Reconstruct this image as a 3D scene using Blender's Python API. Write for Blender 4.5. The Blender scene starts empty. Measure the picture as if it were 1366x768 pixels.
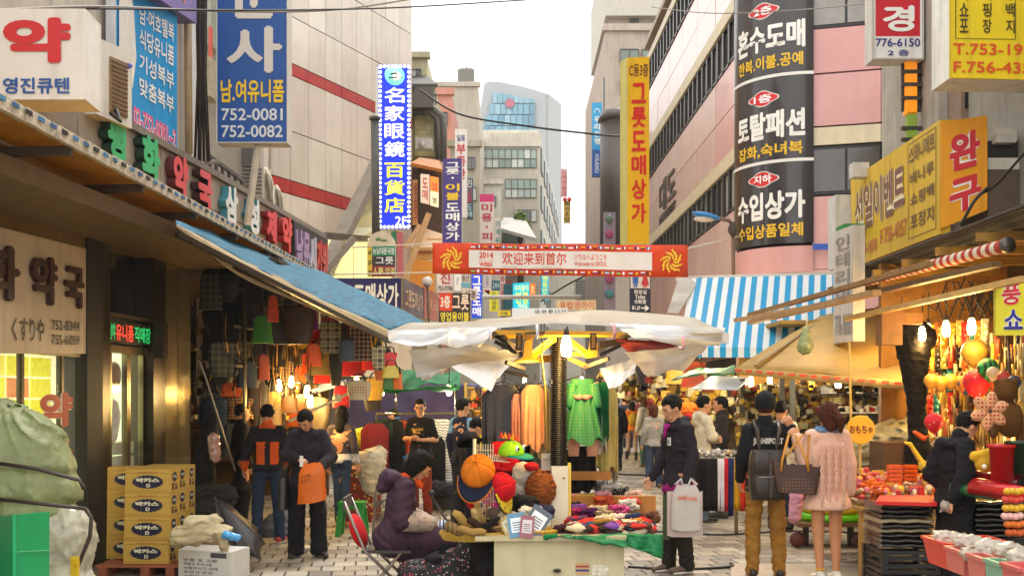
import bpy,math,random
import numpy as np
from mathutils import Vector,Matrix
random.seed(7);RNG=np.random.default_rng(7)
R=math.radians
sc=bpy.context.scene
COL=sc.collection
# ---------------------------------------------------------------- camera
FPX,PCX,HOR,EYE=1500.0,683.0,530.0,1.7
cam_d=bpy.data.cameras.new("camera");cam=bpy.data.objects.new("camera",cam_d);COL.objects.link(cam)
cam.location=(0,0,EYE);cam.rotation_euler=(R(90),0,0)
cam_d.sensor_width=36.0;cam_d.lens=36.0*FPX/1366.0
cam_d.shift_y=(HOR-384.0)/1366.0
cam_d.clip_start=0.1;cam_d.clip_end=3000
sc.camera=cam
# ---------------------------------------------------------------- daylight, overcast
SUN_EL,SUN_AZ=R(58),R(200)
w=bpy.data.worlds.new("World");sc.world=w;w.use_nodes=True
nt=w.node_tree;nt.nodes.clear()
out=nt.nodes.new("ShaderNodeOutputWorld");bg=nt.nodes.new("ShaderNodeBackground")
sky=nt.nodes.new("ShaderNodeTexSky");sky.sky_type='NISHITA';sky.sun_disc=False
sky.sun_elevation=SUN_EL;sky.sun_rotation=SUN_AZ;sky.dust_density=4.0
hs=nt.nodes.new("ShaderNodeHueSaturation");hs.inputs['Saturation'].default_value=0.1
mx=nt.nodes.new("ShaderNodeMixRGB");mx.inputs[0].default_value=0.78
mx.inputs[2].default_value=(10.6,10.5,10.1,1)
nt.links.new(sky.outputs[0],hs.inputs['Color']);nt.links.new(hs.outputs[0],mx.inputs[1])
nt.links.new(mx.outputs[0],bg.inputs[0]);nt.links.new(bg.outputs[0],out.inputs[0])
bg.inputs[1].default_value=0.1
sun_d=bpy.data.lights.new("sun",'SUN');sun_d.energy=1.3;sun_d.angle=R(14);sun_d.color=(1,.97,.92)
sun=bpy.data.objects.new("sun",sun_d);COL.objects.link(sun)
sun.rotation_euler=(R(90)-SUN_EL,0,R(180)-SUN_AZ+R(180))
sc.view_settings.view_transform='Standard';sc.view_settings.look='None'
sc.view_settings.exposure=1.05;sc.view_settings.gamma=1.0
sc.cycles.max_bounces=7;sc.cycles.diffuse_bounces=4;sc.cycles.glossy_bounces=3
sc.cycles.transmission_bounces=4;sc.cycles.transparent_max_bounces=8;sc.cycles.caustics_reflective=False
sc.cycles.caustics_refractive=False;sc.cycles.sample_clamp_indirect=4.0
# ---------------------------------------------------------------- helpers
def P(px,py,d):
 "point seen at photograph pixel (px, py) at d metres down the street"
 return Vector(((px-PCX)*d/FPX,d,EYE-(py-HOR)*d/FPX))
def G(px,py):
 "the spot on the ground seen at that pixel"
 d=EYE*FPX/(py-HOR);return P(px,py,d)
def lin(h):
 h=h.lstrip('#');c=[int(h[i:i+2],16)/255 for i in(0,2,4)]
 return tuple(x/12.92 if x<=.04045 else((x+.055)/1.055)**2.4 for x in c)
_M={}
def mat(col,rough=.6,var=.12,vs=6.0,bump=0.0,bs=60.0,metal=0.0,trans=0.0,emit=0.0,grime=0.0,spec=.5,glass=False,coat=0.0,stretch=None,ecol=None):
 "one procedural surface: base colour with noise wear, streaky grime, fine relief"
 key=(str(col),rough,var,vs,bump,bs,metal,trans,emit,grime,spec,glass,coat,stretch,ecol)
 if key in _M:return _M[key]
 c=lin(col)if isinstance(col,str)else col
 m=bpy.data.materials.new("surface_"+str(col).strip('#()')[:12]);m.use_nodes=True
 n=m.node_tree.nodes;l=m.node_tree.links;b=n['Principled BSDF'];o=n['Material Output']
 b.inputs['Roughness'].default_value=rough;b.inputs['Metallic'].default_value=metal
 b.inputs['Specular IOR Level'].default_value=spec;b.inputs['Coat Weight'].default_value=coat
 b.inputs['Base Color'].default_value=(*c,1)
 if glass:
  b.inputs['Transmission Weight'].default_value=0
  b.inputs['Alpha'].default_value=glass if glass is not True else.25
  return _M.setdefault(key,m)
 co=n.new('ShaderNodeTexCoord');src=co.outputs['Object']
 if stretch:
  mp=n.new('ShaderNodeMapping');mp.inputs['Scale'].default_value=stretch;l.new(src,mp.inputs[0]);src=mp.outputs[0]
 sock=None
 if var:
  t=n.new('ShaderNodeTexNoise');t.inputs['Scale'].default_value=vs;t.inputs['Detail'].default_value=6;t.inputs['Roughness'].default_value=.65
  l.new(src,t.inputs[0])
  r=n.new('ShaderNodeMapRange');r.inputs[1].default_value=.3;r.inputs[2].default_value=.7
  r.inputs[3].default_value=1-var;r.inputs[4].default_value=1+var*.7;l.new(t.outputs[0],r.inputs[0])
  g=n.new('ShaderNodeMixRGB');g.blend_type='MULTIPLY';g.inputs[0].default_value=1;g.inputs[1].default_value=(*c,1)
  l.new(r.outputs[0],g.inputs[2]);sock=g.outputs[0]
 if grime:
  mp2=n.new('ShaderNodeMapping');mp2.inputs['Scale'].default_value=(5,5,.5);l.new(co.outputs['Object'],mp2.inputs[0])
  t2=n.new('ShaderNodeTexNoise');t2.inputs['Scale'].default_value=1.6;t2.inputs['Detail'].default_value=5;l.new(mp2.outputs[0],t2.inputs[0])
  r2=n.new('ShaderNodeMapRange');r2.inputs[1].default_value=.5;r2.inputs[2].default_value=.75;r2.inputs[4].default_value=grime;l.new(t2.outputs[0],r2.inputs[0])
  g2=n.new('ShaderNodeMixRGB');g2.inputs[2].default_value=(c[0]*.35+.02,c[1]*.32+.015,c[2]*.28+.01,1)
  if sock:l.new(sock,g2.inputs[1])
  else:g2.inputs[1].default_value=(*c,1)
  l.new(r2.outputs[0],g2.inputs[0]);sock=g2.outputs[0]
 if sock:l.new(sock,b.inputs['Base Color'])
 if bump:
  t=n.new('ShaderNodeTexNoise');t.inputs['Scale'].default_value=bs;t.inputs['Detail'].default_value=4;l.new(src,t.inputs[0])
  bp=n.new('ShaderNodeBump');bp.inputs['Strength'].default_value=bump;bp.inputs['Distance'].default_value=.02
  l.new(t.outputs[0],bp.inputs['Height']);l.new(bp.outputs[0],b.inputs['Normal'])
 if emit:
  b.inputs['Emission Strength'].default_value=emit
  if ecol:b.inputs['Emission Color'].default_value=(*lin(ecol),1)
  elif sock:l.new(sock,b.inputs['Emission Color'])
  else:b.inputs['Emission Color'].default_value=(*c,1)
 if trans:
  tr=n.new('ShaderNodeBsdfTranslucent');ms=n.new('ShaderNodeMixShader');ms.inputs[0].default_value=trans
  if sock:l.new(sock,tr.inputs[0])
  else:tr.inputs[0].default_value=(*c,1)
  l.new(b.outputs[0],ms.inputs[1]);l.new(tr.outputs[0],ms.inputs[2]);l.new(ms.outputs[0],o.inputs[0])
 return _M.setdefault(key,m)
def fabric(col,**k):
 k.setdefault('var',.22);k.setdefault('vs',9.0);k.setdefault('bump',.35);k.setdefault('bs',140.0)
 return mat(col,.85,spec=.25,**k)
def pattern(name,base,fn):
 "surface built from a small node recipe"
 m=bpy.data.materials.new(name);m.use_nodes=True
 n=m.node_tree.nodes;l=m.node_tree.links;b=n['Principled BSDF'];b.inputs['Roughness'].default_value=.7
 fn(n,l,b,n.new('ShaderNodeTexCoord').outputs['Object']);return m
def stripes(cols,axis=0,scale=1.0,rough=.75,trans=0.0,vary=.1):
 key=('stripes',tuple(cols),axis,scale,trans)
 if key in _M:return _M[key]
 def f(n,l,b,src):
  s=n.new('ShaderNodeSeparateXYZ');l.new(src,s.inputs[0])
  mu=n.new('ShaderNodeMath');mu.operation='MULTIPLY';mu.inputs[1].default_value=scale;l.new(s.outputs[axis],mu.inputs[0])
  fr=n.new('ShaderNodeMath');fr.operation='FRACT';l.new(mu.outputs[0],fr.inputs[0])
  cr=n.new('ShaderNodeValToRGB');cr.color_ramp.interpolation='CONSTANT'
  e=cr.color_ramp.elements
  while len(e)<len(cols):e.new(.5)
  for i,c in enumerate(cols):e[i].position=i/len(cols);e[i].color=(*lin(c),1)
  l.new(fr.outputs[0],cr.inputs[0])
  t=n.new('ShaderNodeTexNoise');t.inputs['Scale'].default_value=5;l.new(src,t.inputs[0])
  r=n.new('ShaderNodeMapRange');r.inputs[3].default_value=1-vary;r.inputs[4].default_value=1+vary;l.new(t.outputs[0],r.inputs[0])
  g=n.new('ShaderNodeMixRGB');g.blend_type='MULTIPLY';g.inputs[0].default_value=1
  l.new(cr.outputs[0],g.inputs[1]);l.new(r.outputs[0],g.inputs[2]);l.new(g.outputs[0],b.inputs['Base Color'])
  if trans:
   o=n['Material Output'];tr=n.new('ShaderNodeBsdfTranslucent');ms=n.new('ShaderNodeMixShader');ms.inputs[0].default_value=trans
   l.new(g.outputs[0],tr.inputs[0]);l.new(b.outputs[0],ms.inputs[1]);l.new(tr.outputs[0],ms.inputs[2]);l.new(ms.outputs[0],o.inputs[0])
 return _M.setdefault(key,pattern('stripes',None,f))
def plaid(c0,c1,c2,scale=14.0):
 key=('plaid',c0,c1,c2,scale)
 if key in _M:return _M[key]
 def f(n,l,b,src):
  s=n.new('ShaderNodeSeparateXYZ');l.new(src,s.inputs[0]);last=None
  for ax,th,c in((0,.45,c1),(2,.45,c1),(0,.14,c2),(2,.14,c2)):
   mu=n.new('ShaderNodeMath');mu.operation='MULTIPLY';mu.inputs[1].default_value=scale*(1 if th>.3 else 2);l.new(s.outputs[ax],mu.inputs[0])
   fr=n.new('ShaderNodeMath');fr.operation='FRACT';l.new(mu.outputs[0],fr.inputs[0])
   lt=n.new('ShaderNodeMath');lt.operation='LESS_THAN';lt.inputs[1].default_value=th;l.new(fr.outputs[0],lt.inputs[0])
   hf=n.new('ShaderNodeMath');hf.operation='MULTIPLY';hf.inputs[1].default_value=.6;l.new(lt.outputs[0],hf.inputs[0])
   g=n.new('ShaderNodeMixRGB');g.inputs[2].default_value=(*lin(c),1);l.new(hf.outputs[0],g.inputs[0])
   if last:l.new(last,g.inputs[1])
   else:g.inputs[1].default_value=(*lin(c0),1)
   last=g.outputs[0]
  l.new(last,b.inputs['Base Color'])
 return _M.setdefault(key,pattern('plaid',None,f))
def dots(c0,c1,scale=30.0,size=.35,mix=None):
 key=('dots',c0,c1,scale,size,mix)
 if key in _M:return _M[key]
 def f(n,l,b,src):
  v=n.new('ShaderNodeTexVoronoi');v.inputs['Scale'].default_value=scale;v.inputs['Randomness'].default_value=.0 if not mix else 1.0;l.new(src,v.inputs[0])
  lt=n.new('ShaderNodeMath');lt.operation='LESS_THAN';lt.inputs[1].default_value=size;l.new(v.outputs['Distance'],lt.inputs[0])
  g=n.new('ShaderNodeMixRGB');g.inputs[1].default_value=(*lin(c0),1);g.inputs[2].default_value=(*lin(c1),1);l.new(lt.outputs[0],g.inputs[0])
  if mix:
   cr=n.new('ShaderNodeValToRGB');cr.color_ramp.interpolation='CONSTANT';e=cr.color_ramp.elements
   while len(e)<len(mix):e.new(.5)
   for i,c in enumerate(mix):e[i].position=i/len(mix);e[i].color=(*lin(c),1)
   sp=n.new('ShaderNodeSeparateXYZ');l.new(v.outputs['Color'],sp.inputs[0]);l.new(sp.outputs[0],cr.inputs[0]);l.new(cr.outputs[0],g.inputs[2])
  l.new(g.outputs[0],b.inputs['Base Color'])
 return _M.setdefault(key,pattern('dots',None,f))
def M(x):return mat(x)if isinstance(x,str)else x
def tag(o,label=None,cat=None,group=None,kind=None):
 if label:o['label']=label
 if cat:o['category']=cat
 if group:o['group']=group
 if kind:o['kind']=kind
 return o
def thing(name,label,cat,loc=(0,0,0),group=None,rz=0.0):
 o=bpy.data.objects.new(name,None);COL.objects.link(o);o.location=loc;o.rotation_euler=(0,0,rz)
 o.empty_display_size=.1
 o['label']=label;o['category']=cat
 if group:o['group']=group
 return o
def off(parent):
 v=Vector((0,0,0))
 while parent is not None:v+=parent.location;parent=parent.parent
 return v
def copy_tree(o,parent=None,loc=None,rz=None,label=None,scale=None):
 c=o.copy();COL.objects.link(c)
 if parent is not None:c.parent=parent
 if loc is not None:c.location=loc
 if rz is not None:c.rotation_euler=(0,0,rz)
 if scale is not None:c.scale=(scale,)*3 if not hasattr(scale,'__len__')else scale
 if label:c['label']=label
 for ch in list(o.children):copy_tree(ch,c)
 return c
def raw_mesh(name,V,F,mats,mi=None,smooth=False):
 me=bpy.data.meshes.new(name);me.from_pydata([tuple(v)for v in V],[],[tuple(f)for f in F])
 for m in mats:me.materials.append(M(m))
 if mi is not None and len(mats)>1:me.polygons.foreach_set('material_index',np.array(mi,dtype=np.int32))
 if smooth is True:me.polygons.foreach_set('use_smooth',np.ones(len(me.polygons),dtype=bool))
 elif smooth is not False:me.polygons.foreach_set('use_smooth',np.array(smooth,dtype=bool))
 me.update();return me
def fast_mesh(name,V,F,mats,mi=None,smooth=True):
 V=np.asarray(V,dtype=np.float32);F=np.asarray(F,dtype=np.int32);k=F.shape[1]
 me=bpy.data.meshes.new(name);me.vertices.add(len(V));me.vertices.foreach_set('co',V.ravel())
 me.loops.add(F.size);me.loops.foreach_set('vertex_index',F.ravel())
 me.polygons.add(len(F));me.polygons.foreach_set('loop_start',np.arange(0,F.size,k,dtype=np.int32))
 me.polygons.foreach_set('loop_total',np.full(len(F),k,dtype=np.int32))
 for m in mats:me.materials.append(M(m))
 if mi is not None:me.polygons.foreach_set('material_index',np.asarray(mi,dtype=np.int32))
 me.polygons.foreach_set('use_smooth',np.full(len(F),smooth,dtype=bool))
 me.update(calc_edges=True);me.validate();return me
def put(name,me,parent=None,loc=None):
 o=bpy.data.objects.new(name,me);COL.objects.link(o)
 if parent is not None:o.parent=parent
 if loc is not None:o.location=loc
 return o
class MB:
 "collects simple solids and links them as one mesh object"
 def __init__(s):s.V=[];s.F=[];s.mi=[];s.sm=[];s.m=0;s.pend=[]
 def add(s,V,F,smooth=False,m=None):
  b=len(s.V);s.V+=[Vector(v)for v in V]
  for f in F:s.F.append(tuple(i+b for i in f));s.mi.append(s.m if m is None else m);s.sm.append(smooth)
  return s
 def hexa(s,p,m=None):
  return s.add(p,[(3,2,1,0),(4,5,6,7),(0,1,5,4),(1,2,6,5),(2,3,7,6),(3,0,4,7)],m=m)
 def box(s,c,sz,rz=0.0,M_=None,m=None):
  x,y,z=sz[0]/2,sz[1]/2,sz[2]/2
  p=[Vector(v)for v in((-x,-y,-z),(x,-y,-z),(x,y,-z),(-x,y,-z),(-x,-y,z),(x,-y,z),(x,y,z),(-x,y,z))]
  if rz:M_=Matrix.Rotation(rz,3,'Z')
  if M_ is not None:p=[M_@v for v in p]
  return s.hexa([v+Vector(c)for v in p],m)
 def b2(s,a,b,m=None):
  a,b=Vector(a),Vector(b);return s.box((a+b)/2,[abs(b[i]-a[i])for i in range(3)],m=m)
 def slab(s,q,t,m=None):
  q=[Vector(v)for v in q];n=(q[2]-q[0]).cross(q[3]-q[1]).normalized()
  b=[v-n*t for v in q];return s.hexa(b+q,m)
 def bar(s,a,b,w,h,m=None,up=(0,0,1)):
  a,b=Vector(a),Vector(b);d=(b-a).normalized();up=Vector(up)
  if abs(d.dot(up))>.98:up=Vector((0,1,0))
  x=d.cross(up).normalized()*(w/2);y=x.cross(d).normalized()*(h/2)
  return s.hexa([a-x-y,a+x-y,a+x+y,a-x+y,b-x-y,b+x-y,b+x+y,b-x+y],m)
 def tube(s,pts,r,n=8,m=None,smooth=True,cap=True):
  pts=[Vector(p)for p in pts];rs=r if hasattr(r,'__len__')else[r]*len(pts);V=[];F=[]
  prev=None
  for i,p in enumerate(pts):
   d=(pts[min(i+1,len(pts)-1)]-pts[max(i-1,0)]).normalized()
   if prev is None:
    prev=d.cross(Vector((0,0,1)))if abs(d.z)<.9 else d.cross(Vector((0,1,0)))
   x=(prev-d*prev.dot(d)).normalized();y=d.cross(x);prev=x
   for k in range(n):
    a=2*math.pi*k/n;V.append(p+(x*math.cos(a)+y*math.sin(a))*rs[i])
  for i in range(len(pts)-1):
   for k in range(n):
    k2=(k+1)%n;F.append((i*n+k,i*n+k2,(i+1)*n+k2,(i+1)*n+k))
  if cap:F.append(tuple(range(n))[::-1]);F.append(tuple(range((len(pts)-1)*n,len(pts)*n)))
  return s.add(V,F,smooth,m)
 def cyl(s,a,b,ra,rb=None,n=12,m=None):return s.tube([a,b],[ra,ra if rb is None else rb],n,m)
 def sph(s,c,r,nu=12,nv=8,m=None,M_=None,jit=0.0,smooth=True):
  r=r if hasattr(r,'__len__')else(r,r,r);V=[];F=[];c=Vector(c)
  for j in range(nv+1):
   t=math.pi*j/nv
   for i in range(nu):
    a=2*math.pi*i/nu;q=1+(random.uniform(-jit,jit)if jit else 0)
    v=Vector((r[0]*math.sin(t)*math.cos(a)*q,r[1]*math.sin(t)*math.sin(a)*q,r[2]*math.cos(t)*q))
    V.append((M_@v if M_ is not None else v)+c)
  for j in range(nv):
   for i in range(nu):
    i2=(i+1)%nu;F.append((j*nu+i,(j+1)*nu+i,(j+1)*nu+i2,j*nu+i2))
  return s.add(V,F,smooth,m)
 def lathe(s,prof,c=(0,0,0),n=16,m=None,sx=1,sy=1,smooth=True):
  V=[];F=[];c=Vector(c)
  for r,z in prof:
   for k in range(n):
    a=2*math.pi*k/n;V.append(c+Vector((r*math.cos(a)*sx,r*math.sin(a)*sy,z)))
  for j in range(len(prof)-1):
   for k in range(n):
    k2=(k+1)%n;F.append((j*n+k,j*n+k2,(j+1)*n+k2,(j+1)*n+k))
  F.append(tuple(range(n))[::-1]);F.append(tuple(range((len(prof)-1)*n,len(prof)*n)))
  return s.add(V,F,smooth,m)
 def prism(s,poly,t,fr,m=None):
  o,ux,uz,n=fr;A=[o+ux*x+uz*y for x,y in poly];B=[a-n*t for a in A];k=len(A)
  return s.add(A+B,[tuple(range(k)),tuple(range(2*k-1,k-1,-1))]+[(i+k,(i+1)%k+k,(i+1)%k,i)for i in range(k)],m=m)
 def sheet(s,f,nu,nv,t=0.0,m=None,smooth=True):
  V=[f(i/nu,j/nv)for j in range(nv+1)for i in range(nu+1)];W=nu+1
  F=[(j*W+i,j*W+i+1,(j+1)*W+i+1,(j+1)*W+i)for j in range(nv)for i in range(nu)]
  if not t:return s.add(V,F,smooth,m)
  V=[Vector(v)for v in V];n=len(V);N=[]
  for j in range(nv+1):
   for i in range(nu+1):
    a=V[j*W+min(i+1,nu)]-V[j*W+max(i-1,0)];b=V[min(j+1,nv)*W+i]-V[max(j-1,0)*W+i]
    N.append(a.cross(b).normalized()if a.cross(b).length>1e-9 else Vector((0,0,1)))
  V2=[v-k*t for v,k in zip(V,N)]
  F+=[tuple(x+n for x in reversed(f_))for f_ in F]
  ed=[i for i in range(W)]+[j*W+nu for j in range(1,nv+1)]+[nv*W+i for i in range(nu-1,-1,-1)]+[j*W for j in range(nv-1,0,-1)]
  F+=[(ed[k],ed[k]+n,ed[(k+1)%len(ed)]+n,ed[(k+1)%len(ed)])for k in range(len(ed))]
  return s.add(V+V2,F,smooth,m)
 def text(s,txt,fr,u0,v0,u1,v1,t=0.0,lift=.004,bold=.02,m=None,vert=False,slant=0.0):
  put_text(s,txt,fr,u0,v0,u1,v1,t,lift,bold,m,vert,slant);return s
 def build(s,name,mats,parent=None,local=False,base=False):
  if not isinstance(mats,(list,tuple)):mats=[mats]
  if not s.V and not s.pend:return None
  if s.pend and parent is not None:
   me=bpy.data.meshes.new(name);LATE.append((s,me,Vector((0,0,0))if local else off(parent),mats));return put(name,me,parent)
  if parent is not None:o_=Vector((0,0,0))if local else off(parent);loc=None
  elif local:o_=Vector((0,0,0));loc=None
  else:
   xs=[v.x for v in s.V];ys=[v.y for v in s.V];zs=[v.z for v in s.V]
   o_=Vector(((min(xs)+max(xs))/2,(min(ys)+max(ys))/2,min(zs)));loc=o_
  me=raw_mesh(name,[v-o_ for v in s.V],s.F,mats,s.mi,s.sm)
  return put(name,me,parent,loc)
  # lettering -------------------------------------------------------------
_GL={}
LATE=[]
def make_glyphs(strings):
 "all strings laid out once, one per line, then cut apart"
 c=bpy.data.curves.new('lettering_source','FONT');c.body="\n".join(strings);c.resolution_u=4;c.space_line=4.0
 o=bpy.data.objects.new('lettering_source',c);me=bpy.data.meshes.new_from_object(o)
 co=np.zeros(len(me.vertices)*3);me.vertices.foreach_get('co',co);co=co.reshape(-1,3)
 line=np.round(-(co[:,1]-.3)/4.0).astype(int);Fs=[[]for _ in strings]
 for p in me.polygons:
  v=tuple(p.vertices);k=line[v[0]]
  if 0<=k<len(strings):Fs[k].append(v)
 for k,st in enumerate(strings):
  ids=sorted({i for f in Fs[k]for i in f});mp={v:i for i,v in enumerate(ids)}
  V=co[ids].copy()if ids else np.zeros((1,3));V[:,1]+=4.0*k;V[:,2]=0
  _GL[st]=(V,[tuple(mp[i]for i in f)for f in Fs[k]])
 bpy.data.objects.remove(o);bpy.data.curves.remove(c);bpy.data.meshes.remove(me)
def glyphs(txt,bold):
 V,F=_GL[txt];n=len(V)
 if F and bold:
  V2=[];F2=[];rr=bold*.9
  dirs=[(1,0),(0,1),(-1,0),(0,-1)]if bold<.045 else[(math.cos(a),math.sin(a))for a in np.arange(16)*math.pi/8]
  for i,(dx,dy)in enumerate(dirs):
   V2.append(V+np.array([dx*rr,dy*rr,i*.00008]));F2+=[tuple(j+n*i for j in f)for f in F]
  V,F=np.vstack(V2),F2
 return V,F
def finish_text():
 for mb,me,o_,mats in LATE:
  q=mb.pend;mb.pend=[]
  for a in q:put_text(mb,*a)
  tmp=raw_mesh('lettering',[v-o_ for v in mb.V],mb.F,mats,mb.mi,mb.sm)
  import bmesh;bm=bmesh.new();bm.from_mesh(tmp);bm.to_mesh(me);bm.free()
  for m in tmp.materials:me.materials.append(m)
  bpy.data.meshes.remove(tmp)
 LATE.clear()
def run_text():
 make_glyphs(sorted({a[0]for mb,*_ in LATE for a in mb.pend}));finish_text()
class Frame:
 "bilinear quad: TL TR BR BL world corners; u to the right, v up"
 def __init__(s,tl,tr,br,bl):
  s.c=[Vector(x)for x in(tl,tr,br,bl)]
  s.n=(s.c[1]-s.c[3]).cross(s.c[0]-s.c[2]).normalized()
  if s.n.dot(Vector((0,0,EYE))-(s.c[0]+s.c[2])/2)<0:s.n=-s.n
 def at(s,u,v,h=0.0):
  tl,tr,br,bl=s.c;return(tl*(1-u)+tr*u)*v+(bl*(1-u)+br*u)*(1-v)+s.n*h
 def quad(s,u0,v0,u1,v1,h=0.0):return[s.at(u0,v0,h),s.at(u1,v0,h),s.at(u1,v1,h),s.at(u0,v1,h)]
 @property
 def w(s):return((s.c[1]+s.c[2]-s.c[0]-s.c[3])/2).length
 @property
 def h(s):return((s.c[0]+s.c[1]-s.c[2]-s.c[3])/2).length
def F4(x0,t0,b0,d0,x1,t1,b1,d1):return Frame(P(x0,t0,d0),P(x1,t1,d1),P(x1,b1,d1),P(x0,b0,d0))
def put_text(mb,txt,fr,u0,v0,u1,v1,t,lift,bold,m,vert,slant=0.0):
 if not vert and txt not in _GL:mb.pend.append((txt,fr,u0,v0,u1,v1,t,lift,bold,m,vert,slant));return
 if vert:
  n=len(txt);h=(v1-v0)/n
  for i,ch in enumerate(txt):
   if ch in ' ':continue
   if ch in '·.,-':put_text(mb,ch,fr,u0+(u1-u0)*.4,v1-(i+.65)*h,u0+(u1-u0)*.6,v1-(i+.35)*h,t,lift,bold,m,False)
   else:put_text(mb,ch,fr,u0,v1-(i+.93)*h,u1,v1-(i+.07)*h,t,lift,bold,m,False)
  return
 V,F=glyphs(txt,bold)
 if not F:return
 a=V.min(0);b=V.max(0);s=np.maximum(b-a,1e-6)
 q=[(u0+(u1-u0)*(x-a[0])/s[0]+slant*(y-a[1])/s[1]*(u1-u0),v0+(v1-v0)*(y-a[1])/s[1],z)for x,y,z in V]
 top=[fr.at(u,v,lift+t+z)for u,v,z in q];k=len(q)
 if not t:mb.add(top,F,m=m);return
 E={}
 for f in F:
  for i in range(len(f)):
   e=(f[i],f[(i+1)%len(f)]);E[e]=1
 side=[(a_,a_+k,b_+k,b_)for(a_,b_)in E if(b_,a_)not in E]
 mb.add(top+[fr.at(u,v,lift)for u,v,z in q],F+side,m=m)
def sign(name,label,cat,fr,thick,bg,texts,case='#b9b4a8',rim=None,rimcol=None,group=None,emit=0.0,sheets=(),sidecol=None):
 """signboard: case + printed face + lettering; texts = (string, u0, v0, u1, v1, colour[, options])"""
 bc=(fr.c[2]+fr.c[3])/2;root=thing(name,label,cat,bc,group)
 m=MB();q=[fr.at(0,0),fr.at(1,0),fr.at(1,1),fr.at(0,1)]
 m.hexa([v-fr.n*thick for v in q]+q);m.build('case',mat(case,.5,grime=.35),root)
 f=MB();f.add(fr.quad(.0,.0,1,1,.0025)if not rim else fr.quad(rim,rim*fr.w/fr.h,1-rim,1-rim*fr.w/fr.h,.0025),[(0,1,2,3)])
 f.build('printed_face',mat(bg,.35,.07,2.5,emit=emit,grime=.3),root)
 for i,sh in enumerate(sheets):
  g=MB();g.add(fr.quad(sh[0],sh[1],sh[2],sh[3],.0045+.0015*i),[(0,1,2,3)]);g.build('printed_band',mat(sh[4],.4,.06,3,emit=emit),root)
 if rim and rimcol:
  r=MB();a=rim;b=rim*fr.w/fr.h
  for u0,v0,u1,v1 in((0,0,1,b),(0,1-b,1,1),(0,b,a,1-b),(1-a,b,1,1-b)):r.hexa(fr.quad(u0,v0,u1,v1,0)+fr.quad(u0,v0,u1,v1,.02))
  r.build('frame',mat(rimcol,.5,emit=emit*.5),root)
 for tx in texts:
  o=tx[6]if len(tx)>6 else{}
  g=MB();lift=o.get('lift',.012)
  if o.get('edge'):
   h=MB();h.text(tx[0],fr,tx[1],tx[2],tx[3],tx[4],0,lift-.003,o.get('bold',.02)+.05,vert=o.get('vert',False))
   h.build('letter_outline',mat(o['edge'],.5,emit=emit),root)
  g.text(tx[0],fr,tx[1],tx[2],tx[3],tx[4],o.get('t',0),lift,o.get('bold',.02),vert=o.get('vert',False))
  g.build('lettering',mat(tx[5],.4,.05,emit=max(emit,o.get('emit',0))),root)
 return root
 # ========================= SETTING
m=MB();m.add([(-400,-60,-.03),(400,-60,-.03),(400,900,-.03),(-400,900,-.03)],[(0,1,2,3)])
ground=tag(m.build('ground',mat('#8d8579',.9,.25,3)),kind='structure')
m=MB();m.add([(-6,3,-.018),(7,3,-.018),(7,120,-.018),(-6,120,-.018)],[(0,1,2,3)])
street=tag(m.build('street',mat('#6b6358',.95,.3,14,bump=.3)),kind='structure')
PV=[mat(c,.75,.3,3,bump=.3,bs=45,grime=0)for c in('#9a8f80','#887e70','#a89d8c','#7e7569','#938773')]
def paver_mesh(mt,k):
 a,b,c=.105,.147,.007;m=MB();r=random.Random(k)
 z=[r.uniform(-.002,.002)for _ in range(4)]
 t=[(-a+c,-b+c,z[0]),(a-c,-b+c,z[1]),(a-c,b-c,z[2]),(-a+c,b-c,z[3])];q=[(-a,-b,-.006),(a,-b,-.006),(a,b,-.006),(-a,b,-.006)]
 s_=[(x,y,-.03)for x,y,_ in q]
 m.add(t+q+s_,[(0,1,2,3)]+[(i+4,(i+1)%4+4,(i+1)%4,i)for i in range(4)]+[(i+8,(i+1)%4+8,(i+1)%4+4,i+4)for i in range(4)])
 return raw_mesh('paver',m.V,m.F,[mt])
PM=[paver_mesh(PV[i%5],i)for i in range(10)]
ROT=R(7);cs,sn=math.cos(ROT),math.sin(ROT);allp=[]
for j in range(-30,150):
 for i in range(-60,60):
  x=i*.224+(j%2)*.112;y=j*.308;X,Y=x*cs-y*sn,x*sn+y*cs;Y+=4
  if-5.2<X<6.2 and 6<Y<44:allp.append((X,Y))
def shows(X,Y):
 px=PCX+X*FPX/Y;py=HOR+EYE*FPX/Y
 return py<776 and Y<16.5 and(436<px<600 or 838<px<1000 or 1045<px<1180)
near=sorted([p for p in allp if shows(*p)],key=lambda p:p[1])[:290];ns=set(near)
bed=put('paving',raw_mesh('paving',[(-5.5,5.5,-.014),(6.5,5.5,-.014),(6.5,45,-.014),(-5.5,45,-.014)],[(0,1,2,3)],[mat('#2e2923',.95,.3,20)]))
tag(bed,kind='structure')
for k,(X,Y)in enumerate(near):
 o=put('paver',random.choice(PM),bed,(X,Y,0));o.rotation_euler=(0,0,ROT)
V=[];F=[];mi=[]
for X,Y in allp:
 if(X,Y)in ns:continue
 g=len(V);dz=random.uniform(-.0025,.0025)
 for(x,y,z)in((-.099,-.141,0),(.099,-.141,0),(.099,.141,0),(-.099,.141,0),(-.105,-.147,-.01),(.105,-.147,-.01),(.105,.147,-.01),(-.105,.147,-.01)):
  V.append((X+x*cs-y*sn,Y+x*sn+y*cs,z+dz))
 F+=[(g,g+1,g+2,g+3)]+[(g+4+i,g+4+(i+1)%4,g+(i+1)%4,g+i)for i in range(4)];c=random.randrange(5);mi+=[c]*5
o=put('far_pavers',fast_mesh('far_pavers',V,F,PV,mi,smooth=False),bed);o['kind']='stuff'
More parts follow.
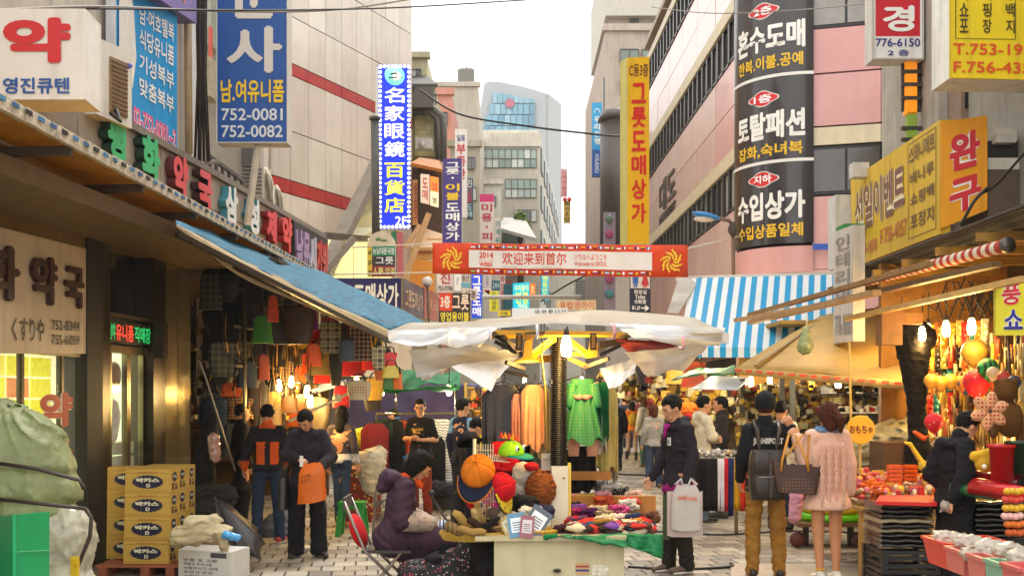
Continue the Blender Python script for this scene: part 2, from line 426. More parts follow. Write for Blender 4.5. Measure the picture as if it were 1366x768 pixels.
def cable(pts,r,label,name='cable',col='#1d1b19',group=None):
 m=MB();P_=[Vector(p)for p in pts];Q=[]
 for i in range(len(P_)-1):
  for k in range(8):
   t=k/8;p0=P_[max(i-1,0)];p1=P_[i];p2=P_[i+1];p3=P_[min(i+2,len(P_)-1)]
   Q.append(.5*((2*p1)+(p2-p0)*t+(2*p0-5*p1+4*p2-p3)*t*t+(3*p1-p0-3*p2+p3)*t**3))
 Q.append(P_[-1]);m.tube(Q,r,6);return tag(m.build(name,mat(col,.6)),label,'cable',group)
cable([G(600,735)+Vector((0,0,.012)),G(760,726)+Vector((0,0,.012)),G(870,710)+Vector((0,0,.012)),G(960,714)+Vector((0,0,.012)),G(1060,709)+Vector((0,0,.012)),G(1200,713)+Vector((0,0,.012))],.011,'black power cable lying across the paving behind the hooded man')
cable([G(838,757)+Vector((0,0,.012)),G(905,760)+Vector((0,0,.012)),G(972,757)+Vector((0,0,.012)),G(975,752)+Vector((0,0,.012))],.014,'thick black cable on the paving ending at the metal plate')
cable([G(800,632)+Vector((0,0,.02)),G(850,634)+Vector((0,0,.02)),G(900,634)+Vector((0,0,.02))],.02,'thin dark cable across the street beyond the cart')
m=MB();m.add([G(972,753)+Vector((0,0,.004)),G(1175,753)+Vector((0,0,.004)),G(1190,767)+Vector((0,0,.004)),G(972,767)+Vector((0,0,.004))],[(0,1,2,3)])
q=[G(975,752),G(1100,752),G(1100,780),G(975,780)];m=MB();m.hexa([v+Vector((0,0,-.02))for v in(q[3],q[2],q[1],q[0])]+[v+Vector((0,0,.008))for v in(q[3],q[2],q[1],q[0])])
tag(m.build('access_plate',mat('#a3917a',.6,.2,8)),'flat tan metal access plate set in the paving under the couple','access plate')
c=G(1149,744);m=MB();m.cyl(c+Vector((0,0,-.02)),c+Vector((0,0,.008)),.42,.42,28)
for a in range(12):m.box(c+Vector((math.cos(a*.5236)*.27,math.sin(a*.5236)*.27,.011)),(.09,.03,.006),rz=a*.5236)
m.cyl(c+Vector((0,0,.008)),c+Vector((0,0,.014)),.12,.12,16)
tag(m.build('manhole_cover',mat('#6f5f4e',.6,.3,12,metal=.3)),'round rusty manhole cover beside the toy stall','manhole cover')
class Wall:
 "vertical wall from a to b (x, y); s runs 0..1, h is out of the wall towards the street"
 def __init__(s,a,b,flip=False):
  s.a=Vector((a[0],a[1],0));s.b=Vector((b[0],b[1],0));d=(s.b-s.a).normalized();s.L=(s.b-s.a).length
  s.n=Vector((d.y,-d.x,0));
  if s.n.dot(-(s.a+s.b)/2+Vector((0,0,0)))<0:s.n=-s.n
 def at(s,t,z,h=0):v=s.a.lerp(s.b,t)+s.n*h;return Vector((v.x,v.y,z))
 def box(s,mb,t0,t1,z0,z1,h0,h1,m=None):
  mb.hexa([s.at(t0,z0,h0),s.at(t1,z0,h0),s.at(t1,z0,h1),s.at(t0,z0,h1),s.at(t0,z1,h0),s.at(t1,z1,h0),s.at(t1,z1,h1),s.at(t0,z1,h1)],m);return mb
 def frame(s,t0,t1,z0,z1,h):return Frame(s.at(t0,z1,h),s.at(t1,z1,h),s.at(t1,z0,h),s.at(t0,z0,h))
 def sof(s,px):
  k=(px-PCX)/FPX;d=s.b-s.a;return(k*s.a.y-s.a.x)/(d.x-k*d.y)
def XD(px,d):return((px-PCX)*d/FPX,d)
def footprint(mb,pts,z0,z1,m=None):
 k=len(pts);V=[(x,y,z0)for x,y in pts]+[(x,y,z1)for x,y in pts]
 mb.add(V,[tuple(range(k))[::-1],tuple(range(k,2*k))]+[(i,(i+1)%k,(i+1)%k+k,i+k)for i in range(k)],m=m);return mb
 # ---------------------------------------------------------------- beige panelled building (left)
A,B=XD(334,23.26),XD(547,29.5);W1=Wall(A,B)
bb=thing('panelled_building','tall beige panelled building with two red bands behind the eyeglass sign','building',(A[0],A[1],0))
m=MB();footprint(m,[(A[0],A[1]+.1),(B[0]-.05,B[1]+.1),(B[0]-1.9,B[1]+12),(A[0]-8,A[1]+12)],0,14.4);m.build('wall',mat('#6f675c',.9,.2,3),bb)
zs=[2.2,3.6,4.85,6.12,6.42,7.5,8.72,8.98,10.0,11.2,12.4,13.6,14.4];pm=[mat(c,.28,.1,.8,grime=.25,coat=.3)for c in('#dcd2c6','#d7ccc0','#e0d7cb','#d2c8bb')];red=mat('#b3332f',.4,.15,2,grime=.3)
for i in range(10):
 for j in range(len(zs)-1):
  m=MB();g=.006;W1.box(m,i/10+g/6,(i+1)/10-g/6,zs[j]+.012,zs[j+1]-.012,0,.05+random.uniform(0,.008))
  isr=j in(3,6);m.build('red_panel' if isr else 'cladding_panel',red if isr else random.choice(pm),bb)
m=MB();gl=thing('entrance_canopy','slanting cream glazed canopy on steel frame at the foot of the beige building','canopy',P(470,420,24))
Q=[P(505,215,27),P(505,338,26),P(425,372,23.5),P(440,345,24)]
for k in range(5):
 t0,t1=k/5,(k+1)/5;a0=Q[0].lerp(Q[2],t0);a1=Q[0].lerp(Q[2],t1);b0=P(505,225+130*t0,25.5);b1=P(507,225+130*t1,25.5)
 MB().slab([a0.lerp(b0,.03),b0,b1,a1.lerp(b1,.03)],.04).build('pane',mat('#d9cfa0',.2,.08,2,coat=.6),gl)
m=MB();m.bar(P(506,214,26),P(432,366,23.3),.3,.2);m.bar(P(425,372,22.5),P(472,318,23),.12,.12);m.build('rafter',mat('#8f867a',.4,.2,4,metal=.4),gl)
m=MB();m.bar(P(430,314,22.8),P(520,322,24.8),.2,.12);m.bar(P(520,322,24.8),P(524,345,24.8),.1,.1);m.build('gutter',mat('#6d665c',.4,.2,4,metal=.4),gl)
m=MB();[m.box(P(432+k*26,346,24),(.38,.1,.9))for k in range(4)];m.build('lit_window',mat('#e8dc9a',.4,emit=.5),gl)
for k,(px,py,s)in enumerate(((357,252,.42),(371,268,.3))):
 c=P(px,py,21.5-.8*k);m=MB();Rm=Matrix.Rotation(R(-8),3,'Y');m.sph(c,(.13*s/.42,.05,s),18,12,M_=Rm,m=0);m.sph(c+Vector((.015,-.035,-.01)),(.1*s/.42,.04,s*.8),18,12,M_=Rm,m=1)
 tag(m.build('horn_speaker',[mat('#c3bba8',.35,.15,5,metal=.5),mat('#8a7f6c',.2,.2,3,metal=.7)]),('larger' if k==0 else 'smaller')+' pale oval horn fixed over the pharmacy fascia','horn speaker')
 # ---------------------------------------------------------------- pink building (right)
X0,D0=4.53,22.3
C0=Vector((5.65,22.3,0));RC=1.12
far=XD(867,35.4);PL=Wall((X0,D0),far);PR=Wall((5.65,21.18),(9.6,20.0))
pk=thing('pink_building','pink panelled shopping building with window bands and a rounded corner','building',(5.65,22.3,0))
arc=[(C0.x-RC*math.cos(a),C0.y-RC*math.sin(a))for a in np.linspace(0,math.pi/2,9)]
core=MB();footprint(core,[(X0+.12,D0),(C0.x-(RC-.12)*.7,C0.y-(RC-.12)*.7),(5.65,21.30),(9.6,20.15),(14,30),(far[0]+.12,far[1])][::1],0,12.6);core.build('wall',mat('#51453f',.8,.2,3),pk)
PK=[mat(c,.35,.1,.9,grime=.12,coat=.2)for c in('#d8a09c','#d49a96','#dca6a2')];CR=mat('#ddcfae',.5,.08,2,grime=.2)
LP=[mat(c,.25,.08,.7,grime=.12,coat=.4)for c in('#d9aaa0','#d4a499','#dcb2a8')]
PANE=[mat(c,.08,.15,1.5,spec=.8,coat=.5)for c in('#b9b6ae','#8c8a84','#cfcac0','#5a5550','#9d9489')];DK=mat('#1d1917',.35,.1)
rows=[(5.47,6.36,6.66,8.5),(8.5,9.36,9.66,11.3),(11.3,12.1,12.35,12.6)]
for z0,z1,z2,z3 in rows:
 n=22
 for i in range(n):
  wm=MB();PL.box(wm,i/n,(i+.22)/n,z0+.03,z1-.03,0,.1);PL.box(wm,(i+.22)/n,(i+1)/n,z0,z0+.05,0,.09);PL.box(wm,(i+.22)/n,(i+1)/n,z1-.05,z1,0,.09)
  wf=wm.build('window',DK,pk)
  pn=MB();PL.box(pn,(i+.22)/n,(i+1)/n,z0+.05,z1-.05,0,.03+random.uniform(0,.012));pn.build('pane',random.choice(PANE),wf)
 for i in range(6):PL.box(MB(),i/6+.001,(i+1)/6-.001,z1,z2-.01,0,.13).build('cream_band',CR,pk)
 if z3-z2>.5:
  for i in range(6):
   for a,b in((z2,(z2+z3)/2),((z2+z3)/2,z3)):PL.box(MB(),i/6+.0012,(i+1)/6-.0012,a+.008,b-.012,0,.06+random.uniform(0,.01)).build('cladding_panel',random.choice(LP if i>0 or z2>9 else PK),pk)
for i in range(6):
 for a,b in((2.5,4.0),(4.0,5.47)):PL.box(MB(),i/6+.0012,(i+1)/6-.0012,a+.008,b-.012,0,.06+random.uniform(0,.01)).build('cladding_panel',random.choice(LP),pk)
PL.box(MB(),0,1,12.6,12.75,-.3,.2).build('cornice',mat('#a58d78',.5,grime=.3),pk)
for z0,z1,kind in((2.3,4.1,'p'),(4.1,5.47,'p'),(5.5,6.4,'w'),(6.42,6.76,'c'),(6.78,7.75,'p'),(7.77,8.6,'p'),(8.62,9.6,'g'),(9.62,12.7,'p')):
 ts=[0,.3,.62,1.0]
 for i in range(3):
  if kind=='w' or kind=='g':
   f=PR.box(MB(),ts[i]+.002,ts[i+1]-.002,z0,z1,0,.03).build('window',DK,pk)
   for a,b in((.02,.48),(.52,.98)):
    t0=ts[i]+(ts[i+1]-ts[i])*a;t1=ts[i]+(ts[i+1]-ts[i])*b;PR.box(MB(),t0,t1,z0+.06,z1-.06,.03,.05).build('pane',mat('#4b4540' if kind=='w' else '#8d8780',.12,.3,1.5,spec=.8),f)
  else:PR.box(MB(),ts[i]+.0015,ts[i+1]-.0015,z0+.006,z1-.006,0,.06+random.uniform(0,.008)).build('cream_band' if kind=='c' else 'cladding_panel',CR if kind=='c' else random.choice(PK),pk)
def arcband(mb,z0,z1,r,a0=0.0,a1=1.0,dz=0.0):
 V=[];n=14
 for k in range(n+1):
  a=(a0+(a1-a0)*k/n)*math.pi/2;x,y=C0.x-r*math.cos(a),C0.y-r*math.sin(a);V+=[(x,y,z0-dz*k/n),(x,y,z1-dz*k/n)]
 return mb.add(V,[(2*k,2*k+2,2*k+3,2*k+1)for k in range(n)],True)
for z0,z1,c in((4.05,4.55,PK[0]),(2.3,4.0,PK[1]),(12.2,12.7,PK[0])):
 m=MB();arcband(m,z0,z1,RC+.1);footprint(m,[(C0.x-(RC+.1)*math.cos(a),C0.y-(RC+.1)*math.sin(a))for a in np.linspace(0,math.pi/2,9)]+[(C0.x,C0.y)],z0,z0+.02);m.build('corner_panel',c,pk)
cb=thing('corner_banner','black curved banner with white Korean shop names wrapped round the pink corner','banner',(C0.x,C0.y-1.1,4.6))
m=MB();arcband(m,4.6,12.2,RC+.12);arcband(m,4.6,12.2,RC+.1);m.build('banner_cloth',mat('#2a2223',.3,.3,1.2,stretch=(4,4,.3),coat=.5),cb)
class Cyl:
 def __init__(s,z0,z1):s.z0,s.z1=z0,z1;s.w=1.9;s.h=z1-z0;s.n=Vector((0,0,0))
 def at(s,u,v,h=0):
  a=u*math.pi/2;r=RC+.125+h;return Vector((C0.x-r*math.cos(a),C0.y-r*math.sin(a),s.z0+(s.z1-s.z0)*v))
def cyt(txt,z0,z1,u0,u1,col,nm='lettering',bold=.03,lift=.004):m=MB();m.text(txt,Cyl(z0,z1),u0,0,u1,1,0,lift,bold);m.build(nm,mat(col,.5),cb)
for zt,badge,t1,t2 in((9.05,'2층','혼수도매','한복.이불.공예'),(7.38,'1층','토탈패션','잡화,숙녀복'),(5.85,'지하','수입상가','수입상품일체')):
 m=MB();m.add([Cyl(0,1).at(.5+.16*math.cos(a)*(1+.12*math.cos(4*a)),zt+.14*math.sin(a)*(1+.12*math.cos(4*a)),.002)for a in np.linspace(0,2*math.pi,28,endpoint=False)],[tuple(range(28))]);m.build('badge',mat('#efe6e0',.5),cb)
 m=MB();m.add([Cyl(0,1).at(.5+.145*math.cos(a)*(1+.12*math.cos(4*a)),zt+.12*math.sin(a)*(1+.12*math.cos(4*a)),.006)for a in np.linspace(0,2*math.pi,28,endpoint=False)],[tuple(range(28))]);m.build('badge',mat('#d8232a',.5),cb)
 cyt(badge,zt-.08,zt+.08,.4,.6,'#ffffff',lift=.01)
 cyt(t1,zt-.78,zt-.25,.14,.92,'#f2efe8',bold=.045);cyt(t2,zt-1.12,zt-.86,.16,.9,'#f0c020',bold=.03)
for z in(7.75,6.13):m=MB();arcband(m,z,z+.06,RC+.135);m.build('white_rule',mat('#e8e4dc',.5),cb)
m=MB();m.hexa([P(1084,325,21.0),P(1108,325,20.9),P(1108,333,20.9),P(1084,333,21.0),P(1084,325,20.97),P(1108,325,20.87),P(1108,333,20.87),P(1084,333,20.97)]);tag(m.build('street_plate',mat('#2353b8',.4,.2,20)),'small blue street plate on the pink wall right of the rounded corner','street plate')
m=MB();fr=PL.frame(.62,.88,5.9,7.1,.07)
m=MB();m.text('대도',PL.frame(.58,.8,7.0,7.9,.07),1,0,0,1,.03,0,.02);m.text('MARKET',PL.frame(.58,.8,6.7,6.95,.07),1,0,0,1,.03,0,.02);m.build('metal_lettering',mat('#4b423c',.4,metal=.5),pk)
# ---------------------------------------------------------------- far buildings
def block(name,label,px0,px1,ytop,d,depth,wall,wins=(),side=None,parapet=None,cat='building',grime=.3):
 "frontal block whose face spans px0..px1; wins = (x0, y0, x1, y1, ncols, nrows, paneColour)"
 c=P((px0+px1)/2,530,d);b=thing(name,label,cat,(c.x,d,0));ztop=P(0,ytop,d).z
 x0,x1=P(px0,0,d).x,P(px1,0,d).x;m=MB();m.b2((x0,d,0),(x1,d+depth,ztop));m.build('wall',mat(wall,.85,.14,.8,grime=grime),b)
 if parapet:m=MB();m.b2((x0-.1,d-.15,ztop),(x1+.1,d+.2,ztop+parapet));m.build('parapet',mat(wall,.8,.2,1,grime=.4),b)
 for(a,t,e,bt,nc,nr,pc)in wins:
  dd=d-.02
  for i in range(nc):
   for j in range(nr):
    u0=a+(e-a)*i/nc;u1=a+(e-a)*(i+1)/nc;v0=t+(bt-t)*j/nr;v1=t+(bt-t)*(j+1)/nr
    A_,B_=P(u0,v1,dd),P(u1,v0,dd);g=(B_.x-A_.x)*.06
    f=MB();f.b2((A_.x,dd-.08,A_.z),(A_.x+g,dd,B_.z));f.b2((B_.x-g,dd-.08,A_.z),(B_.x,dd,B_.z));f.b2((A_.x+g,dd-.08,A_.z),(B_.x-g,dd,A_.z+g));f.b2((A_.x+g,dd-.08,B_.z-g),(B_.x-g,dd,B_.z))
    w_=f.build('window',mat('#5d5c55',.5,metal=.3),b);q_=MB();q_.b2((A_.x+g,dd-.03,A_.z+g),(B_.x-g,dd-.01,B_.z-g));q_.build('pane',mat(pc if random.random()>.25 else '#c8cfc4',.12,.25,.7,spec=.8),w_)
 return b
block('office_block','pale concrete office block with long grid windows in the middle distance',638,720,196,75,24,'#c9c2b2',[(640,199,716,212,9,1,'#93a69c'),(640,212,716,224,9,1,'#7d9186'),(674,239,716,252,5,1,'#8ea39a'),(674,252,716,264,5,1,'#a9b6aa'),(686,280,716,296,4,1,'#4a4d47')],parapet=.9)
b=block('roof_storey','set back white roof storey of the concrete office block',641,716,180,77,16,'#d3cdc0',[],cat='roof storey',parapet=.3)
W2=Wall(XD(720,75),(XD(745,108)));sb=thing('side_wing','receding grey side wing of the office block lined with small windows','building',(W2.a.x,75,0))
m=MB();footprint(m,[XD(720,75),XD(745,108),XD(730,112),XD(700,80)],0,19.3);m.build('wall',mat('#b9b4a9',.85,.15,.6,grime=.3),sb)
for i in range(8):
 for z in(5.5,8.5,11.5,14.5,17):f=W2.box(MB(),(i+.2)/8,(i+.8)/8,z,z+1.5,0,.1).build('window',mat('#5a5f5c',.4),sb)
gt=thing('glass_tower','modern white tower with curved top and big bluish glass front','building',P(690,530,150))
pts=[(646,112),(652,108.5),(668,109.5),(690,114),(710,119),(728,125),(728,320),(638,320),(640,150)]
m=MB();a=[P(x,y,150)for x,y in pts];bk=[P(x,y,150)+Vector((1.5,30,0))for x,y in pts];k=len(a)
m.add(a+bk,[tuple(range(k))[::-1],tuple(range(k,2*k))]+[(i,(i+1)%k,(i+1)%k+k,i+k)for i in range(k)]);m.build('wall',mat('#a9aeb0',.6,.05,.3),gt)
for j in range(4):
 for i in range(8):
  y0,y1=124+j*14.8,124+(j+1)*14.8-1.2;e0=657-j*4.2;x0=e0+(714-e0)*i/8;x1=e0+(714-e0)*(i+1)/8-.7
  f=lambda x,y:max(y,122+(x-657)*.2);m=MB();m.slab([P(x0,y1,149.6),P(x1,y1,149.6),P(x1,f(x1,y0),149.6),P(x0,f(x0,y0),149.6)],.2);m.build('glass_panel',mat(random.choice(['#6f9fb4','#5a8aa2','#86aebe']),.15,.15,.1,spec=.8),gt)
c=P(680,138,149.3);m=MB();m.add([c+Vector((math.cos(a)*.6*(1+.12*math.cos(5*a)),0,math.sin(a)*.6*(1+.12*math.cos(5*a))))for a in np.linspace(0,6.283,30,endpoint=False)],[tuple(range(30))]);m.build('red_emblem',mat('#b86a7c',.6),gt)
m=MB();a=[P(728,125,150),P(746,139,172),P(747,330,172),P(728,330,150)];m.slab(a,.3);m.build('side_wall',mat('#989b9c',.6,.05,.3),gt)
for j in range(7):
 m=MB();m.slab([P(731,140+j*22+18,152),P(744,150+j*20+17,169),P(744,150+j*20,169),P(731,140+j*22,152)],.1);m.build('glass_panel',mat('#9cc0cf',.15,.1,.2,spec=.8),gt)
block('grey_tower','plain windowless grey block with a rooftop antenna',578,638,116,62,14,'#bdb5a5',[],parapet=.25)
m=MB();m.box(P(622,110,62.5),(.9,.9,1.2));mm=P(622,100,62.5);m.cyl(mm,P(622,88,62.5),.04,.04,6)
for y in(92,97,101):m.bar(P(614+(y-92)*.3,y,62.5),P(630-(y-92)*.3,y,62.5),.05,.05)
tag(m.build('rooftop_antenna',mat('#7d7a72',.6)),'thin television antenna on a grey box on the plain block','antenna')
block('salmon_house','narrow salmon painted house with small ledges',582,603,127,50,8,'#c98a78',[(586,150,597,168,1,1,'#564b45')],parapet=.3)
block('tiled_house','old house with cream tiled bay, balcony and thick pipes',540,570,78,40,8,'#b9b08f',[(549,93,562,104,2,1,'#55564f'),(549,118,560,130,2,1,'#3d3e3a')],parapet=.2)
th=[o for o in COL.objects if o.name=='tiled_house'][0]
for i in range(6):
 for j in range(8):m=MB();m.box(P(556+i*5.2,156+j*7,38.6),(.128,.06,.172));m.build('tile',mat(random.choice(['#d8cc95','#cdbf86','#e0d6a6']),.3,.1,3),th)
m=MB();m.b2(P(549,210,38.65),P(589,150,42));m.build('tiled_bay',mat('#a09468',.7),th)
m=MB();m.tube([P(546,148,38.3),P(560,144,38.2),P(578,147,38.2),P(588,156,38.3),P(590,172,38.4),P(590,215,38.4)],.16,8);m.tube([P(546,152,38.2),P(570,149,38.1),P(583,158,38.2),P(585,215,38.3)],.1,8);m.build('drain_pipe',mat('#58524c',.5,.2),th)
bal=MB();bal.b2(P(546,143,37.8),P(584,139,40));bal.bar(P(546,127,37.9),P(583,127,37.9),.06,.06)
for i in range(9):bal.bar(P(547+i*4.3,140,37.9),P(547+i*4.3,127,37.9),.04,.04)
bal.build('balcony',mat('#6b645c',.6,.2),th)
m=MB();m.slab([P(546,112,37.5),P(584,112,38.5),P(568,101,40),P(546,101,40)],.12);m.build('awning_roof',mat('#4c4743',.7),th)
m=MB();m.box(P(566,193,37.8),(.55,.4,.35));m.cyl(P(563,193,37.57),P(563,193,37.55),.12,.12,12);m.build('air_conditioner',mat('#cfcac0',.5),th)
wd=thing('timber_shopfront','orange lit timber shopfront with canopy under the tiled house','shopfront',P(570,530,30))
m=MB();m.b2(P(549,330,30.2),P(592,232,31));m.build('wall',mat('#5d4635',.7,.3,3),wd)
m=MB();m.slab([P(548,217,28.6),P(590,226,28.6),P(586,214,30.4),P(560,210,30.4)],.08);m.build('canopy_roof',mat('#c9802e',.6,.2,3,trans=.3),wd)
m=MB();m.slab([P(546,330,28.9),P(590,330,28.9),P(590,312,29.6),P(561,302,29.6)],.1);m.build('lower_canopy',mat('#d9b489',.6,.1,3),wd)
for i in range(6):m=MB();m.slab([P(548+i*7,345,29.0),P(554.5+i*7,345,29.0),P(554.5+i*7,318,29.3),P(548+i*7,318,29.3)],.04);m.build('board',mat('#d69a4f',.6,.15,6,stretch=(6,6,.6)),wd)
m=MB();m.slab([P(540,400,28.6),P(580,400,28.6),P(580,348,28.8),P(552,345,28.8)],.1);m.build('orange_panel',mat('#dd8f1c',.5,.15,2),wd)
m=MB();m.bar(P(540,372,27.8),P(572,285,27.9),.14,.14);m.bar(P(540,330,27.7),P(560,300,27.8),.1,.1);m.build('brace',mat('#c9a071',.6),wd)
block('cream_shophouse','cream shophouse with flat roof and pipes beyond the salmon house',600,640,196,46,8,'#b4ac9c',[(624,210,634,226,2,1,'#6f746f'),(606,250,636,268,4,1,'#777c76')],parapet=.25)
block('white_shophouse','small white shophouse with dark eave under the office block',641,668,246,52,6,'#cfcabf',[(644,262,662,276,3,1,'#70756f')],parapet=.2)
block('grey_shophouse','low grey shophouse with metal railing beside the tree',664,700,300,58,6,'#b3aea3',[(670,312,696,324,5,1,'#7d8a85')],parapet=.3)
m=MB();m.slab([P(664,303,52),P(716,318,52),P(700,291,56),P(672,290,56)],.15);tag(m.build('white_awning',mat('#aaa8a0',.6,.1,1)),'curved white awning over the low shops beyond the banner','awning')
block('far_street_block','row of pale shop fronts closing the end of the street',690,830,330,90,6,'#bdb6a9',[(700,340,740,358,6,1,'#6d7470'),(768,372,798,400,1,7,'#c3c3bd')],parapet=.3)
rb=block('grey_corner_building','old grey tiled building on the right with a rooftop storey',808,905,42,50,14,'#b5a598',[(827,66,852,88,2,1,'#748179'),(827,108,852,126,2,1,'#59615b'),(856,66,872,88,1,1,'#748179')],parapet=.3)
m=MB();m.b2(P(811,42,51),P(892,18,60));m.build('roof_storey',mat('#b8ada0',.8,.15,1,grime=.4),rb);m=MB();m.b2(P(808,21,50.5),P(895,17,60));m.build('roof_slab',mat('#c4beb2',.7),rb)
m=MB();m.b2(P(840,33,50.9),P(852,25,51));m.build('window',mat('#50554f',.4),rb)
W3=Wall(XD(808,50),XD(791,70));m=MB();footprint(m,[XD(808,50),XD(791,70),XD(800,74),XD(830,52)],0,17.4);m.build('side_wall',mat('#cdc8bf',.8,.12,1,grime=.3),rb)
for z in(14.8,11.8,8.8,5.8):
 for i in range(5):W3.box(MB(),(i+.15)/5,(i+.85)/5,z,z+1.3,0,.08).build('window',mat('#4d5350',.3),rb)
for z in(13.5,10.5,7.5):m=MB();m.b2(P(807.5,530-(z-1.7)*30,49.85),P(905,530-(z-1.75)*30-1,49.95));m.build('ledge',mat('#95877b',.8),rb)
m=MB();m.cyl(P(826,330,44),P(826,160,44),.75,.75,20);m.cyl(P(826,162,44),P(826,150,44),.85,.7,20);tag(m.build('round_bay',mat('#4a403a',.4,.25,2)),'dark rounded bay beside the yellow vertical sign','bay')
tr=thing('tree','small green tree between the grey shophouses','tree',P(695,530,56));m=MB();m.tube([P(695,420,56),P(694,330,56),P(692,300,56)],[.18,.13,.06],7);m.tube([P(694,325,56),P(700,300,56)],[.09,.04],6);m.build('trunk',mat('#5b4c3a',.9,.3),tr)
V=[];F=[];
for k in range(2600):
 a=random.random()*6.28;r=random.random()**.6;ctr=random.choice([(692,293),(698,298),(687,299),(694,288),(702,305)])
 c=P(ctr[0]+math.cos(a)*r*7,ctr[1]+math.sin(a)*r*6,56+random.uniform(-.7,.7));e=Vector((random.gauss(0,1),random.gauss(0,1),random.gauss(0,1))).normalized()*.1;g_=e.orthogonal().normalized()*.06;i=len(V)
 V+=[c-e,c+g_,c+e,c-g_];F.append((i,i+1,i+2,i+3))
put('crown',fast_mesh('crown',V,F,[mat('#5f7a2c',.7,.4,3),mat('#7f9440',.7,.4,3)],[random.randrange(2)for _ in F],False),tr).location=-tr.location
# ========================= SIGNS
WHITE,RED,YEL,NAVY,BLK='#f1efe9','#d3202a','#f3c713','#20205e','#1c1a1a'
sign('pharmacy_sign','large white sign box with one huge red Korean syllable above the left awning','sign',F4(-34,12,133,9.4,114,12,133,9.45),.42,'#e6dfd4',[('약',.26,.40,.87,.90,'#cf1d23',{'bold':.055}),('영진큐텐',.26,.06,.86,.24,'#1c4f9c',{'bold':.03})],'#eeeae2')
b1=sign('uniform_wall_sign','bright blue shop sign on the left wall listing uniforms in white Korean','sign',Frame(P(155,-22,12.3),P(236,22,13.9),P(236,212,13.9),P(155,162,12.3)),.12,'#1299dc',[('남·여호텔복',.34,.80,.93,.93,WHITE),('식당유니폼',.34,.63,.93,.77,WHITE),('기성복부',.34,.46,.93,.59,WHITE),('맞춤복부',.34,.29,.93,.42,WHITE),('02-752-0081~2',.24,.05,.97,.19,'#e6417c',{'edge':'#f6eef2'})],'#c9ccd2')
m=MB();fr=Frame(P(155,-22,12.3),P(236,22,13.9),P(236,212,13.9),P(155,162,12.3));m.prism([(0,0),(.2,0),(.26,.25),(.22,.6),(.1,.85),(0,.9)],.002,(fr.at(.02,.3,.02),fr.at(1,.3)-fr.at(0,.3),fr.at(0,1)-fr.at(0,0),fr.n));m.build('white_figure',mat('#e9e6df',.5),b1)
sign('purple_sign','purple shop sign with orange letters above the blue wall sign','sign',F4(196,-40,-12,12.6,262,-30,32,14.4),.3,'#8b7bb4',[('한복',.3,.3,.75,.8,'#e08a3a')],'#6d6392')
ws=F4(289,-58,191,15.0,384,-58,191,15.0)
sign('blue_tower_sign','tall blue projecting sign with huge pale Korean syllables and two phone numbers','sign',ws,.28,'#0a4f9e',[('문',.18,.665,.86,.97,'#d9d2c8',{'bold':.035}),('사',.14,.375,.92,.625,'#d9d2c8',{'bold':.035}),('남.여유니폼',.06,.215,.95,.34,YEL,{'bold':.03}),('752-0081',.07,.12,.93,.185,'#d9dde2'),('752-0082',.07,.03,.93,.095,'#d9dde2')],'#cfc9bd',rim=.012,rimcol='#d8d3c8')
m=MB();m.bar(P(344,194,15.1),P(330,300,15.3),.07,.07);m.bar(P(360,194,15.1),P(360,225,15.3),.04,.04);tag(m.build('sign_post',mat('#cfc5b6',.5,.2,6)),'pale slanting strut under the tall blue sign','strut')
es=F4(505,87,305,22,547,87,305,22.2)
e=sign('eyeglass_sign','blue vertical lightbox sign with Chinese characters edged with white bulbs','sign',es,.3,'#0b2bd0',[('名家眼鏡',.18,.43,.82,.87,WHITE,{'vert':True,'bold':.022}),('百貨店',.18,.09,.82,.41,'#f6ee3c',{'vert':True,'bold':.022}),('2F',.52,.02,.9,.075,WHITE)],'#dcdcd8',emit=.45)
bu=[];
for k in range(34):bu+=[(0.045,(k+.5)/34),(.955,(k+.5)/34)]
for k in range(8):bu+=[((k+.5)/8,.01),((k+.5)/8,.99)]
proto=MB().sph((0,0,0),.03,8,5).build('bulb',mat('#ffffff',.3,0,emit=1.6),None,local=True)
for k,(u,v)in enumerate(bu):
 o=proto if k==0 else proto.copy();
 if k:COL.objects.link(o)
 o.parent=e;o.location=es.at(u,v,.02)-e.location
m=MB();c=es.at(.5,.935,.02);m.cyl(c,c+es.n*.01,.2,.2,24);m.build('round_emblem',mat('#7fd3cf',.5,emit=.4),e)
m=MB();m.sph(es.at(.5,.93,.035),(.13,.01,.09),14,6);m.build('emblem_eye',mat('#f0ead8',.5,emit=.4),e);m=MB();m.bar(es.at(.3,.92,.05),es.at(.72,.92,.05),.02,.02);m.tube([es.at(.36,.94,.05),es.at(.5,.947,.05),es.at(.62,.935,.05)],.015,6);m.build('emblem_mark',mat('#23302e',.5),e)
m=MB();m.cyl(P(502,350,21.6),P(500,158,21.6),.08,.08,10);m.bar(P(501,200,21.6),P(507,200,22),.05,.05);m.cyl(P(500,160,21.6),P(500,156,21.6),.11,.11,10);tag(m.build('steel_pole',mat('#4b4743',.5,.2)),'dark steel pole standing left of the blue eyeglass sign','pole')
fr=F4(490,327,368,19.5,527,327,368,19.5)
r=sign('floor_sign','small round topped sign listing three floors in green, black and red','sign',fr,.15,'#1f1c1c',[('뉴남대문극장',.2,.7,.98,.92,WHITE),('그릇',.3,.38,.95,.62,WHITE),('人蔘 안경',.2,.04,.98,.28,'#e9e27a'),('4F',.02,.68,.16,.82,BLK),('3F',.02,.36,.16,.5,BLK),('2F',.02,.04,.16,.18,BLK)],'#c9c3b6',sheets=[(0,.66,1,1,'#1f8a5a'),(0,0,1,.33,'#8e1f28'),(0,0,.17,1,'#dfc02d')])
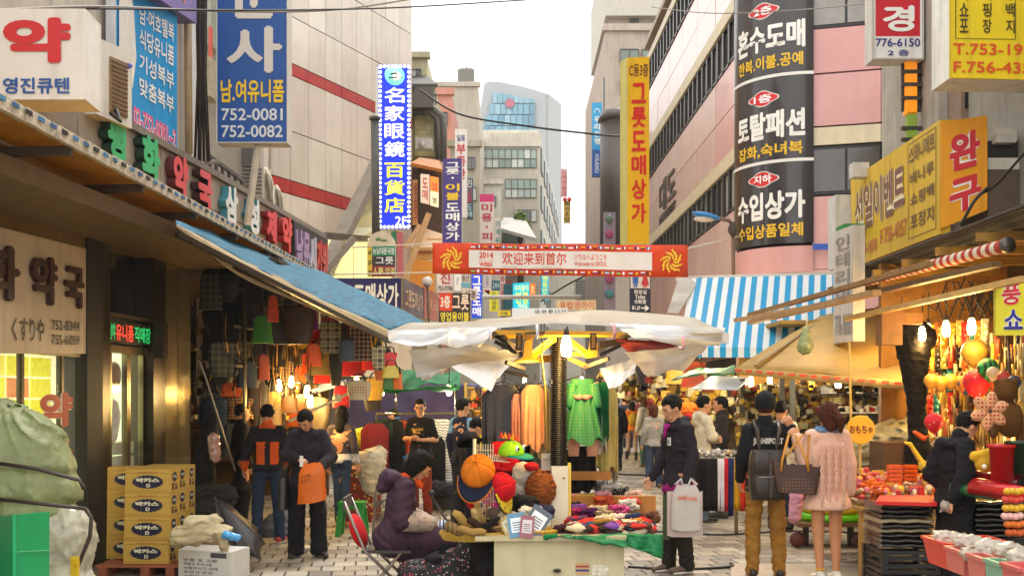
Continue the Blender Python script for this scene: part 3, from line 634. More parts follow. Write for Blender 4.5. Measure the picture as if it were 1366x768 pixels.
m=MB();a=[fr.at(.5+.5*math.cos(t),1+.45*math.sin(t))for t in np.linspace(0,math.pi,16)];k=len(a);m.add(a+[p-fr.n*.15 for p in a],[tuple(range(k)),tuple(range(k,2*k))[::-1]]+[(i,i+1,i+1+k,i+k)for i in range(k-1)]);m.build('round_top',mat('#d8c9ac',.5,.2,6),r)
m=MB();m.sph(fr.at(.4,1.2,.01),(.05,.01,.03),8,5);m.sph(fr.at(.6,1.16,.01),(.06,.01,.02),8,5);m.build('flower_emblem',mat('#6a8a5a',.5),r)
sign('green_red_board','narrow red and green board behind the small floor sign','sign',F4(529,308,368,20.3,538,310,368,21),.1,'#b32430',[],'#2c7a52')
nv=F4(443,371,416,17.6,535,371,418,18.2)
sign('navy_arcade_sign','long navy sign with white Korean letters above the white cart canopy','sign',nv,.2,'#23235c',[('도매상가',.30,.12,.96,.86,'#e9e4da',{'bold':.035})],'#8b7f4e')
sign('maroon_side_sign','dark maroon sign receding beside the navy arcade sign','sign',F4(537,371,418,18.2,565,384,424,22),.12,'#3d2438',[('그릇도매상가',.08,.2,.95,.75,'#cfae8a')],'#8b7f4e')
sign('faded_red_sign','faded red and white sign next to the maroon sign','sign',F4(566,383,424,22,584,392,428,25),.1,'#b5482f',[('악세사리',.1,.25,.95,.75,'#e7b79a')],'#8c3c2a')
sign('purple_vertical_sign','purple vertical sign with white and yellow Korean letters','sign',F4(591,212,324,24.5,616,211,324,24.5),.35,'#3b2178',[('그릇·',.14,.73,.88,.96,WHITE,{'vert':True,'bold':.03}),('이불',.14,.5,.88,.71,YEL,{'vert':True,'bold':.03}),('도매상가',.14,.02,.88,.48,WHITE,{'vert':True,'bold':.03})],'#d9d5cc')
sign('realty_sign','white vertical sign with red Korean letters behind the purple sign','sign',F4(607,172,290,30,623,172,290,30),.2,'#ece8e2',[('일동',.15,.86,.85,.93,'#3a55a0'),('부동산',.12,.42,.88,.84,'#c92a3a',{'vert':True,'bold':.03})],'#d8d4cc')
sign('teal_vertical_sign','teal vertical sign with white and red letters above the banner','sign',F4(622,238,292,32,631,238,292,32),.15,'#245a72',[('진',.15,.78,.85,.97,WHITE),('고을',.15,.4,.85,.76,'#d84a5c',{'vert':True}),('도매',.15,.03,.85,.38,'#bfe4e8',{'vert':True})],'#3c4448')
sign('beauty_sign','white vertical sign with red letters topped by a pink box','sign',F4(640,259,324,33,659,259,324,33),.2,'#e9dfd8',[('미용·피',.12,.03,.88,.82,'#c03040',{'vert':True,'bold':.03})],'#cfc8bf',sheets=[(0,.84,1,1,'#e0307e')])
sign('machine_sign','thin white sign with red and teal letters right of the beauty sign','sign',F4(660,290,330,36,668,290,330,36),.1,'#e4ddd4',[('기계위',.1,.1,.9,.9,'#3a8a8e',{'vert':True})],'#b9b2a6')
sign('wholesale_lightbox','pale lightbox with dark red letters in the timber shopfront','sign',F4(561,232,270,28.2,573,233,273,28.2),.15,'#e9c9b0',[('도매',.2,.1,.8,.9,'#a83a30',{'vert':True})],'#5f4c3e',emit=.2)
sign('orange_lightbox','orange and white lightbox in the timber shopfront','sign',F4(574,235,274,28.1,585,237,277,28.1),.15,'#f0dcae',[('영',.25,.1,.75,.3,BLK),('업',.2,.55,.8,.8,'#c03a1c')],'#5f4c3e',sheets=[(0,.5,1,1,'#f0822a')],emit=.35)
sign('red_letter_board','tall orange board with red letters behind the eyeglass sign','sign',F4(551,240,300,28.4,557,240,300,28.6),.1,'#d99a5c',[('광고문구',.1,.05,.9,.95,'#a82f22',{'vert':True})],'#8d6a44')
sign('phone_sign','white sign reading 753-9396 under a red syllable','sign',F4(583,364,390,22.5,605,364,390,22.5),.15,'#e7d9cf',[('진',.2,.45,.8,1.0,'#b03038'),('753-9396',.06,.08,.94,.34,'#4a3034')],'#bdb4aa')
sign('white_slip_sign','small plain white sign beside the 753-9396 sign','sign',F4(606,364,388,22.4,615,364,388,22.4),.1,'#eeeeea',[('?',.3,.35,.7,.75,'#b9b9b9')],'#d5d5d0')
sign('mountain_sign','small pale sign with maroon letters and a cyan foot','sign',F4(615,366,383,26,627,366,383,26),.1,'#d7cfc6',[('등산',.1,.45,.9,.95,'#7d3a44')],'#8ea0a8',sheets=[(0,0,1,.35,'#6fb6c6')])
sign('tall_blue_white_sign','blue vertical sign with big white Korean letters under the banner','sign',F4(629,366,424,25,643,366,424,25),.2,'#1b3fd0',[('그릇도매',.1,.03,.9,.98,WHITE,{'vert':True,'bold':.03})],'#3fa8c8',emit=.2)
sign('black_bedding_sign','black shop sign with an orange corner and yellow letters along its foot','sign',F4(586,391,430,20.5,627,391,430,20.5),.2,'#1c1412',[('3층',.04,.5,.36,.92,WHITE,{'bold':.03}),('그릇',.42,.42,.97,.96,'#ecd9c6',{'bold':.03}),('영업용이불',.03,.04,.97,.36,'#e6d83a',{'bold':.03})],'#6c3a20',sheets=[(0,.4,.42,1,'#d8401c')])
sign('brown_oval_sign','curved white and brown sign behind the black bedding sign','sign',F4(616,383,400,21.5,636,386,400,21.5),.1,'#d9cfc4',[('시경',.2,.15,.9,.85,'#4a3428')],'#7a5c44')
sign('arrow_sign','white sign with a red bent arrow','sign',F4(645,384,394,30,655,384,394,30),.1,'#eae6e2',[('↰',.1,.1,.9,.9,RED,{'bold':.04})],'#c9c4be')
sign('white_column_sign','grey white vertical sign with tiny print above the arrow sign','sign',F4(645,366,383,31,655,366,383,31),.1,'#d7d3dc',[('안내문구',.3,.05,.7,.95,'#8d889c',{'vert':True})],'#b9b5bd')
sign('teal_hour_sign','teal sign reading 24 beyond the blue vertical sign','sign',F4(656,374,387,34,667,374,387,34),.1,'#1f6a86',[('24H',.1,.2,.9,.8,'#bfe3e6')],'#2f4650')
sign('yellow_dotted_sign','yellow vertical sign with small dark letters under the banner','sign',F4(653,388,415,29,665,388,415,29),.1,'#e9e21c',[('도매전문',.25,.06,.75,.94,'#6b7a1c',{'vert':True})],'#b8b01c')
sign('pale_pink_sign','pale vertical sign with pink letters right of the yellow sign','sign',F4(667,366,398,36,674,366,398,36),.1,'#e3d5d0',[('화장품',.1,.05,.9,.95,'#b8505c',{'vert':True})],'#c9bdb8')
sign('maroon_small_sign','maroon vertical sign left of the cyan eyeglass box','sign',F4(673,374,412,38,683,374,412,38),.1,'#8c2a3c',[('안경',.15,.2,.85,.9,'#cf8a94',{'vert':True})],'#5a2430')
sign('yellow_green_sign','small yellow sign on the awning left of the cyan box','sign',F4(664,414,421,22,681,414,421,22),.1,'#dfc81e',[('신발',.2,.15,.8,.85,'#3f6a2a')],'#8a7a20')
sign('cyan_glasses_sign','bright cyan lightbox with yellow letters above the white canopy','sign',F4(684,378,411,28,706,376,413,28.5),.3,'#12b3cf',[('우리들의',.08,.68,.92,.92,'#d9f0a0'),('안경',.15,.2,.88,.66,'#d9ee3c',{'bold':.03}),('백화점',.3,.04,.85,.18,'#d9f0a0')],'#1f5a6c',emit=.45)
sign('orange_slip_sign','small orange sign right of the cyan glasses box','sign',F4(707,378,393,32,714,378,393,32),.1,'#ef7f1c',[('호',.2,.2,.8,.8,'#f9d9a0')],'#b0601c',emit=.2)
sign('cyan_tall_sign','narrow cyan vertical sign with yellow characters','sign',F4(722,366,401,36,732,366,401,36),.15,'#14a3c4',[('명동안경',.15,.04,.85,.96,'#d9e84a',{'vert':True})],'#2b5562',emit=.35)
sign('salmon_banner_sign','cream street banner with salmon letters behind the white canopy','banner',F4(742,401,413,27,795,400,414,27),.03,'#e9cf9e',[('유럽영아이',.08,.1,.95,.9,'#d8806a')],'#c9b184')
sign('apology_banner','white cloth banner with small dark Korean letters on the canopy ridge','banner',F4(683,411,423,11.2,757,411,423,11.2),.02,'#ecebe8',[('미 안 합 니 다',.42,.3,.98,.85,'#33343a')],'#d9d9d5')
sign('rose_totem_sign','patterned pink and green ornamental panel sign left of the yellow sign','sign',F4(805,283,412,36,821,283,412,36),.15,'#8a7a88',[],'#6c5a60')
for k in range(6):
 y=292+k*20;m=MB();c=P(813,y,35.9);m.lathe([(.1,-.02),(.15,0),(.1,.02)],(0,0,0),4+k%3*2);m.V=[Matrix.Rotation(R(90),3,'X')@v+c for v in m.V];m.build('ornament',mat(['#4f6f5a','#9a3a64','#3a7a84'][k%3],.5),bpy.data.objects['rose_totem_sign'])
ts=sign('toilet_sign','dark navy toilet sign with blue and red figures and an arrow','sign',F4(840,368,416,20,868,368,417,20),.1,'#1c2438',[('화장실',.2,.5,.8,.62,WHITE),('Toilet',.25,.37,.75,.48,WHITE),('化粧室',.22,.24,.78,.35,WHITE),('B1.2F',.12,.07,.5,.17,WHITE),('→',.55,.04,.92,.2,WHITE,{'bold':.05})],'#9a9690',sheets=[(.04,.66,.96,1,'#dfdbd6')])
fr=F4(840,368,416,20,868,368,417,20)
for u,c in((.27,'#2f66b0'),(.73,'#c0343c')):
 m=MB();m.sph(fr.at(u,.97,.02),(.03,.008,.03),10,6);m.prism([(-.055,.14),(.055,.14),(.045,0),(-.045,0)]if c[1]=='2' else[(-.03,.14),(.03,.14),(.07,-.02),(-.07,-.02)],.004,(fr.at(u,.78,.02),Vector((1,0,0)),Vector((0,0,1)),fr.n));m.b2(fr.at(u,.7,.02)-Vector((.03,0,.01)),fr.at(u,.78,.024)+Vector((-.005,0,0)));m.b2(fr.at(u,.7,.02)+Vector((.005,0,-.01)),fr.at(u,.78,.024)+Vector((.03,0,0)));m.build('figure',mat(c,.5),ts)
sign('yellow_vertical_sign','tall yellow vertical sign with red Korean letters on the pink building','sign',F4(837,77,325,24.6,866,76,325,24.8),.35,'#e8b813',[('C동3층',.06,.895,.95,.965,'#6a3a18'),('그릇도매상가',.17,.1,.85,.87,'#d02c1e',{'vert':True,'bold':.04})],'#c9c070')
sign('bank_sign','sky blue and navy vertical bank sign on the far right building','sign',F4(790,137,235,46,803,137,235,46),.3,'#1f9ad0',[('우리은행',.2,.42,.8,.82,WHITE,{'vert':True}),('wooribank',.3,.04,.7,.3,'#d0d6e4',{'vert':True}),('◠',.2,.86,.8,.92,WHITE)],'#3a6ea8',sheets=[(0,0,1,.36,'#26539c')])
sign('pink_far_sign','small washed out pink vertical sign far down the street','sign',F4(748,225,262,70,757,225,262,70),.2,'#e9b9bb',[('노래연습장',.15,.03,.85,.97,'#d04a58',{'vert':True})],'#d9a9ab')
fs=sign('yellow_far_sign','small black and yellow vertical sign topped with two red knobs','sign',F4(752,268,297,55,761,268,297,55),.2,'#e0b81c',[('회전초밥',.1,.03,.9,.97,'#3a2c14',{'vert':True})],'#4a3a1c')
m=MB();m.sph(P(753.5,266,54.9),.11,8,6);m.sph(P(759.5,266,54.9),.11,8,6);m.build('knob',mat('#d8401c',.5),fs)
r_=sign('red_glasses_sign','red and white rounded sign box reading 776-6150','sign',F4(1163,-40,80,15.2,1232,-40,80,15.2),.3,'#e8e5e0',[('안',.2,.68,.8,.96,WHITE,{'bold':.04,'lift':.016}),('경',.2,.31,.82,.60,WHITE,{'bold':.04,'lift':.016}),('776-6150',.07,.145,.93,.235,'#2b2f86'),('2 층',.3,.04,.72,.11,'#2b2f86')],'#cfcac2',rim=.03,rimcol='#b9b4ac',sheets=[(.07,.26,.93,.985,'#c9192b')])
m=MB();m.b2(P(1208,152,15.3),P(1220,82,15.4),m=0);m.b2(P(1211,195,15.3),P(1220,152,15.4),m=1);m.build('neon_strip',[mat('#e88a12',.4,emit=.3),mat('#8fae3a',.5)],r_)
m=MB();m.b2(P(1204,148,15.35),P(1228,84,15.42));m.build('bracket',mat('#2c2826',.6),r_)
for y in(95,112,130,170,185):m=MB();m.b2(P(1204,y+3,15.29),P(1228,y,15.36));m.build('bracket_rung',mat('#3b3531',.6),r_)
fr=F4(1266,-60,105,12.1,1400,-60,108,12.1)
sign('yellow_corner_sign','yellow projecting sign with columns of black Korean and red phone numbers at the top right','sign',fr,.5,'#f0d31a',[('매비쇼포',.10,.36,.19,.88,'#4c3f1c',{'vert':True}),('트니핑장',.33,.36,.42,.88,'#4c3f1c',{'vert':True}),('루백지',.56,.36,.65,.75,'#4c3f1c',{'vert':True}),('T.753-1938',.04,.195,.92,.285,'#e0501c'),('F.756-4357',.04,.05,.92,.14,'#e0501c')],'#efece4',rim=.01,rimcol='#d9bd1c')
m=MB();
for a in((.06,.32,.66,.325),(.06,.325,.068,.95),(.655,.325,.663,.95)):m.add(fr.quad(*a,.01),[(0,1,2,3)])
m.build('ruled_line',mat('#4c3f1c',.5),bpy.data.objects['yellow_corner_sign'])
yl=Frame(P(1135,240,16.26),P(1254,160,12.87),P(1254,312,12.87),P(1137,357,16.26))
y_=sign('event_shop_sign','long yellow sign with brown Korean shop name running along the right awning','sign',yl,.12,'#dcb62c',[('선일이벤트',.06,.36,.66,.84,'#7a5144',{'edge':'#efe2b8','bold':.035}),('스와니메트',.71,.76,.96,.93,'#6b5230'),('비니루',.72,.56,.95,.68,'#6b5230'),('쇼핑백',.72,.36,.95,.48,'#6b5230'),('포장지',.72,.14,.95,.28,'#6b5230'),('T.753-1090',.06,.08,.34,.22,'#c8703a'),('F.756-4357',.38,.12,.68,.28,'#c8703a')],'#e0b01c')
m=MB()
for a in((.7,.06,.97,.067),(.7,.955,.97,.962),(.697,.06,.702,.96),(.966,.06,.971,.96)):m.add(yl.quad(*a,.01),[(0,1,2,3)])
m.build('ruled_line',mat('#6b5230',.5),y_)
for k in range(1,4):m=MB();m.add(yl.quad(k/4-.002,0,k/4+.002,1,.009),[(0,1,2,3)]);m.build('seam',mat('#b89a3a',.5),y_)
fr=F4(1255,163,305,12.84,1317,154,280,12.8)
y2=sign('toy_shop_sign','orange yellow end sign with two big red Korean syllables outlined in white','sign',fr,.1,'#f0a000',[('완',.18,.50,.84,.87,RED,{'edge':'#f6f0e6','bold':.05}),('구',.18,.08,.86,.42,RED,{'edge':'#f6f0e6','bold':.05})],'#e0a010')
yb=F4(1328,375,447,9.5,1400,366,447,9.5)
sign('shopping_card_sign','yellow hanging sign with red and blue outlined Korean syllables at the right edge','sign',yb,.04,'#e8dc22',[('풍',.1,.54,.46,.92,RED,{'edge':'#f3efe6','bold':.03}),('쇼',.14,.1,.5,.46,'#2a2a8e',{'edge':'#f3efe6','bold':.03}),('선',.58,.54,.9,.92,RED,{'edge':'#f3efe6'}),('핑',.6,.1,.92,.46,'#2a2a8e',{'edge':'#f3efe6'})],'#c9bd22',emit=.05)
sign('grey_folded_sign','grey white narrow signboard hanging under the right awning with grey letters','sign',F4(1112,310,458,14.6,1138,300,455,13.9),.15,'#c9c5bf',[('인테리어',.15,.35,.85,.95,'#8d8a8c',{'vert':True}),('776-9001',.1,.06,.95,.25,'#8d8a8c')],'#b9b4ad')
bn=F4(577,324,365,18,917,327,370,18.3)
B_=thing('welcome_banner','long orange red street banner reading Welcome to SEOUL hung across the street','banner',bn.at(.5,0))
m=MB();m.sheet(lambda u,v:bn.at(u,v,.03*math.sin(u*14)+.012*math.sin(u*40+v*3)),60,4,.01);m.build('banner_cloth',mat('#e8480c',.6,.3,3.2,trans=.2),B_)
class Wav:
 w=bn.w;h=bn.h;n=bn.n
 def at(s,u,v,h=0):return bn.at(u,v,.03*math.sin(u*14)+.012*math.sin(u*40+v*3)+h+.008)
wv=Wav()
m=MB();m.sheet(lambda u,v:wv.at(.14+.72*u,.21+.56*v),44,2);m.build('white_field',mat('#ece4df',.6,.05),B_)
def bt(t,a,b,c,d,col,bold=.015):m=MB();put_text(m,t,wv,a,b,c,d,0,.006,bold,None,False);m.build('lettering',mat(col,.6),B_)
bt('2014',.18,.52,.235,.72,'#e0452a',.03);bt('welcome',.18,.42,.235,.49,'#e8a08a',0);bt('WEEK',.18,.25,.235,.39,'#e0452a',.03)
bt('欢迎来到首尔',.27,.33,.52,.73,'#d9442f',.012);bt('ソウルへようこそ',.55,.5,.68,.68,'#e0452a',.01);bt('Welcome to SEOUL',.55,.31,.68,.45,'#e0452a',.01);bt('2014.4.25 - 5.11    www.visitseoul.net',.27,.23,.5,.28,'#b9b0aa',0)
for u in(.075,.935):
 m=MB();c0=wv.at(u,.48,.012);ux=(wv.at(u+.01,.48)-wv.at(u,.48)).normalized();
 for k in range(26):
  a=k*2.4;r0=.03+.004*k;r1=r0+.07;p=c0+ux*math.cos(a)*r0+Vector((0,0,math.sin(a)*r0));q_=c0+ux*math.cos(a+.5)*r1+Vector((0,0,math.sin(a+.5)*r1));m.bar(p,q_,.028,.004,up=bn.n)
 m.build('sun_flower_emblem',mat('#f7c22a',.6),B_)
fl=[('#ffffff','#d42a3a'),('#1f3f8f','#d42a3a','#ffffff'),('#3a8a4a','#ffffff','#d84a2a'),('#20206a','#ffffff','#c02a3a'),('#111111','#c8202a','#e8c01a'),('#2a9a4a','#f2d020','#2a4aa0'),('#e03a2a','#f0d01a','#e03a2a'),('#2a7ac0','#f0f0f0','#2a7ac0')]
for row,v0 in((0,.85),(1,.06)):
 for k in range(30):
  u=.148+k*.0238;cs_=fl[(k*3+row*5)%8];m=MB();n_=len(cs_)
  for i in range(n_):
   if k%2:m.add([wv.at(u+.017*x,v0+.09*y,.004)for x,y in((i/n_,0),((i+1)/n_,0),((i+1)/n_,1),(i/n_,1))],[(0,1,2,3)],m=i)
   else:m.add([wv.at(u+.017*x,v0+.09*y,.004)for x,y in((0,i/n_),(1,i/n_),(1,(i+1)/n_),(0,(i+1)/n_))],[(0,1,2,3)],m=i)
  m.build('printed_flag',[mat(c,.6)for c in cs_],B_)
m=MB();m.tube([bn.at(1,.9),P(992,314,21.8)],.012,5);m.tube([bn.at(1,.02),P(1000,366,21.5)],.01,5);m.tube([bn.at(0,.98),P(470,330,19)],.01,5);m.tube([bn.at(0,.04),P(440,366,18)],.01,5)
m.build('rope',mat('#d8cfc4',.7),B_)
cable([P(-10,20,9.8),P(110,12,11),P(300,14,13),P(440,13,14.5),P(560,9,16),P(735,-2,18)],.012,'black overhead cable sagging across the top left of the sky','overhead_cable')
cable([P(-10,14,9.6),P(130,9,11.2),P(260,14,12.6),P(385,16,14.2),P(470,11,15.5),P(560,-3,16.5)],.014,'pale grey overhead cable running past the tall blue sign','overhead_cable','#8d867c')
cable([P(560,120,36),P(612,152,34),P(700,168,31),P(792,179,29),P(835,182,25)],.03,'thin dark cable hung between the tiled house and the yellow sign','overhead_cable')
cable([P(870,10,23),P(950,18,20),P(1060,14,18),P(1163,4,15.5)],.01,'thin cable across the pink building near the top of the frame','overhead_cable','#8a817a')
cable([P(722,402,27),P(760,378,26),P(812,352,25.5),P(822,335,26)],.02,'black cable rising under the banner beside the shutter','overhead_cable')
cable([P(-6,92,9.9),P(20,104,10.1),P(80,140,10.6)],.012,'black cable drooping in front of the large white pharmacy box','overhead_cable')
m=MB();m.cyl(P(500,397,26),P(775,396,26),.05,.05,8)
tag(m.build('rail_bar',mat('#a8a299',.5)),'thin horizontal steel bar crossing behind the cyan glasses sign','bar')
lp=thing('street_lamp','blue headed street lamp on a short arm at the pink corner','street lamp',P(978,420,20.5));m=MB();m.tube([P(979,420,20.5),P(978,330,20.5),P(977,300,20.5),P(972,294,20.4),P(958,291,20.2)],.035,8);m.build('pole',mat('#7a6252',.6,.2),lp)
m=MB();m.sph(P(942,288,20),(.26,.13,.06),14,8,M_=Matrix.Rotation(R(12),3,'Y'));m.build('lamp_head',mat('#2679b8',.35),lp);m=MB();m.sph(P(940,292,20),(.2,.1,.06),12,8);m.build('lens',mat('#cfc3b4',.2),lp);m=MB();m.sph(P(977,306,20.4),(.08,.08,.14),8,6,jit=.1);m.build('junction',mat('#3f352e',.7),lp)
sl=thing('globe_lamp','white round globe lamp under the left end of the banner','street lamp',P(571,530,21));m=MB();m.sph(P(570,376,21),.1,14,10);m.build('globe',mat('#d8d3c8',.25),sl);m=MB();m.cyl(P(570,382,21),P(572,430,21),.02,.02,6);m.cyl(P(570,380,20.9),P(570,384,20.9),.06,.03,10);m.build('post',mat('#6a6258',.6),sl)
ub=thing('upper_shack','grey metal sided rooftop shack behind the yellow signs','shack',P(1300,530,14));m=MB();m.b2(P(1250,210,15.6),P(1281,60,16));m.build('white_column',mat('#c9cbc8',.5,.25,3,grime=.4),ub)
m=MB();m.b2(P(1282,175,14.3),P(1322,104,15));m.build('window_frame',mat('#8a7462',.6,.2),ub);m=MB();m.b2(P(1288,144,14.28),P(1318,110,14.3));m.build('window',mat('#171412',.4),ub);m=MB();m.b2(P(1293,141,14.26),P(1311,119,14.28));m.build('paper',mat('#b9b699',.6),ub)
for k in range(13):m=MB();a,b=P(1324,112+k*9-k*.5+10,14.4),P(1390,112+k*9-22,13.6);m.slab([a+Vector((0,0,-.075)),b+Vector((0,0,-.075)),b,a],.02);m.build('slat',mat('#bfc2bf',.4,.15,4,metal=.2,grime=.3),ub)
m=MB();m.b2(P(1316,300,14.6),P(1420,100,14.7));m.build('backing',mat('#8c8c86',.7),ub);m=MB();m.b2(P(1252,300,14.75),P(1440,-60,17));m.build('wall',mat('#a9a298',.8,.2,2,grime=.4),ub)
for k,(y0,y1,c)in enumerate(((196,190,'#cfc9bd'),(206,228,'#1c1917'),(236,228,'#d3cdc2'),(300,243,'#5a4a3a'))):m=MB();m.b2(P(1318,max(y0,y1),12.9-k*.02),P(1420,min(y0,y1),13.6));m.build('ledge' if k!=1 else 'dark_opening',mat(c,.6,.2,4),ub)
m=MB();m.box(P(1335,188,12.9),(.22,.3,.1));m.box(P(1146,228,15.6),(.22,.2,.2));tag(m.build('flood_lamp',mat('#c9c4bb',.5,.2)),'white boxy lamp on top of the long yellow sign','lamp')
m=MB();m.b2(P(1115,357,16.4),P(1137,266,16.8));tag(m.build('white_duct',mat('#d2cfc9',.5,.15,grime=.4)),'white square duct at the far end of the yellow sign','duct')
m=MB();m.b2(P(1126,312,15.6),P(1140,304,16));tag(m.build('green_bundle',mat('#2d8a4a',.6)),'small green bundle on top of the grey folded sign','bundle')
# ========================= PEOPLE: smooth solid fields turned into surfaces
def nets(Fv,o,h):
 "surface of the zero level of a sampled field (quads)"
 ins=Fv<0;nx,ny,nz=Fv.shape
 c=np.zeros((nx-1,ny-1,nz-1),np.int8)
 for i in(0,1):
  for j in(0,1):
   for k in(0,1):c+=ins[i:nx-1+i,j:ny-1+j,k:nz-1+k]
 act=(c>0)&(c<8);ids=np.argwhere(act);n=len(ids)
 if n==0:return np.zeros((0,3)),np.zeros((0,4),int)
 idx=-np.ones(act.shape,np.int64);idx[act]=np.arange(n)
 acc=np.zeros((n,3));cnt=np.zeros(n);I,J,K=ids.T
 for ax in range(3):
  oth=[a for a in range(3)if a!=ax]
  for p in(0,1):
   for q in(0,1):
    d=[0,0,0];d[oth[0]]=p;d[oth[1]]=q;e=list(d);e[ax]=1
    a=Fv[I+d[0],J+d[1],K+d[2]];b=Fv[I+e[0],J+e[1],K+e[2]];cr=(a<0)!=(b<0)
    t=np.where(cr,a/np.where(cr,a-b,1),0);v=np.tile(np.array(d,float),(n,1));v[:,ax]+=t
    acc[cr]+=v[cr];cnt[cr]+=1
 V=(ids+acc/cnt[:,None])*h+np.array(o);Q=[]
 for ax in range(3):
  o1,o2=[(1,2),(2,0),(0,1)][ax];s0=[slice(None)]*3;s1=[slice(None)]*3;s0[ax]=slice(0,-1);s1[ax]=slice(1,None)
  a=ins[tuple(s0)];b=ins[tuple(s1)];E=np.argwhere(a!=b)
  E=E[(E[:,o1]>0)&(E[:,o2]>0)&(E[:,o1]<Fv.shape[o1]-1)&(E[:,o2]<Fv.shape[o2]-1)]
  if not len(E):continue
  def at(d1,d2):e=E.copy();e[:,o1]-=d1;e[:,o2]-=d2;return idx[e[:,0],e[:,1],e[:,2]]
  q=np.stack([at(1,1),at(0,1),at(0,0),at(1,0)],1);fl=~a[E[:,0],E[:,1],E[:,2]];q[fl]=q[fl][:,::-1];Q.append(q)
 return V,np.vstack(Q)
class Field:
 def __init__(s,h):s.h=h;s.p=[];s.cuts=[];s.noise=None
 def cap(s,a,b,ra,rb=None,k=.03,sq=(1,1,1),neg=False):s.p.append((np.array(a,float),np.array(b,float),ra,ra if rb is None else rb,k,np.array(sq,float),neg));return s
 def ell(s,c,r,k=.02,neg=False):m=max(r);return s.cap(c,np.array(c)+1e-5,m,m,k,(r[0]/m,r[1]/m,r[2]/m),neg)
 def run(s):
  h=s.h;lo=np.min([np.minimum(a,b)-max(ra,rb)-.03 for a,b,ra,rb,k,q,n in s.p if not n],0);hi=np.max([np.maximum(a,b)+max(ra,rb)+.03 for a,b,ra,rb,k,q,n in s.p if not n],0)
  lo-=2*h;n=np.ceil((hi-lo)/h).astype(int)+3;Fv=np.full(n,1.0);ax=[lo[i]+h*np.arange(n[i])for i in range(3)]
  for a,b,ra,rb,k,q,neg in s.p:
   m=max(ra,rb)+k+.03;i0=np.maximum(((np.minimum(a,b)-m-lo)/h).astype(int),0);i1=np.minimum(((np.maximum(a,b)+m-lo)/h).astype(int)+2,n)
   if np.any(i1<=i0):continue
   X=(ax[0][i0[0]:i1[0],None,None]-a[0])/q[0];Y=(ax[1][None,i0[1]:i1[1],None]-a[1])/q[1];Z=(ax[2][None,None,i0[2]:i1[2]]-a[2])/q[2]
   d=(b-a)/q;L=max(float(d@d),1e-9);t=np.clip((X*d[0]+Y*d[1]+Z*d[2])/L,0,1)
   D=(np.sqrt((X-t*d[0])**2+(Y-t*d[1])**2+(Z-t*d[2])**2)-(ra+(rb-ra)*t))*min(q)
   S=Fv[i0[0]:i1[0],i0[1]:i1[1],i0[2]:i1[2]]
   if neg:D=-D;hh=np.clip(.5-.5*(S-D)/max(k,1e-4),0,1);S[...]=S*(1-hh)+D*hh+k*hh*(1-hh)if k else np.maximum(S,D)
   else:hh=np.clip(.5+.5*(S-D)/k,0,1);S[...]=S*(1-hh)+D*hh-k*hh*(1-hh)
  X,Y,Z=ax[0][:,None,None],ax[1][None,:,None],ax[2][None,None,:]
  if s.noise:Fv=Fv+s.noise(X,Y,Z)
  for c in s.cuts:Fv=np.maximum(Fv,c(X,Y,Z))
  Fv[0]=Fv[-1]=1;Fv[:,0]=Fv[:,-1]=1;Fv[:,:,0]=Fv[:,:,-1]=1
  return nets(Fv,lo,h)
def folds(amp,wl,seed=0):
 r=np.random.default_rng(seed);K=[]
 for i in range(7):
  d=r.normal(size=3);d[2]*=1.5;d/=np.linalg.norm(d);K.append((d*6.283/(wl*r.uniform(.6,1.7)),r.uniform(0,6.28),r.uniform(.5,1)))
 def f(X,Y,Z):
  t=0
  for d,ph,w_ in K[:3]:t=t+w_*np.sin(d[0]*X+d[1]*Y+d[2]*Z+ph)
  o=0
  for d,ph,w_ in K[3:]:o=o+w_*np.sin(d[0]*X+d[1]*Y+d[2]*Z+ph+1.3*t)
  return amp*(o*.4)
 return f
def join(parts):
 V=[];F=[];n=0
 for v,f in parts:
  if len(v):V.append(v);F.append(f+n);n+=len(v)
 return np.vstack(V),np.vstack(F)
def rotm(yaw=0,pitch=0,roll=0):return np.array((Matrix.Rotation(R(yaw),3,'Z')@Matrix.Rotation(R(pitch),3,'X')@Matrix.Rotation(R(roll),3,'Y')))
STAND=dict(pel=(0,0,.96),chest=(0,0,1.24),neck=(0,0,1.46),head=(0,.02,1.60),sr=(.15,0,1.395),er=(.212,-.03,1.14),wr=(.235,.05,.89),sl=(-.15,0,1.395),el=(-.212,-.03,1.14),wl=(-.235,.05,.89),hr=(.09,0,.93),kr=(.1,.02,.50),ar=(.105,-.03,.09),hl=(-.09,0,.93),kl=(-.1,.02,.50),al=(-.105,-.03,.09),look=(0,0),tr=(.03,1),tl=(-.03,1),hand_r=None,hand_l=None,curl=.5)
SKIN=[mat(c,.5,.08,8,bump=.1)for c in('#c98e66','#d29a72','#b87d58')]
HAIRC=mat('#0f0b09',.65,.4,60,bump=.9,bs=120,stretch=(1,1,.25),spec=.2);HAIRB=fabric('#4a2415',vs=40,bump=.6,bs=90)
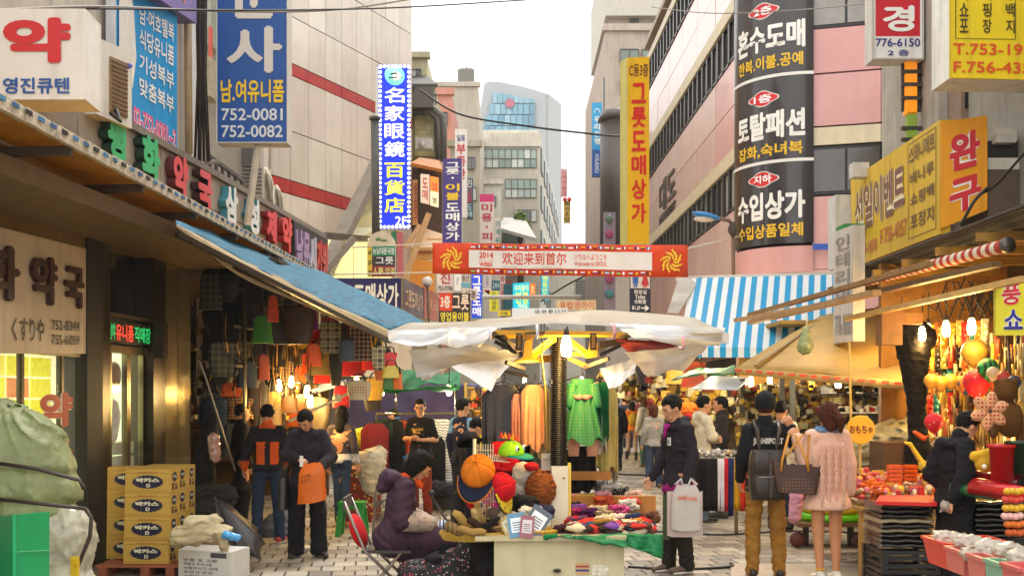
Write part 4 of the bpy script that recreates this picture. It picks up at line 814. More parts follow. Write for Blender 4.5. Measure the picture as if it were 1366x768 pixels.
def hand(W,d,n_,lat,curl,h,hold=False):
 f=Field(h);W=np.array(W,float);d=np.array(d,float)/np.linalg.norm(d);n_=np.array(n_,float);n_-=d*(n_@d);n_/=np.linalg.norm(n_);L=np.cross(d,n_)*lat
 for i,(o_,ln)in enumerate(((-.032,.058),(-.011,.07),(.011,.074),(.031,.066))):
  k0=W+d*(.086-abs(o_)*.2)+L*o_;f.cap(W+L*o_*.4,k0,.017,.0125,.012);a=curl;p=k0
  for j,fr in enumerate((.45,.32,.25)):
   q=p+(d*math.cos(a)+n_*math.sin(a))*ln*fr;f.cap(p,q,.0105-.0012*j,.0095-.0012*j,.004);p=q;a+=curl*.95
 t0=W+d*.025+L*.03;t1=t0+d*.035+L*.026+n_*.012;t2=t1+d*.03+n_*.012+L*.002;f.cap(W+d*.015,t0,.018,.016,.012);f.cap(t0,t1,.0145,.012,.008);f.cap(t1,t2,.0115,.009,.004)
 return f.run()
def person(label,foot,heading,hgt,pose=None,top=None,legs=None,shoes=('#1a1817','flat'),hair='short',haircol=None,skin=0,fine=1.0,hat=None,group=None,extras=None,arms_over=False,female=False):
 """top=(material, dict(hem, slv, th, hood, collar, fold)); legs=(material, dict(kind, th, end))"""
 J=dict(STAND);J.update(pose or{});s=hgt/1.73
 A={k:np.array(v,float)for k,v in J.items()if isinstance(v,tuple)and len(v)==3 and not hasattr(v[0],'__len__')}
 root=thing('person',label,'person',(foot[0],foot[1],foot[2]if len(foot)>2 else 0),group,R(heading));root.scale=(s,s,s)
 hv=.017*fine;sk=SKIN[skin%3]
 b=Field(hv*1.25);lat=(A['sr']-A['sl']);lat/=np.linalg.norm(lat);fl=(1,.72,1)if abs(lat[0])>.6 else(.72,1,1)
 b.cap(A['pel']-lat*.06,A['pel']+lat*.06,.09,None,.03,fl).cap(A['pel'],A['chest'],.115,.115,.05,fl).cap(A['chest']-lat*.06,A['chest']+lat*.06,.11,None,.04,fl)
 b.cap(A['sr'],A['sl'],.05,None,.05).cap(A['neck']-[0,0,.05],(A['head']+A['neck'])/2+[0,0,.02],.054,.05,.02)
 for q in 'rl':
  b.cap(A['h'+q],A['k'+q],.08,.055).cap(A['k'+q],A['a'+q],.056,.036).cap(A['s'+q],A['e'+q],.048,.037).cap(A['e'+q],A['w'+q],.038,.026)
 parts=[b.run()]
 look=J['look'];RM=rotm(look[0],look[1],look[2]if len(look)>2 else 0);H=A['head'];hh=.0085*fine
 f=Field(hh);f.ell((0,-.012,.028),(.076,.093,.09),.02).cap((0,.02,-.02),(0,.03,-.055),.062,.047,.03).ell((0,.058,-.082),(.026,.02,.018),.03)
 f.ell((0,.066,-.005),(.05,.022,.04),.02).cap((0,.084,.008),(0,.1,-.026),.008,.0125,.01).cap((-.022,.07,.02),(.022,.07,.02),.016,None,.012).ell((-.033,.091,.003),(.014,.01,.009),.008,True).ell((.033,.091,.003),(.014,.01,.009),.008,True)
 f.cap((-.018,.078,-.055),(.018,.078,-.055),.008,None,.008).ell((.077,-.004,-.005),(.01,.02,.03),.006).ell((-.077,-.004,-.005),(.01,.02,.03),.006).cap((0,-.02,-.03),(0,-.025,-.1),.05,.05,.03)
 v,q=f.run();parts.append((v@RM.T+H,q))
 for sd in 'rl':
  hd=J['hand_'+sd]
  if hd=='none':continue
  d,n_,cu=(A['w'+sd]-A['e'+sd],(-1 if sd=='r' else 1,.2,0),J['curl'])if hd is None else hd
  parts.append(hand(A['w'+sd],d,n_,1 if sd=='r' else-1,cu,.0072*fine))
 v,q=join(parts);put('body',fast_mesh('body',v,q,[sk]),root)
 T=Matrix.Translation(Vector(H))@Matrix(RM.tolist()).to_4x4()
 def onhead(name,mb,m_):mb.V=[T@Vector(x)for x in mb.V];return mb.build(name,m_,root,local=True)
 if fine<1.6:
  for x in(-.033,.033):onhead('eye',MB().sph((x,.078,.003),(.013,.008,.0065),8,5),mat('#2a1d18',.2))
  m=MB();m.bar((-.047,.083,.026),(-.018,.09,.03),.012,.005);m.bar((.047,.083,.026),(.018,.09,.03),.012,.005);onhead('eyebrows',m,HAIRC)
  onhead('lips',MB().tube([(-.02,.081,-.055),(0,.088,-.053),(.02,.081,-.055)],.005,6),mat('#a5564a',.5))
 hc=haircol or HAIRC
 if hair:
  f=Field(.0095*fine);f.ell((0,-.018,.034),(.089,.103,.1),.01)
  if hair=='short':f.cuts.append(lambda X,Y,Z:np.minimum(.052-Z+.25*np.abs(X)+.004*np.sin(X*260),Y-.04+0*Z));f.cuts.append(lambda X,Y,Z:np.minimum(.008-Z+0*X,Y+.03+.003*np.sin(Z*300)));f.cuts.append(lambda X,Y,Z:-Z-.05+.004*np.sin(X*200)+0*Y)
  if hair in('bob','curly','tail','long'):
   f.cap((0,-.03,0),(0,-.05,-.09 if hair!='long' else-.2),.085,.07,.03)
   for x in(-.072,.072):f.cap((x,.01,.02),(x,0,-.09 if hair!='tail' else-.03),.03,.025,.02)
   f.cuts.append(lambda X,Y,Z:np.minimum(np.minimum(.045-Z+0*X,Y-.025+0*X),.066-abs(X)+0*Y))
  if hair=='tail':f.cap((0,-.1,.03),(.03,-.16,-.04),.04,.045,.02).cap((.03,-.16,-.04),(.04,-.15,-.15),.045,.02,.02)
  if hair=='curly':f.ell((0,-.02,.04),(.13,.13,.125),.02);[f.ell((random.uniform(-.1,.1),random.uniform(-.12,.06),random.uniform(.0,.14)),(.04,)*3,.01)for _ in range(22)]
  f.noise=folds(.007 if hair!='curly' else.014,.026,len(label));v,q=f.run()
  put('hair',fast_mesh('hair',v@RM.T+H,q,[hc]),root)
 if hat:hat(onhead,root)
 if legs:
  m_,o=legs;k=o.get('kind','trousers');th=o.get('th',.018);f=Field(hv)
  if k=='trousers':
   f.cap(A['pel']-lat*.06+[0,0,.02],A['pel']+lat*.06+[0,0,.02],.1+th*.5,None,.03,(1,.85,1)).cap(A['pel']+[0,0,-.06],A['pel']+[0,0,-.03],.07+th*.5,None,.04)
   for q in 'rl':
    e=A['a'+q]+np.array((0,0,o.get('end',-.02)));f.cap(A['h'+q],A['k'+q],.076+th,.056+th,.02).cap(A['k'+q],e,.06+th,o.get('cuff',.05)+th,.03).cap(A['h'+q]+[0,-.03,-.01],A['h'+q]+[0,-.03,-.03],.082+th*.6,None,.03)
   f.noise=folds(o.get('fold',.006),.09,len(label)+3);
   if top and top[1].get('hem')and not top[1].get('sit'):zt_=top[1]['hem']+.05;f.cuts.append(lambda X,Y,Z:Z-zt_+0*X+0*Y)
   zend=min(A['al'][2],A['ar'][2])+o.get('end',-.02)-.045;f.cuts.append(lambda X,Y,Z:zend-Z+0*X+0*Y)
  else:
   zt,zb=A['pel'][2]+.08,o.get('end',.45);c_=A['pel']
   f.cap((c_[0],c_[1],zt),(c_[0],c_[1],zb),.14+th,o.get('flare',.2),.03,fl);f.cuts.append(lambda X,Y,Z:zb-Z+0*X+0*Y);f.noise=folds(.008,.1,2)
  v,q=f.run();put('trousers' if k=='trousers' else 'skirt',fast_mesh('trousers',v,q,[m_]),root)
 if top:
  m_,o=top;th=o.get('th',.022)*.8;f=Field(hv);hem=o.get('hem',.88);sl=o.get('slv',1.0);fr=o.get('flare',0)
  P0=A['pel'];C_=A['chest'];N_=A['neck'];low=np.array((P0[0],P0[1],hem+.02))if not o.get('sit')else P0
  f.cap(low-lat*(.06+fr),low+lat*(.06+fr),.118+th+fr*.3,None,.03,(.94,.86,1)if fl[0]==1 else(.86,.94,1)).cap(low-lat*.04-[0,.03,0],low+lat*.04-[0,.03,0],.1+th,None,.03).cap(low-lat*.04,C_-lat*.04,.1+th+fr*.4,.094+th,.03,fl).cap(low+lat*.04,C_+lat*.04,.1+th+fr*.4,.094+th,.03,fl).cap(C_-lat*.07,C_+lat*.06,.092+th,None,.03,fl).cap(A['sr']-lat*.03,A['sl']+lat*.03,.045+th*.5,None,.03).cap(C_,N_-[0,0,.06],.1+th,.045+th,.03,fl)
  f.cap(A['sr']-lat*.02-[0,0,.0],N_-[0,0,.02],.045+th*.5,.05,.03).cap(A['sl']+lat*.02,N_-[0,0,.02],.045+th*.5,.05,.03)
  if female:f.cap(C_+[-.05,.07,-.02],C_+[.05,.07,-.02],.055+th*.5,None,.04)
  for q in 'rl':
   e=A['e'+q];w_=A['w'+q];a0=.05+th*.8;f.cap(A['s'+q],A['s'+q]+(e-A['s'+q])*min(1,sl*2),a0,.04+th,.014)
   if sl>.5:f.cap(e,e+(w_-e)*min(1,(sl-.5)*2*.96),.044+th,(.031+th*.7)*o.get('cuffw',1),.012)
  if o.get('collar'):f.cap(N_+[0,-.01,-.02],N_+[0,.0,o['collar']*.5],.066,.072,.02)
  if o.get('hood'):f.cap(N_+[-.06,-.07,.0],N_+[.06,-.07,.0],.05,None,.04).cap(N_+[0,-.09,-.03],N_+[0,-.1,-.1],.07,.05,.04).cap(N_+[-.06,-.0,.0],N_+[-.05,.06,-.06],.03,.025,.03).cap(N_+[.06,0,0],N_+[.05,.06,-.06],.03,.025,.03)
  if o.get('puff'):
   pf=o['puff'];base=folds(o.get('fold',.006),.1,5);f.noise=lambda X,Y,Z:base(X,Y,Z)+pf*(np.abs(np.sin((Z+.12*X+.05*np.sin(Y*9+X*7))*math.pi/.085))**.6*-1+.6)
  else:f.noise=folds(o.get('fold',.007),o.get('wl',.1),len(label)+1)
  if not o.get('sit'):f.cuts.append(lambda X,Y,Z:hem-Z+0*X+0*Y)
  v,q=f.run();mi=None;ms=[m_]
  if o.get('paint'):
   cen=v[q].mean(1);mi=o['paint'][0](cen);ms=[m_]+o['paint'][1]
  put(o.get('name','jacket'),fast_mesh('jacket',v,q,ms,mi),root)
 if shoes:
  for q in 'rl':
   a=A['a'+q];dx,dy=J['t'+q];nn=math.hypot(dx,dy);d=np.array((dx/nn,dy/nn,0));f=Field(.012*fine);t=a+d*.17;hl=a-d*.04
   if shoes[1]=='heel':f.cap((hl[0],hl[1],a[2]),(t[0],t[1],.03),.03,.025,.02).cap((hl[0],hl[1],a[2]),(hl[0],hl[1],.012),.018,.012,.01)
   elif shoes[1]=='boot':f.cap(a+[0,0,.12],(hl[0]+d[0]*.03,hl[1]+d[1]*.03,.05),.055,.045,.02).cap((hl[0],hl[1],.042),(t[0],t[1],.03),.042,.034,.02)
   else:f.cap((hl[0],hl[1],a[2]-.035),(t[0],t[1],a[2]-.052),.042,.034,.02,(1,1,.9)).cap(a,a+[0,0,-.03],.043,None,.02)
   zl=a[2]-.09;f.cuts.append(lambda X,Y,Z:zl+.004-Z+0*X+0*Y)if shoes[1]!='heel' else None;v,qq=f.run();so=put('shoe',fast_mesh('shoe',v,qq,[mat(shoes[0],.45,.15,12)]),root)
   if shoes[1]in('sneaker','flat')and fine<1.4:
    m=MB();m.tube([Vector((hl[0],hl[1],zl+.014)),Vector((t[0],t[1],zl+.014))],[.043,.037],10);m.V=[Vector((p.x,p.y,zl+.014+(p.z-zl-.014)*.4))for p in m.V];m.build('sole',mat('#e6e0d6' if shoes[1]=='sneaker' else '#6d655a',.6),so,local=True)
 if extras:extras(root,A,T)
 root['_s']=s
 return root
def L2W(root,p):return Matrix.Translation(root.location)@Matrix.Rotation(root.rotation_euler[2],4,'Z')@Matrix.Scale(root.scale[0],4)@Vector(p)
def part_on(root,name,mb,m_):return mb.build(name,m_,root,local=True)
# ========================= THE PEOPLE IN THE STREET
BLKF,DARK=fabric('#1b191c'),fabric('#26222a')
JEANS,JEAND,KHAKI=fabric('#33435a'),fabric('#252d3c'),fabric('#9a6f2c')
# hooded man with carrier bags -------------------------------------------------
fp=G(906,764)
def hood_x(root,A,T):
 m=MB();m.box((-.075,.145,1.27),(.045,.012,.075));part_on(root,'white_patch',m,mat('#e9e6e2',.6))
 fr=Frame(Vector((-.053,.153,1.3)),Vector((-.097,.153,1.3)),Vector((-.097,.153,1.24)),Vector((-.053,.153,1.24)))
 m=MB();m.text('G',fr,.15,.12,.85,.88,0,.001,.05);part_on(root,'patch_letter',m,BLKF)
 m=MB();m.tube([(.035,.12,1.43),(0,.135,1.38),(-.035,.12,1.43)],.018,8);m.tube([(0,.135,1.4),(.01,.15,1.3)],.014,8);part_on(root,'shirt_collar',m,fabric('#a3197a'))
 f=Field(.015);f.cap((-.07,-.01,.84),(.07,-.01,.84),.13,None,.03,(1,.95,1)).cap((-.07,-.01,.78),(.07,-.01,.78),.135,None,.03,(1,.98,1));f.cuts.append(lambda X,Y,Z:.77-Z+0*X+0*Y);f.noise=folds(.008,.06,2)
 v,q=f.run();put('shirt_tail',fast_mesh('shirt_tail',v,q,[fabric('#a3197a')]),root)
hoodie=person('man in dark hooded jacket over a magenta shirt holding white carrier bags',(fp.x,10.95,0),112,1.74,dict(look=(0,-24),head=(0,.075,1.585),neck=(0,.03,1.46),wl=(-.235,.05,.86),wr=(.235,.16,.9),er=(.215,.02,1.13),ar=(.1,.05,.09),kr=(.1,.02,.5),al=(-.1,-.04,.09),hand_l=((0,.25,-1),(1,0,0),1.2),tr=(-.1,1)),(fabric('#28232c'),dict(hem=.83,hood=1,th=.03)),(fabric('#2b2722'),dict(th=.02,fold=.01)),('#6f5a4c','sneaker'),skin=1,fine=.9,extras=hood_x)
WC=L2W(hoodie,(-.27,.08,.55))
def carrier(name,label,c,w_,h,ax,mt,kind,txt=None):
 b=thing(name,label,'bag',c);ax=Vector(ax).normalized();n_=ax.cross(Vector((0,0,1)))
 def f(u,v):
  a=u*2*math.pi;z=v;k=(1-.12*z-.5*max(0,z-.8)*3)if kind=='soft' else 1
  cx=math.copysign(abs(math.cos(a))**(.6 if kind=='soft' else.2),math.cos(a));cy=math.copysign(abs(math.sin(a))**(.7 if kind=='soft' else.25),math.sin(a))
  return Vector(c)+ax*cx*w_/2*k*(1+(.03*math.sin(9*a+z*14)if kind=='soft' else 0))+n_*cy*(.05 if kind=='soft' else.035)*(1.1-z*.5)+Vector((0,0,h*(z+.02*math.sin(a*3))))
 m=MB();m.sheet(f,28,9);m.add([f(k/28,0)for k in range(28)],[tuple(range(28))[::-1]]);m.build('bag_body',mt,b)
 return b,ax,n_,f
b,ax,n_,f=carrier('carrier_bag','thin white plastic carrier bag with orange print held by the hooded man',WC+Vector((0,-.03,-.1)),.3,.42,(1,.05,0),mat('#e9e3de',.35,.06,6,trans=.35,bump=.5,bs=14),'soft')
m=MB();top_=WC+Vector((0,-.03,.32));hnd=L2W(hoodie,(-.25,.08,.79));m.tube([top_+ax*-.1,top_+ax*-.05+Vector((0,0,.06)),hnd,top_+ax*.05+Vector((0,0,.06)),top_+ax*.1],[.02,.014,.012,.014,.02],6);m.build('handle',mat('#e9e3de',.4,trans=.3),b)
fr=Frame(WC+Vector((-.11,-.1,.24)),WC+Vector((.1,-.1,.23)),WC+Vector((.1,-.1,.15)),WC+Vector((-.11,-.1,.16)));m=MB();m.text('ooldi.oooj',fr,.1,.2,.95,.95,0,.001,.03);m.build('print',mat('#e0602a',.6),b)
carrier('paper_bag','flat pinkish paper bag hanging behind the plastic carrier bag',WC+Vector((0,.06,-.17)),.34,.42,(1,.05,0),mat('#dccac4',.5,.05),'hard')
carrier('green_folder_bag','thin dark green edged bag hanging at the hooded man\'s knee',WC+Vector((-.17,.1,-.2)),.06,.42,(1,.1,0),mat('#3c4a30',.6),'hard')
# man reading in his orange bag -----------------------------------------------
m1=person('man in a charcoal jacket bowing over an open orange plastic bag',(G(407,742).x+.03,12.0,0),190,1.61,dict(look=(-28,-42),head=(.02,.11,1.56),neck=(.01,.05,1.44),chest=(0,0,1.24),er=(.24,.02,1.17),wr=(.1,.26,1.14),el=(-.26,.04,1.15),wl=(-.14,.3,1.03),hand_r=((-.7,.6,-.3),(0,-.3,-1),.9),hand_l=((.6,.5,-.2),(0,-.2,-1),.9),hr=(.09,0,.93),ar=(.13,-.03,.09),kr=(.12,.02,.5),al=(-.13,.02,.09),kl=(-.12,.04,.5),tl=(-.5,1),tr=(.35,1)),(fabric('#2a242c'),dict(hem=.8,collar=.05,th=.045,flare=.015,fold=.011)),(fabric('#19181b'),dict(th=.035,fold=.012,cuff=.06)),('#231f1e','flat'),fine=.9,skin=0)
cb_=L2W(m1,(-.03,.34,.66))
b,ax,n_,f=carrier('orange_bag','bright orange plastic bag being looked into by the bowed man',cb_+Vector((.02,0,0)),.3,.40,(.96,.0,.14),mat('#f07a12',.35,.1,6,trans=.3,bump=.6,bs=12),'soft')
fr=Frame(cb_+Vector((-.07,-.1,.28)),cb_+Vector((.02,-.1,.3)),cb_+Vector((.02,-.1,.22)),cb_+Vector((-.07,-.1,.2)));m=MB();m.text('OT',fr,0,0,1,1,0,.001,.0);m.build('print',mat('#7a3a10',.6),b)
m=MB();w_=L2W(m1,(.06,.34,1.08));m.b2(w_+Vector((-.02,-.01,-.02)),w_+Vector((.015,.0,.09)));tag(m.build('paper_slip',mat('#e9e4dd',.5)),'white slip of paper pinched above the orange bag','paper')
def satchel(name,label,c,s3,col,strap,rz=0):
 b=thing(name,label,'bag',c);x,y,z=s3;m=MB()
 m.sheet(lambda u,v:Vector(c)+Matrix.Rotation(rz,3,'Z')@Vector((x/2*math.copysign(abs(math.cos(u*6.283))**.35,math.cos(u*6.283))*(1-.1*v),y/2*math.copysign(abs(math.sin(u*6.283))**.35,math.sin(u*6.283))*(1.05-.35*v),z*v)),24,6)
 m.V+=[];m.build('bag_body',col,b)
 if strap:m=MB();m.tube(strap,.014,6);m.build('strap',mat('#191614',.5),b)
 return b
c=L2W(m1,(.26,.02,.56));satchel('shoulder_bag','black shoulder bag hanging at the bowed man\'s hip',c,(.1,.34,.34),mat('#1c1a1b',.4,.2,8),[c+Vector((0,-.1,.3)),L2W(m1,(.2,.1,1.1)),L2W(m1,(.13,.0,1.46)),L2W(m1,(.2,-.1,1.1)),c+Vector((0,.1,.3))])
# orange and black jacket, seen from behind -------------------------------------
def pnt(c):x,y,z=c.T;a=((np.abs(np.abs(x)-.085)<.052+.02*(z-1.1))&(z>.99)&(z<1.27)&(y<.03))|((z<1.03)&(np.abs(x)>.19))|((z>1.435)&(np.abs(x)<.1));return a.astype(int)
person('man seen from behind in a black jacket with two bright orange back panels',(P(357,0,13.15).x,13.15,0),12,1.62,dict(look=(-15,-14),head=(0,.04,1.6),ar=(.15,-.03,.09),kr=(.13,.01,.5),al=(-.13,-.03,.09),kl=(-.12,.02,.5),er=(.25,.04,1.16),wr=(.23,.2,1.0),el=(-.26,0,1.14),wl=(-.29,.08,.93),tr=(.4,1),tl=(-.3,1)),(fabric('#1d1b1f'),dict(hem=.9,collar=.05,th=.03,paint=(pnt,[fabric('#d9571e')]))),(fabric('#2c3a52'),dict(th=.015)),('#c9433a','sneaker'),fine=1.0,skin=2)
person('man in a long black coat standing behind the orange backed jacket',(P(322,0,14.4).x,14.4,0),-60,1.62,dict(look=(-10,-5)),(BLKF,dict(hem=.55,th=.035,collar=.04)),(BLKF,dict(th=.02)),fine=1.2,skin=0)
person('woman in tight blue jeans and tan high heels half hidden behind the bowed man',(P(452,0,14.4).x,14.6,0),-15,1.6,dict(pel=(0,.02,1.0),hr=(.08,0,.96),hl=(-.08,0,.96),ar=(.03,-.04,.15),al=(-.06,.05,.15),kr=(.06,0,.52),kl=(-.06,.04,.52)),(fabric('#c9c6c8'),dict(hem=.92,th=.012,paint=(lambda c:(c[:,2]>1.05).astype(int),[fabric('#4a4048')]))),(JEANS,dict(th=.006)),('#b58a4c','heel'),hair='long',fine=1.1,female=True)
# seated woman in purple puffer -------------------------------------------------
SW=P(528,0,9.3)
sitp=dict(pel=(0,-.02,.55),chest=(0,.03,.84),neck=(0,.1,1.02),head=(0,.2,1.14),sr=(.17,.08,.98),sl=(-.17,.08,.98),er=(.24,.06,.72),wr=(.1,.28,.66),el=(-.22,.08,.72),wl=(-.05,.3,.64),hr=(.09,0,.53),hl=(-.09,0,.53),kr=(.11,.42,.52),kl=(-.11,.42,.5),ar=(.12,.44,.1),al=(-.12,.40,.1),look=(0,-42),hand_r=((-.5,.8,-.2),(0,0,-1),.6),hand_l=((.5,.8,-.1),(0,0,-1),.6),curl=.8)
def scar(root,A,T):
 f=Field(.012);f.cap((-.06,.07,1.04),(.06,.07,1.04),.05,None,.03).cap((0,.13,1.04),(0,.2,.98),.045,.03,.03);f.noise=folds(.006,.04,1);v,q=f.run();put('scarf',fast_mesh('scarf',v,q,[fabric('#e0561c')]),root)
 f=Field(.014);f.cap((-.1,0,.56),(.1,.02,.56),.13,None,.04,(1,.85,1)).cap((-.08,.05,.54),(-.1,.46,.54),.11,.095,.04).cap((.08,.05,.54),(.1,.46,.54),.11,.095,.04).cap((0,.1,.47),(0,.42,.44),.14,.12,.05)
 f.noise=lambda X,Y,Z:folds(.006,.1,5)(X,Y,Z)+.01*(np.abs(np.sin((Y+.1*Z)*math.pi/.085))**.6-.4)*-1;v,q=f.run();put('coat_skirt',fast_mesh('coat_skirt',v,q,[fabric('#422c3a')]),root)
 f=Field(.014);f.cap((-.09,-.03,1.05),(.09,-.03,1.05),.055,None,.04).cap((0,-.06,1.04),(0,-.11,.97),.08,.06,.04).cap((-.1,-.02,1.05),(-.09,.07,1.03),.045,.03,.03).cap((.1,-.02,1.05),(.09,.07,1.03),.045,.03,.03);f.noise=folds(.01,.06,9);v,q=f.run();put('hood',fast_mesh('hood',v,q,[fabric('#4a3346')]),root)
 for x in 'rl':f=Field(.012);e,w_=A['e'+x],A['w'+x];f.cap(e+(w_-e)*.15,e+(w_-e)*.95,.09,.072,.02);f.noise=folds(.006,.05,4);v,q=f.run();put('sleeve_cover',fast_mesh('sleeve_cover',v,q,[fabric('#b5a397')]),root)
seated=person('woman in a quilted plum puffer coat bent forward on a folding chair',(SW.x,9.3,0),-86,1.72,sitp,(fabric('#46303f'),dict(sit=1,th=.05,puff=.016,fold=.004)),(fabric('#20202c'),dict(th=.02)),('#1c1a1c','flat'),hair='bob',fine=.9,female=True,skin=0,extras=scar)
ch=thing('folding_chair','steel folding chair with a red back cushion under the seated woman','chair',(SW.x-.05,9.3,0));cx,cy=SW.x-.06,9.3
MC=mat('#8a8078',.3,.2,8,metal=.7)
def fchair(ch,cx,cy,dx,frame,seatm,cushion=None,w=.4):
 for y in(cy-w/2,cy+w/2):
  MB().tube([(cx+.3*dx,y,0),(cx-.17*dx,y,.46),(cx-.34*dx,y,.86)],.013,8).build('frame_tube',frame,ch)
  MB().tube([(cx-.25*dx,y+.02,0),(cx+.12*dx,y+.02,.44)],.012,8).build('leg',frame,ch)
 m=MB();m.box((cx-.0*dx,cy,.45),(.4,w-.02,.025));m.build('seat',seatm,ch)
 m=MB();m.bar((cx-.34*dx,cy-w/2,.84),(cx-.34*dx,cy+w/2,.84),.02,.1);m.build('backrest',seatm,ch)
 m=MB();m.bar((cx-.2*dx,cy-w/2+.02,.06),(cx-.2*dx,cy+w/2,.06),.014,.014);m.bar((cx+.22*dx,cy-w/2,.08),(cx+.22*dx,cy+w/2,.08),.014,.014);m.build('stretcher',frame,ch)
 if cushion:m=MB();m.sph((cx-.25*dx,cy,.60),(.06,.19,.15),18,12,M_=Matrix.Rotation(-.35*dx,3,'Y'));m.build('cushion',cushion,ch)
fchair(ch,cx,cy,1,MC,mat('#3b332e',.5),fabric('#cf1420'))
person('young man with glasses in a printed black T-shirt and rust red trousers',(P(561,0,16.2).x,16.2,0),165,1.68,dict(look=(12,-8),er=(.24,0,1.14),wr=(.06,.22,1.16),el=(-.24,-.01,1.13),wl=(-.04,.23,1.13),hand_r=((-1,.3,.4),(0,.2,-1),.8),hand_l=((1,.3,.4),(0,.2,-1),.8)),(fabric('#161416'),dict(hem=.86,slv=.42,th=.02)),(fabric('#8c3420'),dict(th=.018)),fine=1.1,skin=1,extras=lambda root,A,T:[part_on(root,'glasses',(lambda mm:([mm.tube([T@Vector((x+.022*math.cos(a),.099,.004+.017*math.sin(a)))for a in np.linspace(0,6.28,12)],.0035,5)for x in(-.033,.033)],mm)[1])(MB()),mat('#111111',.3)),part_on(root,'shirt_print',(lambda mm,fr:(mm.text('HELLO BOYZ',fr,0,.62,1,1,0,.001,.04),mm.text('SEOUL',fr,.1,.1,.8,.5,0,.001,.04),mm)[2])(MB(),Frame(Vector((.09,.142,1.3)),Vector((-.09,.142,1.3)),Vector((-.09,.142,1.21)),Vector((.09,.142,1.21)))),mat('#d8a83a',.6))])
person('person in a bright blue jacket browsing the clothes rail',(P(530,0,18).x,18,0),60,1.55,dict(look=(10,-20),head=(0,.08,1.57)),(fabric('#2a6aa8'),dict(hem=.8,collar=.05,th=.035)),(JEAND,{}),fine=1.3)
person('dark haired person crouching among goods at the purple tarp',(P(478,0,17.5).x,17.5,-.42),110,1.6,dict(look=(0,-15)),(fabric('#3a2a34'),dict(hem=.8)),(BLKF,{}),fine=1.4)
def nav(c):return((np.abs(c[:,0])>.13)&(c[:,2]>1.25)).astype(int)
person('man in a navy top with pale blue shoulders walking behind the cart',(P(617,0,15).x,15.0,0),-40,1.70,dict(look=(-18,0)),(fabric('#1d2238'),dict(hem=.84,th=.02,paint=(nav,[fabric('#6f9ab8')]))),(fabric('#22222a'),{}),fine=1.1,skin=1)
person('person bent over beside the cart in a black sports jacket',(P(624,0,12.5).x,12.5,0),-70,1.52,dict(look=(0,-35),head=(0,.12,1.55),neck=(0,.06,1.43)),(fabric('#141215'),dict(hem=.7,th=.04,collar=.06)),(BLKF,dict(th=.03)),fine=1.1)
person('vendor with big curly hair in a magenta and red jacket behind the cap rack',(P(681,0,9.9).x,9.9,0),160,1.5,dict(look=(10,-40),head=(0,.1,1.58)),(fabric('#c01838'),dict(hem=.8,th=.04,collar=.05,paint=(lambda c:(c[:,0]>.08).astype(int),[fabric('#c9247a')]))),(fabric('#3b1c3c'),dict(th=.03)),hair='curly',haircol=fabric('#2b1512',vs=30,bump=.8,bs=60),fine=1.1,female=True)
person('person in a red hooded jacket standing under the green tarp',(P(634,0,21).x,21,0),0,1.72,dict(look=(0,0)),(fabric('#c01c1c'),dict(hem=.85,hood=1)),(JEANS,{}),fine=1.5)
person('person in a red top and black cap beside the yellow post',(P(618,0,19).x,19,0),150,1.6,dict(look=(0,-15)),(fabric('#c8281e'),dict(hem=.85,collar=.04)),(BLKF,{}),fine=1.4,haircol=fabric('#101010'))
person('person with grey cap loading goods behind the yellow crate',(P(646,0,17.5).x,17.5,0),90,1.35,dict(look=(0,-30),head=(0,.1,1.55)),(fabric('#30303a'),dict(hem=.8)),(BLKF,{}),fine=1.4)
person('person in a black jacket and denim cap walking away along the street',(G(820,627).x,26,0),4,1.72,dict(kl=(-.08,.1,.5),al=(-.08,.02,.1),ar=(.08,-.08,.09),kr=(.08,0,.5)),(fabric('#19171a'),dict(hem=.88,th=.04)),(BLKF,dict(th=.006)),('#4a2a24','flat'),fine=1.5,haircol=fabric('#3a4a66'))
person('person in an orange coat with yellow backpack and white tights walking away',(P(846,0,30).x,30.5,0),5,1.6,dict(kl=(-.09,.12,.5),al=(-.16,.0,.12)),(fabric('#d8761c'),dict(hem=.86,th=.035)),(fabric('#b39a84'),dict(th=.0)),('#1a1818','boot'),hair='bob',fine=1.5,extras=lambda r,A,T:part_on(r,'backpack',MB().sph((0,-.17,1.2),(.15,.1,.2),14,10),fabric('#b8921e')))
person('person in a cream coat beside the orange backpacker',(P(866,0,27).x,27.5,0),20,1.72,dict(look=(-20,0)),(fabric('#d8cba8'),dict(hem=.78,th=.05)),(fabric('#3f5a48'),{}),('#8a5426','flat'),hair='bob',haircol=HAIRB,fine=1.5)
person('person in dark navy walking left of the orange backpacker',(P(833,0,33).x,33,0),0,1.75,None,(fabric('#2b3350'),dict(hem=.9)),(fabric('#6a7488'),{}),fine=1.6)
person('person in brown coat seen behind the hooded man\'s face',(P(884,0,24).x,24,0),30,1.7,None,(fabric('#5a4640'),dict(hem=.75,th=.04)),(fabric('#2a3a52'),{}),('#8a4f2a','flat'),haircol=HAIRB,hair='bob',fine=1.5)
person('person with grey top and red bag near the hooded man\'s shoulder',(P(874,0,21).x,21.2,0),10,1.58,None,(fabric('#8d8a88'),dict(hem=.85)),(fabric('#343f58'),{}),('#8a5426','flat'),hair='bob',haircol=HAIRB,fine=1.5)
person('boyish haired shopper facing right above the hooded man\'s head',(P(903,0,25).x,25,0),-100,1.72,None,(fabric('#4a4348'),dict(hem=.85)),(BLKF,{}),haircol=HAIRB,fine=1.4)
